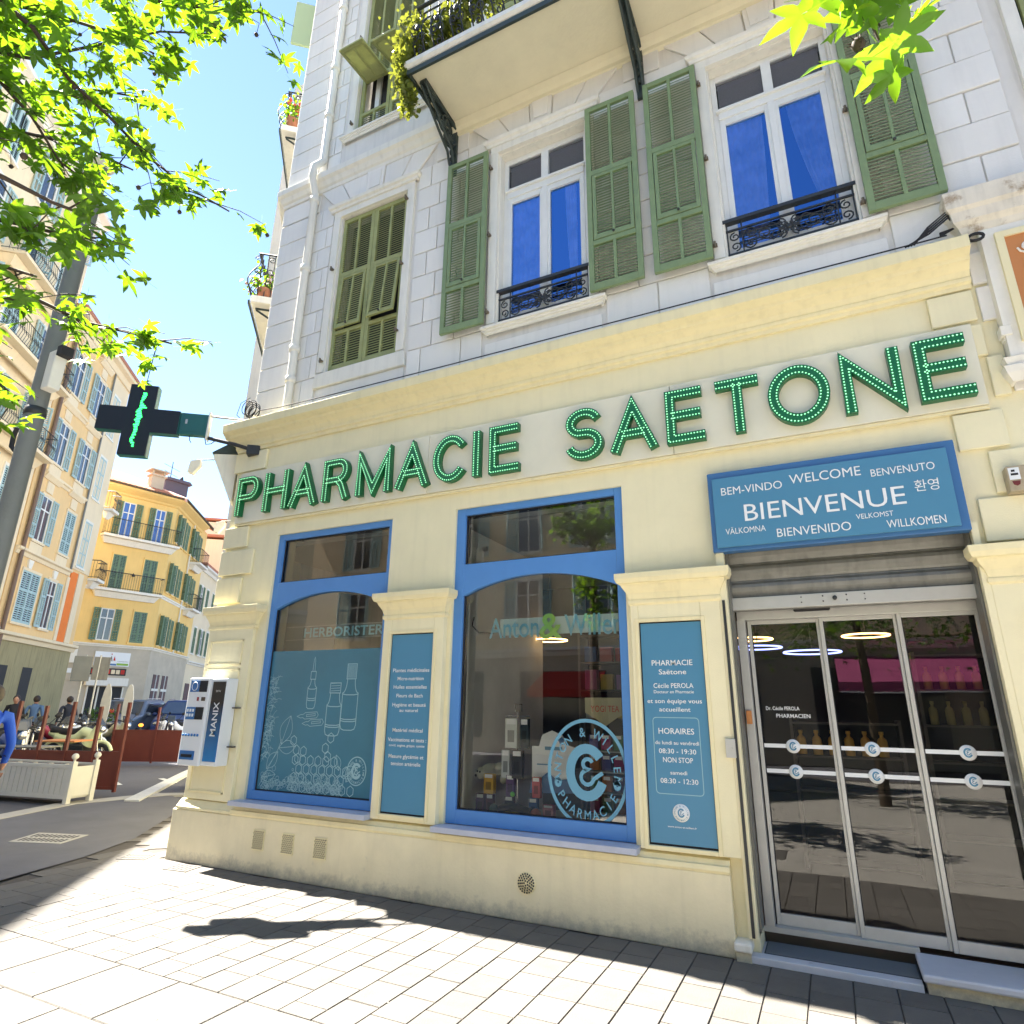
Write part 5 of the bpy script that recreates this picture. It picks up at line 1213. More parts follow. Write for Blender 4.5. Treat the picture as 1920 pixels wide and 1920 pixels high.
# face 1 local x from -5.6 to 0 ; outward -y
def yf(mb): return mb
P('wall', MB().box(-8, 0, 0, .3, 4.8, 14.3), 'yellow', Y_); P('ground_floor_wall', MB().box(-8, 0, 0, .3, 0, 4.72), 'greystone', Y_)
moulded(Y_, -8, .0, 4.85, 'trim', .16, .16); moulded(Y_, -8, .0, 8.12, 'trim', .2, .12)
P('eaves', MB().sweep([(-8, 0), (0, 0), (6.2 * math.cos(R(50)) , 6.2 * math.sin(R(50)))], [(0, 13.9), (.1, 13.95), (.15, 14.05), (.4, 14.2), (.55, 14.3), (.55, 14.42), (0, 14.5)]), 'yellow', Y_)
P('gutter', MB().sweep([(-8, 0), (0, 0), (8 * math.cos(R(50)), 8 * math.sin(R(50)))], [(.52, 14.42), (.66, 14.44), (.66, 14.54), (.52, 14.5)]), 'bark', Y_)
# face 2 direction: world (-.62,.78)
f2 = math.atan2(.78, -.62) - math.atan2(.98, .2)
F2 = bpy.data.objects.new('side_wing', MB().box(0, 8, 0, .3, 4.8, 14.3).mesh('w')); F2.data.materials.append(M['yellow']); link(F2, Y_); F2.rotation_euler.z = f2
P('ground_floor_wall', MB().box(0, 8, 0, .3, 0, 4.72), 'greystone', F2); moulded(F2, 0, 8, 4.85, 'trim', .16, .16); moulded(F2, 0, 8, 8.12, 'trim', .2, .12)
c2, s2_ = math.cos(f2), math.sin(f2)
rf = MB()
e1, e0, e2 = (-8, -.65, 14.45), (.25, -.65, 14.45), (8 * c2 + .6 * s2_, 8 * s2_ - .6 * c2, 14.45); r1 = (-8, 2.6, 16.2); r0 = (-2.6, 3.0, 16.2); r2 = (8 * c2 - 3 * s2_, 8 * s2_ + 3 * c2, 16.4)
rf.add([e1, e0, e2, r1, r0, r2], [(0, 1, 4, 3), (1, 2, 5, 4)])
ro_ = P('roof', rf, 'tile', Y_)
rt = MB()
for k in range(26):
    u = k / 26; a = Vector(e1) * (1 - u) + Vector(e0) * u; b = Vector(r1) * (1 - u) + Vector(r0) * u; rt.tube([a + Vector((0, 0, .02)), b + Vector((0, 0, .02))], .06, 4, cap=False)
for k in range(26):
    u = k / 26; a = Vector(e0) * (1 - u) + Vector(e2) * u; b = Vector(r0) * (1 - u) + Vector(r2) * u; rt.tube([a + Vector((0, 0, .02)), b + Vector((0, 0, .02))], .06, 4, cap=False)
P('roof_tiles', rt, 'tile', ro_, kind='stuff'); P('ridge', MB().tube([e0, r0], .14, 6).tube([r1, r0, r2], .12, 6), 'pink', ro_)
P('chimney', MB().box(-1.7, -.9, .5, 1.1, 14.9, 15.9).box(-1.8, -.8, .4, 1.2, 15.9, 16.0).box(-1.9, -.7, .3, 1.3, 16.25, 16.33).box(-1.7, -1.6, .5, .6, 16.0, 16.25).box(-1.0, -.9, .5, .6, 16.0, 16.25), 'greystone', ro_)
P('dormer', MB().box(.4, 2.0, 3.6, 5.4, 15.0, 16.9).prism_y([(.2, 16.9), (2.2, 16.9), (2.0, 17.1), (.4, 17.1)], 3.4, 5.6), mat('slate', (.10, .09, .12), .7), ro_)
P('antenna', MB().tube([(1.6, 6, 16), (1.6, 6, 19.2)], .03, 4).tube([(1.0, 6, 18.9), (2.2, 6, 18.6)], .02, 3).tube([(1.1, 6, 18.4), (2.1, 6, 18.1)], .02, 3).ico((2.6, 6.4, 18.0), .3, .5, .5, 1.4), 'iron', ro_)
fwindow(Y_, -3.2, 5.05, .75, 1.87, 'greenshut', 'open', 'yellow', sw=.36); fwindow(Y_, -1.38, 5.05, .76, 1.87, 'greenshut', 'closed', 'yellow')
fwindow(Y_, -3.15, 8.1, .74, 2.1, 'greenshut', 'closed', 'yellow'); fwindow(Y_, -1.35, 8.1, .78, 2.1, 'greenshut', 'closed', 'yellow')
fwindow(Y_, -3.18, 11.35, .72, 2.2, 'greenshut', 'open', 'yellow', True, sw=.38); fwindow(Y_, -1.25, 11.35, .62, 2.2, 'greenshut', 'open', 'yellow', True, sw=.36)
fbalcony(Y_, -3.95, -.15, 8.05, .55, 'trim', False, step=.13); fbalcony(Y_, -4.1, .35, 11.28, .6, 'trim', False, step=.13)
P('wall_lamp', MB().lathe([(.0, .2), (.03, .18), (.1, .05), (.1, 0)], 8, (-1.9, -.15, 9.0)), 'iron', Y_)
for k in range(6):
    x = .5 + 1.15 * k
    for z in (5.05, 8.45, 11.75): fwindow(F2, x, z, .6, 1.85, 'greenshut', ('open', 'closed', 'ajar')[(k + int(z)) % 3], 'yellow', sw=.3)
fbalcony(F2, 4.9, 7.0, 8.05, .7, 'trim', False); fbalcony(F2, 4.4, 6.6, 11.28, .8, 'trim', False)
P('downpipe', MB().tube([(4.1, -.1, 4.8), (4.1, -.1, 13.9)], .05, 5), 'trim', F2)
# ground floor shop of the yellow house
P('shop_opening', MB().box(-3.1, -1.2, -.02, .02, .1, 2.45), 'dark', Y_)
P('shop_opening', MB().box(-3.1, -1.2, -.02, .02, 3.1, 3.5), 'dark', Y_)
sf = MB()
for x in (-3.12, -2.55, -2.0, -1.25): sf.box(x, x + .08, -.06, .0, .1, 2.45)
P('shop_frame', sf, 'trim', Y_); P('awning_box', MB().box(-3.3, -1.1, -.35, 0, 2.5, 2.95), 'trim', Y_)
sgn = P('shop_sign', MB().box(-3.05, -1.15, -.10, -.02, 3.62, 4.42), 'white', Y_)
sc_ = mat('dark_print', (.03, .03, .05), .6)
P('emblem', MB().prism_y([(-2.25, 3.9), (-2.17, 4.22), (-2.09, 3.9), (-2.13, 3.9), (-2.17, 4.05), (-2.21, 3.9)], -.112, -.101), sc_, sgn); P('emblem', MB().prism_y([(-2.05, 3.95), (-2.0, 4.2), (-1.93, 3.93)], -.112, -.101), 'redaw', sgn); P('emblem', MB().ico((-2.17, -.106, 4.3), .035, 1, .2, 1), 'redaw', sgn)
P('stripe', MB().box(-3.0, -2.45, -.112, -.101, 3.68, 3.80), 'orange', sgn); P('stripe', MB().box(-2.43, -1.85, -.112, -.101, 3.66, 3.76), 'bluef', sgn); P('stripe', MB().box(-1.83, -1.2, -.112, -.101, 3.68, 3.80), mat('lime_print', (.25, .45, .05), .6), sgn)
for s_, a, b in (('IMPRESSION', -3.0, -2.5), ('ACCOMPAGNEMENT', -1.8, -1.2)): P('lettering', text_mb(s_, x0=a, x1=b, zc=3.9, y=-.102, h=.05), sc_, sgn)
for k in range(7): P('menu_card', MB().box(-3.05 + .26 * k, -2.85 + .26 * k, -.04, -.025, 3.18, 3.42), 'peach2' if k % 3 else 'redaw', Y_)
P('wall_cabinet', MB().box(-4.35, -4.0, -.2, 0, 3.7, 4.45), 'trim', Y_); P('street_plate', MB().box(-4.55, -4.05, -.03, 0, 3.15, 3.4), 'white', Y_)
P('orange_patch', MB().prism_y([(-4.9, 1.9), (-4.6, 1.75), (-4.3, 1.9), (-4.35, 2.1), (-4.6, 2.25), (-4.9, 2.3)], -.012, -.001), 'orange', Y_)
P('plinth_moulding', MB().box(-6, -3.3, -.06, 0, 2.75, 2.83), 'greystone', Y_)
for x in (1.2, 3.0): P('shop_window', MB().box(x, x + 1.2, -.03, .02, 1.0, 3.3), 'glassfar', F2); P('window_bars', MB().box(x, x + 1.2, -.06, -.031, 2.3, 2.45).box(x + .56, x + .62, -.06, -.031, 1.0, 3.3), 'trim', F2)
# houses further down the street
for (t0, w_, h, m, lab, nm) in ((8.0, 6.5, 11.6, 'farcream', 'narrow cream house just beyond the yellow corner house', 'cream_house'), (14.6, 9, 15.5, 'peach2', 'pale house with rows of windows further down the side street', 'pale_house'), (23.7, 14, 19.5, 'farcream', 'far cream house closing the side street view', 'cream_house')):
    b = T(nm, (-37.37 - .62 * t0, 25.34 + .78 * t0, 0), lab, 'building', rz=math.atan2(.78, -.62))
    P('wall', MB().box(0, w_, 0, 8, 0, h), m, b); moulded(b, 0, w_, h + .2, 'trim', .4, .4, 'eaves_cornice'); moulded(b, 0, w_, 4.6, 'trim', .25, .2); P('roof', MB().box(-.2, w_, -.4, 8, h + .2, h + .4), 'tile', b)
    nz = int((h - 5) / 3.2)
    for i in range(nz):
        for k in range(int(w_ / 1.9)): fwindow(b, .5 + k * 1.9, 5.2 + i * 3.2, .75, 1.9, 'greenshut', ('closed', 'open', 'closed')[(i + k) % 3], 'trim', sw=.36)
    for k in range(int(w_ / 2.6)): P('door', MB().box(.6 + 2.6 * k, 1.8 + 2.6 * k, -.03, .02, .1, 3.0), 'glassfar', b)
pk = T('pink_house', (-53, 52, 0), 'pink house wall with clay chimney pots rising behind the street', 'building', rz=math.atan2(.6, .8))
P('wall', MB().box(-6, 14, 0, 10, 0, 22), 'pink', pk)
for k in range(5):
    c_ = P('chimney', MB().box(-5 + 3.2 * k, -3.4 + 3.2 * k, .2, 1.6, 22, 23.2 + .3 * (k % 2)), 'pink', pk)
    for q in range(3): P('chimney_pot', MB().lathe([(.16, 0), (.16, .5), (.24, .52), (.24, .62), (.1, .64)], 8, (-4.75 + 3.2 * k + .5 * q, .9, 23.2 + .3 * (k % 2))), mat('clay_pot', (.16, .10, .12), .8) if 'clay_pot' not in bpy.data.materials else bpy.data.materials['clay_pot'], c_)

# ------------------------------------------------------------------ street furniture, planter, barriers, vehicles
def planter(loc, rz, L, label):
    t = T('planter_box', loc, label, 'planter', rz)        # local x from 0 (near right post) to -L
    D, H = .42, .60
    P('inner_box', MB().box(-L + .06, -.06, .04, D - .04, .07, .52), 'bwood', t)
    for x in (-L + .04, -.04):
        for y in (.0, D):
            P('post', MB().box(x - .04, x + .04, y - .04, y + .04, 0, H + .04).lathe([(.02, 0), (.02, .03), (.05, .055), (.055, .085), (.035, .12), (0, .13)], 12, (x, y, H + .04)), 'bwood', t, bev=.004)
    n = int((L - .16) / .115)
    for y in (-.012, D + .012):
        for k in range(n):
            x = -L + .08 + (L - .16) * k / n
            P('board', MB().box(x + .006, x + (L - .16) / n - .006, y - .012, y + .012, .13, .53), 'bwood', t, bev=.003)
        P('rail', MB().box(-L + .08, -.08, y - .02, y + .02, .07, .13), 'bwood', t, bev=.003); P('rail', MB().box(-L + .08, -.08, y - .02, y + .02, .53, .59), 'bwood', t, bev=.003)
    P('end_panel', MB().box(-.05, -.03, .04, D - .04, .1, .56), 'bwood', t)
    P('soil', MB().box(-L + .08, -.08, .03, D - .03, .54, .56), 'bark', t)
    for k in range(5): P('pebble', MB().ico((-.3 - .35 * k, .1, .575), .035, 1.4, 1, .8, 6, 4), 'greystone', t)
    return t
pl1 = planter((-11.30, 6.72, .012), math.atan2(.18, 1.0), 2.6, 'white wooden planter box with ball-topped posts in front of the red-brown screens')

def screen(loc, rz, L, label, posts, zp=.72, zt=1.45, px=3):
    t = T('terrace_screen', loc, label, 'barrier', rz)
    P('panel', MB().box(0, L, -.012, .012, .10, zp), 'brown', t)
    for k in range(posts): P('post', MB().box(L * k / (posts - 1) - .025, L * k / (posts - 1) + .025, -.03, .03, .04, zt + (.08 if k % 2 == 0 else 0)), 'brown', t, bev=.004)
    for z in (.08, zp - .02): P('rail', MB().box(0, L, -.02, .02, z, z + .05), 'brown', t)
    return t
screen((-13.9, 7.02, 0), math.atan2(.78, 1.95), 2.18, 'red-brown terrace screen with clear upper panes, right behind the white planter', 5, .70, 1.52)
screen((-17.6, 11.3, 0), math.atan2(1.05, 1.75), 2.2, 'red-brown terrace screen farther back beside the vending machine', 3, .86, 1.48)

def sign_post(loc, label, rz):
    t = T('street_sign', loc, label, 'street sign', rz)
    for x in (0, .38): P('post', MB().tube([(x, 0, 0), (x, 0, 3.0)], .028, 6), 'alu', t)
    P('sign_back', MB().box(-.30, .18, -.06, -.03, 2.2, 2.95), 'pole', t, bev=.01); P('sign_back', MB().box(.22, .66, -.02, .01, 2.25, 2.95), 'metal', t, bev=.01)
sign_post((-20.6, 11.9, 0), 'grey backs of two street sign panels on twin posts above the motorcycles', .95)
for i, (x, y, lab) in enumerate(((-21.6, 13.4, 'tall white rounded board standing behind the screens, the left one'), (-21.5, 14.1, 'tall white rounded board standing behind the screens, the right one'))):
    t = T('rounded_board', (x, y, 0), lab, 'board', rz=.5)
    P('board', MB().prism_y([(.16 * math.sin(a) * (1 if True else 1), 1.45 + .75 * math.cos(a)) for a in [2 * PI * k / 20 for k in range(20)]], -.02, .02), 'bwood', t, bev=.01); P('foot', MB().box(-.18, .18, -.12, .12, 0, .06).box(-.03, .03, -.02, .02, .06, .8), 'iron', t)

# motorcycle, facing +x
def moto(label):
    t = T('motorcycle', (0, 0, 0), label, 'motorcycle')
    for x, r_ in ((-.68, .29), (.70, .30)):
        w_ = P('wheel', MB().torus((x, 0, r_), r_ - .055, .055, 'y', 24, 8), 'rubber', t)
        g_ = MB().torus((x, 0, r_), r_ - .11, .014, 'y', 20, 5)
        for k in range(6): a = k * PI / 3; g_.tube([(x, 0, r_), (x + (r_ - .11) * math.cos(a), 0, r_ + (r_ - .11) * math.sin(a))], .012, 4)
        P('rim', g_, 'chrome', w_); P('mudguard', MB().tube([(x + (r_ + .03) * math.cos(a), 0, r_ + (r_ + .03) * math.sin(a)) for a in [R(20 + 20 * k) for k in range(7)]], .045, 6), 'obj', t)
    b = MB()
    b.tube([(-.62, 0, .72), (-.35, 0, .66), (-.05, 0, .70), (.15, 0, .86), (.35, 0, .80), (.45, 0, .62)], .13, 10)
    b.tube([(-.85, 0, .82), (-.55, 0, .74)], .08, 8, r1=.12); b.tube([(.30, 0, .55), (.46, 0, .80), (.55, 0, .98)], .15, 10, r1=.11)
    P('body', b, 'obj', t)
    P('engine', MB().box(-.25, .30, -.14, .14, .25, .55).ico((.0, 0, .42), .2, 1.3, .8, .9), 'iron', t, bev=.02)
    P('seat', MB().tube([(-.80, 0, .88), (-.45, 0, .84), (-.12, 0, .84), (.05, 0, .90)], .10, 8), 'rubber', t)
    P('fork', MB().tube([(.70, -.07, .30), (.52, -.07, 1.0)], .025, 6).tube([(.70, .07, .30), (.52, .07, 1.0)], .025, 6), 'chrome', t)
    P('handlebar', MB().tube([(.38, -.36, 1.02), (.48, -.2, 1.06), (.50, 0, 1.02), (.48, .2, 1.06), (.38, .36, 1.02)], .018, 6), 'rubber', t)
    for s_ in (-1, 1): P('mirror', MB().tube([(.46, s_ * .22, 1.06), (.50, s_ * .34, 1.22)], .008, 4).ico((.50, s_ * .36, 1.25), .06, .3, 1.2, .8), 'rubber', t)
    P('windshield', MB().prism_y([(.54, 1.0), (.64, 1.02), (.50, 1.20), (.47, 1.20)], -.11, .11), 'pale_screen', t, bev=.02); P('headlight', MB().ico((.66, 0, .92), .085, .6, 1.1, 1), 'chrome', t)
    P('exhaust', MB().tube([(.2, -.17, .3), (-.3, -.2, .3), (-.85, -.22, .42)], .045, 8), 'chrome', t)
    P('stand', MB().tube([(-.05, .12, .3), (-.1, .28, .01)], .015, 4), 'iron', t)
    return t
M['pale_screen'] = mat('smoky_screen', (.05, .06, .07), .15)
mt = moto('dark blue motorcycle parked at the left end of the row, beside the walking man')
ml = [(-15.6, 7.7, .9, (.03, .10, .35), None),
      (-17.2, 8.8, .55, (.80, .80, .78), 'black and white motorcycle with a long white tail, second from the left in the row'),
      (-18.3, 9.7, .5, (.03, .03, .035), 'black motorcycle third from the left under the olive wall'),
      (-19.5, 10.7, .5, (.35, .03, .06), 'motorcycle with a red side panel, fourth in the row under the olive wall'),
      (-21.0, 12.0, .6, (.35, .45, .62), 'pale blue scooter fifth in the row in front of the olive wall'),
      (-17.6, 10.4, 1.2, (.75, .80, .45), 'white and lime motorcycle seen through the bars of the screen behind the planter'),
      (-21.6, 16.2, .4, (.85, .85, .85), 'white-fronted motorcycle behind the farther screen'),
      (-20.4, 15.0, .3, (.05, .05, .07), 'black motorcycle right behind the farther screen'),
      (-20.2, 12.9, 1.0, (.55, .50, .30), 'beige motorcycle between the two screens'),
      (-16.3, 8.2, .7, (.02, .02, .03), 'black motorcycle squeezed between the blue one and the white-tailed one'),
      (-18.9, 11.2, .9, (.70, .72, .72), 'white scooter seen through the screen bars beside the lime one'),
      (-22.6, 13.2, .7, (.05, .05, .06), 'dark scooter at the far end of the row below the people')]
for i, (x, y, a, c, lab) in enumerate(ml):
    o = mt if i == 0 else copytree(mt)
    o.location = (x, y, 0); o.rotation_euler.z = a + (-2.2 if i in (3, 6, 10) else -.9); o['group'] = 'motorcycles parked in the side street'
    if lab: o['label'] = lab
    for ch in o.children:
        if ch.name.split('.')[0] in ('body', 'mudguard'): ch.color = (*c, 1)

def car(loc, rz, colr, label, S=1.0):
    t = T('parked_car', loc, label, 'car', rz); W_ = .9 * S; H = 1.72 * S      # facing +x
    prof_ = [(-2.1, .35), (-2.15, .85), (-2.0, 1.05), (-1.85, 1.62), (-1.5, 1.72), (.3, 1.70), (1.0, 1.15), (1.95, .98), (2.15, .75), (2.15, .35)]
    sec = [(-W_, .0), (-W_ + .04, .0)]
    b = MB(); rows_ = []
    ys = [(-1.0, .93), (-.94, .985), (-.6, 1.0), (.6, 1.0), (.94, .985), (1.0, .93)]
    vs = []; n = len(prof_)
    for yy, k in ys:
        for x, z in prof_:
            tum = .80 if z > 1.2 else 1.0
            vs.append((x * (.97 + .03 * k), yy * W_ * tum, .35 + (z - .35) * k))
    fs = []
    for r_ in range(len(ys) - 1):
        for q in range(n): fs.append((r_ * n + q, r_ * n + (q + 1) % n, (r_ + 1) * n + (q + 1) % n, (r_ + 1) * n + q))
    fs += [tuple(range(n - 1, -1, -1)), tuple((len(ys) - 1) * n + q for q in range(n))]
    b.add(vs, fs); o = P('body', b, 'obj', t, fixn=True, color=colr, bev=.03)
    P('windscreen', MB().add([(.38, -.62, 1.64), (.38, .62, 1.64), (1.0, .76, 1.19), (1.0, -.76, 1.19)], [(0, 3, 2, 1)]), 'glassfar', t)
    o2 = MB()
    for s_ in (-1, 1):
        y = s_ * (W_ * .80 + .075); yb = s_ * (W_ * .93 + .03)
        o2.add([(-1.8, y, 1.58), (.2, y, 1.58), (.8, yb, 1.15), (-1.95, yb, 1.10)], [(0, 1, 2, 3)])
    P('side_window', o2, 'glassfar', t); P('rear_window', MB().add([(-1.93, -.6, 1.55), (-1.93, .6, 1.55), (-2.05, .7, 1.1), (-2.05, -.7, 1.1)], [(0, 1, 2, 3)]), 'glassfar', t)
    for s_ in (-1, 1):
        for x in (-1.3, 1.35):
            w_ = P('wheel', MB().lathe([(.0, -.1), (.3, -.1), (.33, -.06), (.33, .06), (.3, .1), (0, .1)], 20, (x, s_ * (W_ - .08), .33), 'y'), 'rubber', t); P('rim', MB().lathe([(0, -.005), (.2, 0), (.21, .01)], 14, (x, s_ * (W_ + .025), .33), 'y'), 'chrome', w_)
        P('headlight', MB().ico((2.10, s_ * .68, .82), .14, .5, 1.2, .7), 'chrome', t); P('tail_light', MB().box(-2.15, -2.05, s_ * .7 - .1, s_ * .7 + .1, .85, 1.15), 'lamp', t); P('door_mirror', MB().ico((.75, s_ * (W_ + .1), 1.15), .1, .6, 1, .7), 'obj', t, color=colr)
    P('bumper', MB().box(2.08, 2.19, -.8, .8, .38, .58), 'rubber', t); P('number_plate', MB().box(2.19, 2.20, -.25, .25, .45, .55), 'white', t)
    for s_ in (-1, 1): P('roof_rail', MB().tube([(-1.5, s_ * .62, 1.76), (.2, s_ * .62, 1.74)], .02, 5), 'chrome', t)
    return t
car((-24.5, 18.6, 0), -.75, (.012, .03, .12), 'dark blue car with roof rails parked behind the white-fronted motorcycle')
car((-26.0, 17.2, 0), -.95, (.12, .15, .20), 'silver grey car with an amber tail light beside the dark blue car')
t = T('indicator_lamp', (-19.3, 13.2, 0), 'glowing amber tail lamp of a scooter behind the first screen', 'lamp'); P('lamp_stem', MB().tube([(0, 0, 0), (0, 0, .9)], .03, 6), 'iron', t); P('lamp_glass', MB().ico((0, 0, .93), .07, 1, 1, .7), 'lamp', t)
for (x, y, lab) in ((-23.6, 14.6, 'cluster of potted green plants and red flowers in front of the shop'),):
    t = T('flower_pots', (x, y, 0), lab, 'plants'); P('trough', MB().box(-.7, .7, -.2, .2, .5, .9), 'greystone', t)
    g_ = MB(); rr = random.Random(8)
    for k in range(260):
        a = Vector((rr.uniform(-.7, .7), rr.uniform(-.25, .25), 1.0 + rr.random() * .35)); d = Vector((rr.gauss(0, 1), rr.gauss(0, 1), rr.gauss(0, 1))).normalized() * .07; e = d.cross(Vector((rr.random(), rr.random(), 1))).normalized() * .04; g_.add([a, a + d + e, a + 2 * d, a + d - e], [(0, 1, 2, 3)])
    P('foliage', g_, 'leaf', t, kind='stuff'); P('flower', MB().ico((.35, -.1, 1.35), .10).ico((.5, 0, 1.3), .08), 'flesh', t)
# bicycle-like rack and metal table frame in the foreground of the row
rk = T('folding_table_frame', (-14.6, 7.6, 0), 'dark crossed metal legs of a terrace table beside the first screen', 'table', rz=.3)
P('leg', MB().tube([(-.5, 0, 0), (.4, 0, .72)], .016, 5), 'iron', rk); P('leg', MB().tube([(.4, 0, 0), (-.5, 0, .72)], .016, 5), 'iron', rk); P('table_top', MB().box(-.7, .6, -.3, .3, .72, .745), 'metal', rk)
rk = T('terrace_table', (-16.4, 9.4, 0), 'orange-brown terrace table top seen through the screen', 'table', rz=.5)
P('table_top', MB().box(-.45, .45, -.4, .4, .70, .73), 'orangep', rk); P('leg', MB().tube([(0, 0, 0), (0, 0, .7)], .03, 6), 'iron', rk)

# lamp post on the left
lp = T('lamp_post', (-4.80, 2.07, 0), 'tall grey tapering lamp post on the left with a black hook and round white lamp', 'lamp post')
P('pole', MB().lathe([(.085, 0), (.085, .25), (.07, .3), (.062, 2), (.058, 5.6), (.055, 5.75)], 18), 'pole', lp)
P('hook', MB().tube([(-.06, .0, 3.28), (-.09, -.02, 3.26), (-.13, -.03, 3.30), (-.14, -.03, 3.38), (-.12, -.03, 3.44)], .016, 8), 'rubber', lp)
P('clamp_band', MB().lathe([(.06, -.03), (.067, -.028), (.067, .028), (.06, .03)], 16, (0, 0, 3.55)), 'iron', lp); P('camera', MB().box(.06, .16, -.04, .04, 3.70, 4.0), 'trim', lp, bev=.01); P('camera_lens', MB().box(.16, .22, -.04, .04, 3.95, 4.02), 'rubber', lp)
P('round_lamp', MB().ico((.0, -.0, 5.78), .08, 1.2, 1.2, .7, 14, 9), 'trim', lp)

# ------------------------------------------------------------------ people
def person(name, loc, rz, label, J, edges, cols, hairc, head, scale=1.0):
    """J: joint -> (x, y, z, r); one skinned surface; cols: function(co, joint group) -> material"""
    t = T(name, loc, label, 'person', rz)
    names = list(J); me = bpy.data.meshes.new('body'); me.from_pydata([J[n][:3] for n in names], [(names.index(a), names.index(b)) for a, b in edges], []); me.update()
    o = bpy.data.objects.new('body', me); link(o, t)
    sk = o.modifiers.new('skin', 'SKIN'); sk.use_smooth_shade = True
    for i, n in enumerate(names): me.skin_vertices[0].data[i].radius = (J[n][3], J[n][3] * (J[n][4] if len(J[n]) > 4 else 1))
    me.skin_vertices[0].data[0].use_root = True
    o.modifiers.new('sub', 'SUBSURF').levels = 2; o.modifiers['sub'].render_levels = 2
    dg = bpy.context.evaluated_depsgraph_get(); m2 = bpy.data.meshes.new_from_object(o.evaluated_get(dg)); o.modifiers.clear(); o.data = m2
    m2.materials.clear(); order = []
    for p in m2.polygons:
        c = m2.vertices[p.vertices[0]].co; best = min(names, key=lambda n: (Vector(J[n][:3]) - c).length - J[n][3]); mm = cols(c, best)
        if mm not in order: order.append(mm); m2.materials.append(M[mm] if mm in M else mm)
        p.material_index = order.index(mm); p.use_smooth = True
    hx, hy, hz = head; s = scale
    hm = MB(); hm.ico((hx, hy, hz), .098, 1.05, .86, 1.22, 16, 12); P('head', hm, 'skin', t)
    hh = MB(); hh.ico((hx - .022, hy, hz + .028), .106, 1.02, .95, 1.12, 14, 10); hh.v = [(x, y, z) for x, y, z in hh.v]; P('hair', hh, hairc, t)
    P('nose', MB().add([(hx + .095, hy, hz + .015), (hx + .125, hy, hz - .025), (hx + .095, hy - .016, hz - .03), (hx + .095, hy + .016, hz - .03)], [(0, 1, 2), (0, 3, 1), (1, 3, 2)]), 'skin', t)
    for s_ in (-1, 1): P('ear', MB().ico((hx, hy + s_ * .088, hz - .005), .026, .7, .35, 1.1, 8, 5), 'skin', t); P('eye', MB().ico((hx + .088, hy + s_ * .034, hz + .01), .012, .5, 1, .7, 8, 5), 'rubber', t)
    P('mouth', MB().box(hx + .09, hx + .1, hy - .022, hy + .022, hz - .058, hz - .052), 'flesh', t)
    return t
def fingers(parent, base, down, side, sw=1):
    base = Vector(base); down = Vector(down).normalized(); side = Vector(side).normalized(); fw = down.cross(side).normalized()
    for k, L_ in enumerate((.070, .078, .074, .060)):
        b = base + side * (.027 - .018 * k); P('finger', MB().tube([b, b + down * L_ * .5 + fw * .008, b + down * L_ * .85 + fw * .028, b + down * L_ * .95 + fw * .045], .009, 6, r1=.006), 'skin', parent)
    b = base + side * .035 - down * .045; P('thumb', MB().tube([b, b + side * .022 + down * .025 + fw * .01, b + side * .028 + down * .055 + fw * .02], .011, 6, r1=.008), 'skin', parent)
M['blue_cloth'] = mat('blue_sweater', (.02, .09, .50), .85, bump=.3, bscale=60); M['jeans'] = mat('dark_trousers', (.03, .035, .05), .85); M['black_cloth'] = mat('black_shirt', (.02, .02, .025), .85); M['denim_shirt'] = mat('denim_shirt', (.10, .18, .32), .85); M['hair_dark'] = mat('dark_hair', (.03, .02, .015), .6)
JP = dict(pelvis=(0, 0, .93, .15, .85), waist=(0, 0, 1.08, .135, .85), chest=(.01, 0, 1.30, .155, .8), shoulders=(0, 0, 1.43, .11, .8), neck=(.01, 0, 1.50, .058), skull=(.02, 0, 1.60, .07),
          ls=(0, .19, 1.41, .065), le=(-.10, .25, 1.14, .048), lw=(-.03, .27, .90, .032), lh=(0, .27, .83, .034, .55), rs=(0, -.19, 1.41, .065), re=(-.02, -.27, 1.13, .050), rw=(.12, -.27, .90, .034), rh=(.15, -.265, .83, .036, .55),
          lhip=(0, .09, .88, .10), lk=(.16, .10, .50, .065), la=(.06, .10, .10, .045), lt=(.18, .10, .04, .04), rhip=(0, -.09, .88, .10), rk=(.0, -.10, .48, .065), ra=(-.26, -.10, .13, .045), rt=(-.16, -.10, .04, .04))
EP = [('pelvis', 'waist'), ('waist', 'chest'), ('chest', 'shoulders'), ('shoulders', 'neck'), ('neck', 'skull'), ('shoulders', 'ls'), ('ls', 'le'), ('le', 'lw'), ('lw', 'lh'), ('shoulders', 'rs'), ('rs', 're'), ('re', 'rw'), ('rw', 'rh'),
      ('pelvis', 'lhip'), ('lhip', 'lk'), ('lk', 'la'), ('la', 'lt'), ('pelvis', 'rhip'), ('rhip', 'rk'), ('rk', 'ra'), ('ra', 'rt')]
def mkcols(top, legs):
    def f(c, n):
        if n in ('neck', 'skull', 'lh', 'rh'): return 'skin'
        if n in ('lw', 'rw') and c.z < .905: return 'skin'
        if n in ('lt', 'rt'): return 'rubber'
        if n in ('pelvis',) and c.z > .92: return top
        if n in ('pelvis', 'lhip', 'rhip', 'lk', 'rk', 'la', 'ra'): return legs
        return top
    return f
pm = person('person', (-8.62, 4.05, 0), PI * .93, 'person in a bright blue sweater walking out at the left edge of the photo', JP, EP, mkcols('blue_cloth', 'jeans'), 'hair_dark', (.03, 0, 1.64))
fingers(pm, (.16, -.265, .80), (.15, 0, -1), (0, 1, 0)); fingers(pm, (.0, .27, .80), (.05, 0, -1), (1, 0, 0))
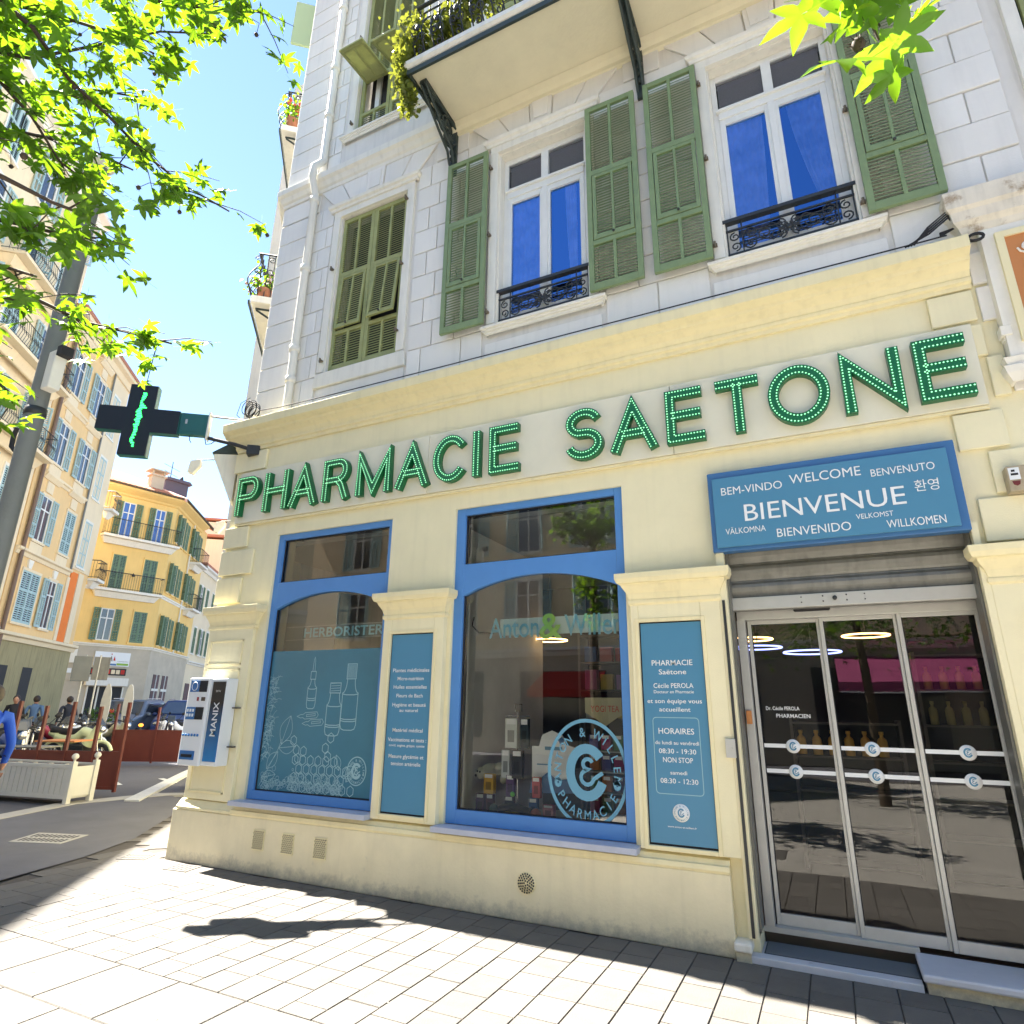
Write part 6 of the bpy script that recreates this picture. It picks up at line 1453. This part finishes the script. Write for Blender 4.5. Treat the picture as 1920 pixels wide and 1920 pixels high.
JS = dict(JP); JS.update(lk=(.02, .11, .50, .065), la=(0, .12, .10, .045), lt=(.12, .12, .04, .04), rk=(.02, -.11, .50, .065), ra=(0, -.12, .10, .045), rt=(.12, -.12, .04, .04), rh=(.02, -.27, .80, .034, .55), rw=(0, -.27, .88, .032), lh=(.02, .27, .80, .034, .55))
for x, y, a, top, lab in ((-23.9, 11.9, -.6, 'black_cloth', 'person in a black shirt standing by the grey wall, leftmost of three'), (-23.9, 12.5, 2.4, 'denim_shirt', 'person in a blue denim shirt turned to the side by the grey wall'), (-23.7, 13.45, 2.8, 'jeans', 'person in dark navy seen behind the sign posts')):
    person('person', (x, y, 0), a, lab, JS, EP, mkcols(top, 'jeans'), 'hair_dark', (.03, 0, 1.64))['group'] = 'people standing by the grey wall'

# ------------------------------------------------------------------ shop interior
it = T('shop_interior', (-2.6, 5.5, 0), 'dim interior of the pharmacy seen through the glass', 'room')
def II(mb): mb.v = [(x + 2.6, y - 5.5, z) for x, y, z in mb.v]; return mb
P('floor', II(MB().box(-6.3, 4.1, 5.46, 9.38, -.03, .10)), 'infloor', it); P('ceiling', II(MB().box(-6.3, 4.1, 5.46, 9.38, 3.45, 3.5)), 'inwall', it); P('back_wall', II(MB().box(-6.3, 4.1, 9.3, 9.38, .1, 3.45)), 'dark', it)
P('partition', II(MB().box(-3.95, -3.2, 5.46, 5.50, .1, 3.4)), 'inwall', it); P('partition', II(MB().box(-3.28, -3.20, 5.46, 7.4, .1, 3.4)), mat('pale_partition', (.78, .82, .76), .8, var=.08, scale=3), it)
P('partition', II(MB().box(-1.45, -.66, 5.46, 5.50, .1, 3.4)), 'inwall', it); P('window_bench', II(MB().box(-3.2, -1.45, 5.46, 6.1, .10, .66)), 'inwall', it)
P('partition', II(MB().box(-6.3, -5.05, 5.62, 5.66, .1, 2.9)), 'inwall', it)
def shelf_unit(loc, label, w_, rows_, seed, palette, rz=0):
    t = T('shelf_unit', loc, label, 'shelf', rz)
    H = rows_ * .33 + .1
    P('back_panel', MB().box(0, w_, .3, .32, 0, H), 'dark', t)
    for x in (0, w_): P('side_panel', MB().box(x - .015, x + .015, 0, .3, 0, H), 'shelfm', t)
    for k in range(rows_ + 1): P('shelf', MB().box(.015, w_ - .015, 0, .3, .05 + .33 * k, .07 + .33 * k), 'shelfm', t)
    return t
rr = random.Random(21)
pal = [(.55, .25, .05), (.5, .4, .1), (.35, .05, .05), (.5, .5, .48), (.06, .15, .35), (.1, .3, .12), (.4, .12, .25), (.25, .12, .35)]
boxmesh = MB().box(-.5, .5, -.5, .5, 0, 1).mesh('product_box'); boxmesh.materials.append(M['objm'])
bm_ = MB().lathe([(0, 0), (.4, 0), (.42, .08), (.42, .6), (.34, .7), (.15, .78), (.15, .88), (.2, .88), (.2, 1), (0, 1)], 8).mesh('bottle'); bm_.materials.append(M['objm'])
def product(kind, x, y, z, w_, h, c, group, label):
    o = bpy.data.objects.new(kind, boxmesh if kind == 'product_box' else bm_); link(o); o.location = (x, y, z); o.scale = (w_, w_ if kind == 'bottle' else w_ * .6, h); o.color = (*c, 1); tag(o, label, 'box' if kind == 'product_box' else 'bottle', group)
    return o
shelf_unit((.80, 7.45, .1), 'dark shelf of amber bottles seen through the right glass door', 1.9, 6, 1, pal)
for r_ in range(4, 6):
    for k in range(13): product('bottle', .90 + .135 * k, 7.55, .17 + .33 * r_ - .0, .09, .22, (.50, .30, .05) if r_ == 5 else (.35, .30, .12), 'amber bottles on the upper shelf behind the right door' if r_ == 5 else 'olive bottles on the lower shelf behind the right door', 'amber bottle on the upper shelf behind the right glass door' if r_ == 5 else 'olive bottle on the lower shelf behind the right glass door')
shelf_unit((-2.75, 7.5, .1), 'shelf of small colourful boxes at the back, seen through the right shop window', 1.9, 7, 1, pal)
for r_ in range(2, 7):
    for k in range(9): product('product_box', -2.62 + .2 * k, 7.6, .17 + .33 * r_, .15, rr.uniform(.16, .24), pal[pk_ := rr.randrange(8)], 'boxes on the shelf behind the right shop window', 'small %s box on the %s board of the back shelf, right window' % (('orange', 'ochre', 'dark red', 'white', 'blue', 'green', 'pink', 'purple')[pk_], ('lowest', 'second', 'middle', 'fourth', 'topmost')[r_ - 2]))
shelf_unit((-.40, 7.6, .1), 'low counter shelf with orange-capped jars behind the left glass door', 1.0, 4, 1, pal)
for k in range(6): product('bottle', -.32 + .15 * k, 7.65, 1.17, .11, .24, (.6, .35, .06), 'jars with orange caps behind the left door', 'jar with orange cap on the counter behind the left glass door')
for (x, y, z, r_, m_, lab) in ((-3.1, 7.4, 2.42, .22, 'ring', 'glowing warm ring lamp seen through the right shop window'), (-.70, 7.5, 2.36, .22, 'ring', 'glowing warm ring lamp behind the left glass door'), (.42, 7.5, 2.36, .22, 'ring', 'glowing warm ring lamp behind the middle glass door'),
                               (-.62, 7.2, 2.24, .24, 'ringb', 'violet ring lamp below the warm one behind the left glass door'), (-.10, 7.2, 2.18, .27, 'ringb', 'violet ring lamp behind the first door mullion')):
    t = T('ring_lamp', (x, y, z), lab, 'lamp'); P('ring', MB().torus((0, 0, 0), r_, .009, 'z', 28, 6), m_, t); P('cord', MB().tube([(0, 0, .0), (0, 0, 3.45 - z)], .004, 4).tube([(-r_, 0, 0), (0, 0, .3), (r_, 0, 0)], .002, 3), 'iron', t)
# display in the right window
def disp(x, z, w_, h, c, lab, y=5.55):
    o = product('product_box', x, y, z, w_, h, c, None, lab); 
    P('label_tab', MB().box(-.4, .4, -.53, -.505, .80, .98), 'white', o)
    P('print', MB().box(-.28, .28, -.53, -.505, .2, .6), 'objm', o, color=(c[0] * .4, c[1] * .4, c[2] * .4))
    return o
B0 = .66
disp(-3.03, B0, .085, .17, (.10, .03, .12), 'purple tea box standing lowest at the left of the window display'); disp(-2.93, B0, .07, .17, (.14, .03, .06), 'dark red tea box beside the purple one in the window display')
disp(-2.94, B0 + .175, .10, .17, (.62, .36, .02), 'orange yellow tea box stacked on the dark red ones'); disp(-2.72, B0 + .165, .08, .18, (.10, .05, .16), 'violet tea box second in the window display'); disp(-2.73, B0, .085, .165, (.07, .06, .09), 'dark box under the violet tea box')
disp(-2.46, B0 + .17, .075, .17, (.50, .07, .06), 'red box with a white top in the middle of the window display'); disp(-2.49, B0, .08, .165, (.04, .14, .35), 'blue box under the red one in the window display')
disp(-2.34, B0 + .02, .10, .10, (.5, .2, .25), 'small pink box low in the middle of the display')
disp(-2.71, 1.24, .12, .26, (.62, .66, .62), 'white hanging pack with a green shield, upper left of the display rack'); disp(-2.77, .98, .08, .24, (.5, .55, .55), 'white hanging pack lower on the display rack'); disp(-2.65, .98, .10, .24, (.03, .03, .03), 'black hanging pack lower right on the display rack'); disp(-2.58, 1.24, .08, .26, (.03, .05, .06), 'black hanging pack upper right on the display rack')
tr = T('display_rack', (-2.68, 5.60, B0), 'thin wire rack carrying the hanging packs', 'rack'); P('wire', MB().tube([(0, 0, 0), (0, 0, .90)], .008, 5).tube([(-.12, 0, .86), (.12, 0, .86)], .006, 5).tube([(-.12, 0, .58), (.12, 0, .58)], .006, 5).tube([(-.03, 0, .90), (-.03, 0, .97), (.04, 0, .97), (.04, 0, .90)], .005, 4), 'chrome', tr)
cd_ = T('card_display', (-2.34, 5.62, .98), 'white cloud-shaped cardboard display with blue print beside the hanging packs', 'display')
P('card', MB().prism_y([(-.20, 0), (.20, 0), (.22, .28), (.14, .30), (.10, .38), (0, .42), (-.10, .38), (-.13, .28), (-.20, .28)], 0, .01), 'white', cd_); P('blue_foot', MB().prism_y([(-.22, -.12), (.22, -.10), (.2, .02), (.05, .0), (-.04, .06), (-.12, .0), (-.2, -.02)], -.02, -.005), 'bluef', cd_)
P('lettering', text_mb('thuasne', x0=-.07, x1=.10, zc=.26, y=-.003, h=.03), 'bluep', cd_) if False else P('print', MB().box(-.07, .10, -.004, -.001, .25, .28).box(-.15, 0, -.004, -.001, .12, .13), 'bluep', cd_)
P('butterfly', MB().prism_y([(.06, .34), (.10, .37), (.12, .34), (.11, .30), (.08, .31)], -.004, -.001), 'bluef', cd_)
td = T('teddy_bear', (-3.02, 5.72, 1.02), 'pale plush toy lying on top of the window display boxes', 'toy'); P('body', MB().ico((0, 0, 0), .08, 1.3, .8, .8, 12, 8).ico((-.09, -.02, -.03), .06, 1, 1, 1).ico((.1, -.02, .02), .06).ico((.15, -.02, -.07), .045), mat('plush', (.55, .55, .42), .95), td); P('nose', MB().ico((-.13, -.07, -.05), .014), 'rubber', td); P('eye', MB().ico((-.11, -.075, -.01), .009).ico((-.08, -.08, -.015), .009), 'rubber', td)
for x, z, r_, c, lab in ((-2.45, .70, .05, (.45, .15, .08), 'red-brown ball low in the window display'), (-2.68, .85, .022, (.2, .7, .1), 'tiny bright green ball in the window display'), (-2.87, .72, .04, (.12, .2, .17), 'grey green figurine beside the dark red tea box')):
    o = P('ball', MB().ico((0, 0, 0), r_, 1, 1, 1, 14, 9), 'objm', None, loc=(x, 5.5, z), color=c); tag(o, lab, 'ball')
sh_ = T('shoe', (-2.66, 5.52, .66), 'black sandal with a yellow sole in the window display', 'shoe'); P('sole', MB().tube([(-.16, 0, .02), (0, 0, .02), (.18, 0, .03)], .025, 6), mat('yellow_sole', (.35, .28, .04), .7), sh_); P('upper', MB().tube([(-.16, 0, .05), (-.05, 0, .09), (.05, 0, .07), (.16, 0, .05)], .035, 8), 'rubber', sh_)
yg = T('tea_sign', (-1.93, 5.95, 1.5), 'cream shield-shaped YOGI TEA sign hanging in the right window', 'sign'); P('shield', MB().prism_y([(-.20, .20), (.20, .20), (.20, .06), (.12, .02), (0, -.06), (-.12, .02), (-.20, .06)], 0, .01), mat('cream_card', (.42, .38, .22), .7), yg); P('lettering', text_mb('YOGI TEA', x0=-.14, x1=.14, zc=.10, y=-.002, h=.06), 'redaw', yg)
tl = T('tea_stand', (-2.15, 6.0, .66), 'tiered tea box stand with rows of small white-topped boxes behind the roundel', 'display'); P('frame', MB().box(0, .52, .1, .12, 0, .82).box(0, .02, -.05, .1, 0, .82).box(.5, .52, -.05, .1, 0, .82), 'dark', tl)
for r_ in range(4): P('tier', MB().box(.02, .5, -.05, .1, .18 * r_ + .01, .18 * r_ + .02), 'inwall', tl)
for r_ in range(4):
    for k in range(4): o = product('product_box', -2.06 + .12 * k, 6.0, .69 + .18 * r_, .09, .13, [(.30, .03, .12), (.05, .18, .08), (.35, .12, .03), (.08, .08, .25)][(r_ + k) % 4], 'small tea boxes on the tiered stand', '%s tea box on the %s tier of the stand behind the roundel' % (('crimson', 'green', 'orange', 'navy')[(r_ + k) % 4], ('lowest', 'second', 'third', 'top')[r_])); P('label_tab', MB().box(-.35, .35, -.53, -.505, .75, .98), 'white', o)

# ------------------------------------------------------------------ across the street (seen in the glass)
op = T('opposite_building', (0, -11.5, 0), 'beige apartment house across the street, seen reflected in the shop glass', 'building', rz=PI)   # local -y faces the pharmacy
P('wall', MB().box(-26, 22, 0, .4, 3.6, 10.4), 'peach2', op); P('ground_floor_wall', MB().box(-26, 22, 0, .4, 0, 3.5), 'greystone', op); moulded(op, -26, 22, 3.75, 'trim', .3, .25); P('roof', MB().box(-26, 22, -.5, 10, 10.4, 10.7), 'tile', op)
for fl in range(2):
    for k in range(16): fwindow(op, -24 + k * 2.8, 4.4 + fl * 3.1, 1.0, 2.0, 'blueshut', ('open', 'closed', 'open', 'ajar')[(fl * 3 + k) % 4], 'trim')
for k in range(9): P('shop_window', MB().box(-23 + k * 5, -19.6 + k * 5, -.03, .02, .5, 2.9), 'glassfar', op)
aw = T('magenta_awning', (-1.9, -10.9, 2.9), 'magenta awning across the street, reflected in the glass doors', 'awning', rz=PI); P('cloth', MB().prism_z([(-7.2, -1.3), (-2.2, -1.3), (-2.2, .6), (-7.2, .6)], 0, .03), 'magenta', aw)
aw.children[0].rotation_euler.x = R(28); P('valance', MB().box(-7.2, -2.2, -1.36, -1.33, -.75, -.50), 'magenta', aw); P('valance_edge', MB().box(-7.2, -2.2, -1.37, -1.31, -.79, -.755), 'white', aw)
P('name_board', MB().box(-7.5, -2, .3, .4, .9, 1.7), 'farcream', aw)
aw = T('red_awning', (-8.2, -10.9, 2.6), 'red awning across the street, reflected in the right shop window', 'awning', rz=PI); P('cloth', MB().prism_z([(-1.2, -1.0), (1.2, -1.0), (1.2, .6), (-1.2, .6)], 0, .03), 'redaw', aw); aw.children[0].rotation_euler.x = R(25); P('valance', MB().box(-1.2, 1.2, -1.0, -.97, -.65, -.42), 'redaw', aw)
P('road_kerb', MB().box(-26, 22, -4.2, -4.0, -.02, .06), 'kerb', None, kind='structure')
for k in range(10):
    pass

# ------------------------------------------------------------------ sweetgum trees
def leaf_mesh(seed, name='leaf'):
    r_ = random.Random(seed); angs = [-120, -58, 0, 58, 120]; lens = [.40, .60, .70, .60, .40]
    vs = [(0, .03, .02)]; fs = []; vals = []
    lb = [R(a + r_.uniform(-7, 7)) for a in angs]; droop = r_.uniform(.25, .55); curl = [r_.uniform(-.10, .06) for _ in angs]
    def z_(x, y, c=0): return -droop * (x * x + y * y) + c
    for k in range(6):
        b = R(-168) if k == 0 else R(168) if k == 5 else (lb[k - 1] + lb[k]) / 2
        q = .13 if k in (0, 5) else .235; x, y = q * math.sin(b), q * math.cos(b); vals.append(len(vs)); vs.append((x, y, z_(x, y, .015)))
    for i, a in enumerate(lb):
        l = lens[i] * r_.uniform(.92, 1.08); w = .125 * (l / .6) ** .5; sx, cy = math.sin(a), math.cos(a); ids = []
        for u, ww in ((.48, 1.0), (.70, .72)):
            for sd in (-1, 0, 1):
                x = sx * l * u + cy * w * ww * sd; y = cy * l * u - sx * w * ww * sd
                ids.append(len(vs)); vs.append((x, y, z_(x, y, curl[i] * u * u + (.022 if sd else -.012))))
        tip = len(vs); vs.append((sx * l, cy * l, z_(sx * l, cy * l, curl[i] * 1.4)))
        L1, C1, R1, L2, C2, R2 = ids; vl, vr = vals[i], vals[i + 1]
        fs += [(0, C1, L1, vl), (0, vr, R1, C1), (C1, C2, L2, L1), (C1, R1, R2, C2), (C2, tip, L2), (C2, R2, tip)]
    k = len(vs); vs += [(.010, .0, .0), (-.010, .0, .0), (-.006, -.30, .03), (.006, -.30, .03), (-.005, -.6, .12), (.005, -.6, .12)]; fs += [(k, k + 1, k + 2, k + 3), (k + 3, k + 2, k + 4, k + 5)]
    mb = MB(); mb.add(vs, fs, True); me = mb.mesh(name); me.materials.append(M['leaf']); return me
LEAVES = [leaf_mesh(s_) for s_ in range(6)]
LV = [([tuple(v.co) for v in me.vertices], [tuple(p.vertices) for p in me.polygons]) for me in LEAVES]
def rand_rot(r_, tilt=.6):
    z = Vector((r_.gauss(0, tilt), r_.gauss(0, tilt), 1)).normalized(); a = r_.uniform(0, 2 * PI)
    x = z.cross(Vector((math.cos(a), math.sin(a), .01))).normalized(); y = z.cross(x)
    return Matrix((x, y, z)).transposed()
CAMP = Vector((0, 0, 1.6))
def tree(name, loc, label, trunk_pts, branches, seed, twigs=9, spread=.30, per=4, size=.085, near=150, extra=None, dens=1.0, fruit=True):
    t = T(name, loc, label, 'tree'); L0 = Vector(loc); r_ = random.Random(seed)
    tr_ = MB().tube([Vector(p) - L0 for p, _ in trunk_pts], trunk_pts[0][1], 12, r1=trunk_pts[-1][1]); P('trunk', tr_, 'bark', t)
    leaves = []; fr = MB()
    for pts in branches:
        pts = [Vector(p) for p in pts]; b = MB().tube([p - L0 for p in pts], .016, 6, r1=.005)
        seg = [(pts[i], pts[i + 1]) for i in range(len(pts) - 1)]; tot = sum((q - p).length for p, q in seg)
        n = max(3, int(tot * twigs * dens))
        for k in range(n):
            d = tot * (k + r_.random()) / n; i = 0
            while i < len(seg) - 1 and d > (seg[i][1] - seg[i][0]).length: d -= (seg[i][1] - seg[i][0]).length; i += 1
            p = seg[i][0].lerp(seg[i][1], min(1, d / max(1e-6, (seg[i][1] - seg[i][0]).length))); dr = (seg[i][1] - seg[i][0]).normalized()
            v = (dr * r_.uniform(.1, .9) + Vector((r_.gauss(0, .6), r_.gauss(0, .6), r_.gauss(-.05, .35)))).normalized() * spread * r_.uniform(.4, 1.2)
            e = p + v; m_ = p.lerp(e, .5) + Vector((0, 0, .02)); b.tube([p - L0, m_ - L0, e - L0], .004, 4, r1=.0018, cap=False)
            for q in range(per):
                u = r_.uniform(.25, 1.05); lp_ = p.lerp(e, u) + Vector((r_.gauss(0, .04), r_.gauss(0, .04), r_.gauss(-.02, .03))); leaves.append((lp_, rand_rot(r_), size * r_.uniform(.7, 1.3), r_.randrange(6)))
            if fruit and r_.random() < .16:
                c = e + Vector((r_.gauss(0, .03), r_.gauss(0, .03), -.07)); fr.tube([e - L0, c - L0], .0018, 3, cap=False); fr.ico(c - L0, .013, 1, 1, 1, 6, 4)
                for z_ in range(9):
                    dv = Vector((r_.gauss(0, 1), r_.gauss(0, 1), r_.gauss(0, 1))).normalized() * .022; sd = dv.cross(Vector((.3, .5, .8))).normalized() * .003; fr.add([c - L0 + sd, c - L0 - sd, c - L0 + dv], [(0, 1, 2)])
        P('branch', b, 'twig', t)
    leaves.sort(key=lambda q: (q[0] - CAMP).length / q[2]); st_ = MB()
    for n, (p, m_, s_, v) in enumerate(leaves):
        if n < near:
            o = bpy.data.objects.new('leaf', LEAVES[v]); link(o, t); o.matrix_local = Matrix.Translation(p - L0) @ m_.to_4x4() @ Matrix.Scale(s_ * 1.0, 4)
        else:
            vs, fs = LV[v]; st_.add([m_ @ Vector(q) * s_ + p - L0 for q in vs], fs)
    if st_.v: P('foliage', st_, 'leaf', t, kind='stuff')
    if fr.v: P('seed_balls', fr, 'twig', t, kind='stuff')
    return t
BR = [
 [(-2.98, 0.53, 4.51), (-2.94, 0.73, 4.58), (-2.95, 0.86, 4.59), (-3.01, 1.07, 4.54), (-3.01, 1.26, 4.52), (-3.01, 1.5, 4.47), (-2.98, 1.72, 4.45), (-2.90, 1.95, 4.44)],
 [(-2.89, 0.94, 5.06), (-2.81, 1.15, 5.12), (-2.71, 1.31, 5.19), (-2.54, 1.49, 5.31), (-2.42, 1.62, 5.38)],
 [(-2.38, 0.62, 3.32), (-2.38, 0.74, 3.35), (-2.37, 0.9, 3.37), (-2.35, 1.0, 3.39)],
 [(-3.28, 1.04, 3.30), (-3.24, 1.16, 3.40), (-3.22, 1.27, 3.46), (-3.2, 1.49, 3.46), (-3.12, 1.71, 3.50), (-3.05, 1.86, 3.51)],
 [(-3.37, 0.72, 4.64), (-3.41, 0.94, 4.61), (-3.45, 1.12, 4.58), (-3.51, 1.31, 4.49), (-3.5, 1.5, 4.47)],
 [(-3.14, 1.02, 3.03), (-3.16, 1.2, 2.95), (-3.19, 1.30, 2.92)],
 [(-2.76, 0.81, 3.22), (-2.75, 0.94, 3.25), (-2.74, 1.06, 3.28)],
 [(-4.08, 0.87, 5.19), (-3.91, 1.18, 5.35), (-3.72, 1.35, 5.54), (-3.41, 1.59, 5.8), (-3.2, 1.80, 5.92)],
 [(-3.91, 0.94, 4.58), (-3.78, 1.2, 4.72), (-3.67, 1.44, 4.82), (-3.59, 1.72, 4.85)],
 [(-3.29, 0.64, 4.75), (-3.13, 0.93, 4.91), (-3.02, 1.16, 5.0), (-2.94, 1.37, 5.05)],
 [(-2.77, 0.81, 3.4), (-2.73, 0.96, 3.46), (-2.71, 1.1, 3.51), (-2.67, 1.2, 3.56)],
 [(-4.3, 0.88, 5.98), (-3.97, 1.31, 6.24), (-3.66, 1.64, 6.44), (-3.52, 1.95, 6.47)],
 [(-4.18, 0.85, 5.53), (-4.23, 1.34, 5.4), (-4.02, 1.58, 5.61), (-3.82, 1.85, 5.72)],
]
hub = Vector((-3.5, .1, 4.3))
BR = [[tuple(hub.lerp(Vector(b[0]), .15)), tuple(hub.lerp(Vector(b[0]), .6) + Vector((0, 0, .12)))] + b for b in BR]
tree('sweetgum_tree', (-3.55, -.15, 0), 'sweetgum tree whose leafy branches hang in from the upper left', [((-3.55, -.15, 0), .11), ((-3.58, -.10, 2.2), .09), ((-3.5, 0.05, 4.2), .06), ((-3.5, .1, 6.2), .03)], BR, 5, twigs=15, spread=.28, per=5, size=.11, near=270)
BR2 = [[(.62, -2.7, 3.6), (.35, -.8, 3.8), (.16, .4, 3.35), (0.14, 0.86, 3.02), (0.17, 0.94, 2.85), (0.19, 0.94, 2.80), (0.20, 0.955, 2.75)], [(.15, .85, 3.0), (.24, .93, 2.82), (.27, .98, 2.74)]]
t2_ = tree('sweetgum_tree', (.7, -3.0, 0), 'sweetgum tree across the pavement with one bright leafy twig hanging in at the top right', [((.7, -3.0, 0), .10), ((.68, -2.9, 2.0), .085), ((.62, -2.7, 3.6), .06), ((.6, -2.8, 5.2), .03)],
     [BR2[0][4:]] , 12, twigs=80, spread=.09, per=3, size=.105, near=120, dens=1)
b_ = MB().tube([Vector(p) - Vector((.7, -3.0, 0)) for p in BR2[0][:5]], .02, 6, r1=.007); P('branch', b_, 'twig', t2_)
# its crown, further back over the pavement, only mirrored in the glass
r_ = random.Random(31); cr_ = MB()
for k in range(2600):
    v = Vector((r_.gauss(0, 1.15), r_.gauss(0, .6), r_.gauss(0, .75))); p = Vector((-.1, -.1, 3.65)) + v
    if p.z < 2.35 or p.y > 1.0 or (p.z < 2.75 and r_.random() < .6): continue
    vs, fs = LV[k % 6]; m_ = rand_rot(r_); cr_.add([m_ @ Vector(q) * .12 + p for q in vs], fs)
P('foliage', cr_, 'leaf', t2_, kind='stuff')

# ------------------------------------------------------------------ plants on the balconies
def ivy(t, blobs, n, seed, m='ivy', s0=.034):
    r_ = random.Random(seed); mb = MB(); tot = sum(b[3] for b in blobs)
    for b in blobs:
        for k in range(int(n * b[3] / tot)):
            p = Vector((b[0] + r_.gauss(0, b[4]), b[1] + r_.gauss(0, b[5]), b[2] + r_.gauss(0, b[6]))); mt_ = rand_rot(r_, 1.0); q = s0 * r_.uniform(.6, 1.4)
            mb.add([mt_ @ Vector(v) * q + p for v in ((0, -.8, 0), (.75, -.1, .1), (.45, .7, -.05), (0, 1, -.2), (-.45, .7, -.05), (-.75, -.1, .1))], [(0, 1, 2, 3, 4, 5)])
    return P('foliage', mb, m, t, kind='stuff')
pt = T('potted_ivy', (-3.18, 4.52, 8.745), 'trailing yellow-green ivy in a terracotta pot at the balcony corner', 'potted plant')
P('pot', MB().lathe([(0, 0), (.13, 0), (.17, .22), (.19, .23), (.19, .30), (.16, .30), (.15, .2), (0, .2)], 18), 'terra', pt)
ivy(pt, [(0, 0, .42, 3, .16, .12, .10), (-.32, -.15, .45, 2.5, .10, .16, .20), (-.42, -.22, .15, 1.8, .05, .12, .18), (-.42, -.25, -.20, 1.2, .04, .07, .16), (.25, -.2, .5, 2, .2, .08, .14), (.6, -.25, .6, 2.2, .25, .06, .12), (1.1, -.25, .7, 1.5, .25, .06, .1), (-.36, -.2, -.45, .6, .04, .05, .1)], 3400, 4)
P('stem', MB().tube([(0, 0, .2), (-.3, -.2, .4), (-.42, -.25, .0), (-.38, -.22, -.55)], .008, 4).tube([(0, 0, .2), (.4, -.22, .5), (1.2, -.24, .75)], .008, 4), 'twig', pt)
pt = T('potted_flowers', (*along(2.35, .62), 8.57), 'pots of pale flowers with a tall cactus on the lower side balcony', 'potted plant')
P('pot', MB().lathe([(0, 0), (.10, 0), (.14, .2), (.13, .2), (0, .18)], 12), 'terra', pt)
for dx, dy, h in ((-.15, .35, 1.85), (-.02, .30, 2.0), (.12, .22, 1.75)): P('cactus', MB().tube([(dx, dy, .1), (dx, dy, h * .6), (dx + .02, dy, h)], .085, 7, r1=.05), mat('cactus', (.06, .10, .05), .8) if 'cactus' not in bpy.data.materials else bpy.data.materials['cactus'], pt)
ivy(pt, [(0, 0, .3, 1, .16, .12, .12), (-.1, .2, .25, 1, .12, .12, .1)], 260, 6, 'leaf', .04); fl = MB()
for k in range(22): fl.ico((r_.gauss(0, .16), r_.gauss(.05, .1), .3 + r_.random() * .2), .028, 1, 1, 1, 6, 4)
P('flower', fl, mat('pale_flower', (.62, .38, .28), .8), pt, kind='stuff')
pt = T('potted_flowers', (*along(2.5, .62), 12.77), 'pot of red and pink flowers on the upper side balcony', 'potted plant'); P('pot', MB().lathe([(0, 0), (.10, 0), (.14, .2), (.13, .2), (0, .18)], 12), 'terra', pt); fl = MB()
for k in range(20): fl.ico((r_.gauss(0, .12), r_.gauss(0, .12), .35 + r_.random() * .4), .045, 1, 1, 1, 6, 4)
P('flower', fl, 'flesh', pt, kind='stuff'); ivy(pt, [(0, 0, .4, 1, .14, .14, .14)], 160, 9, 'leaf', .04)
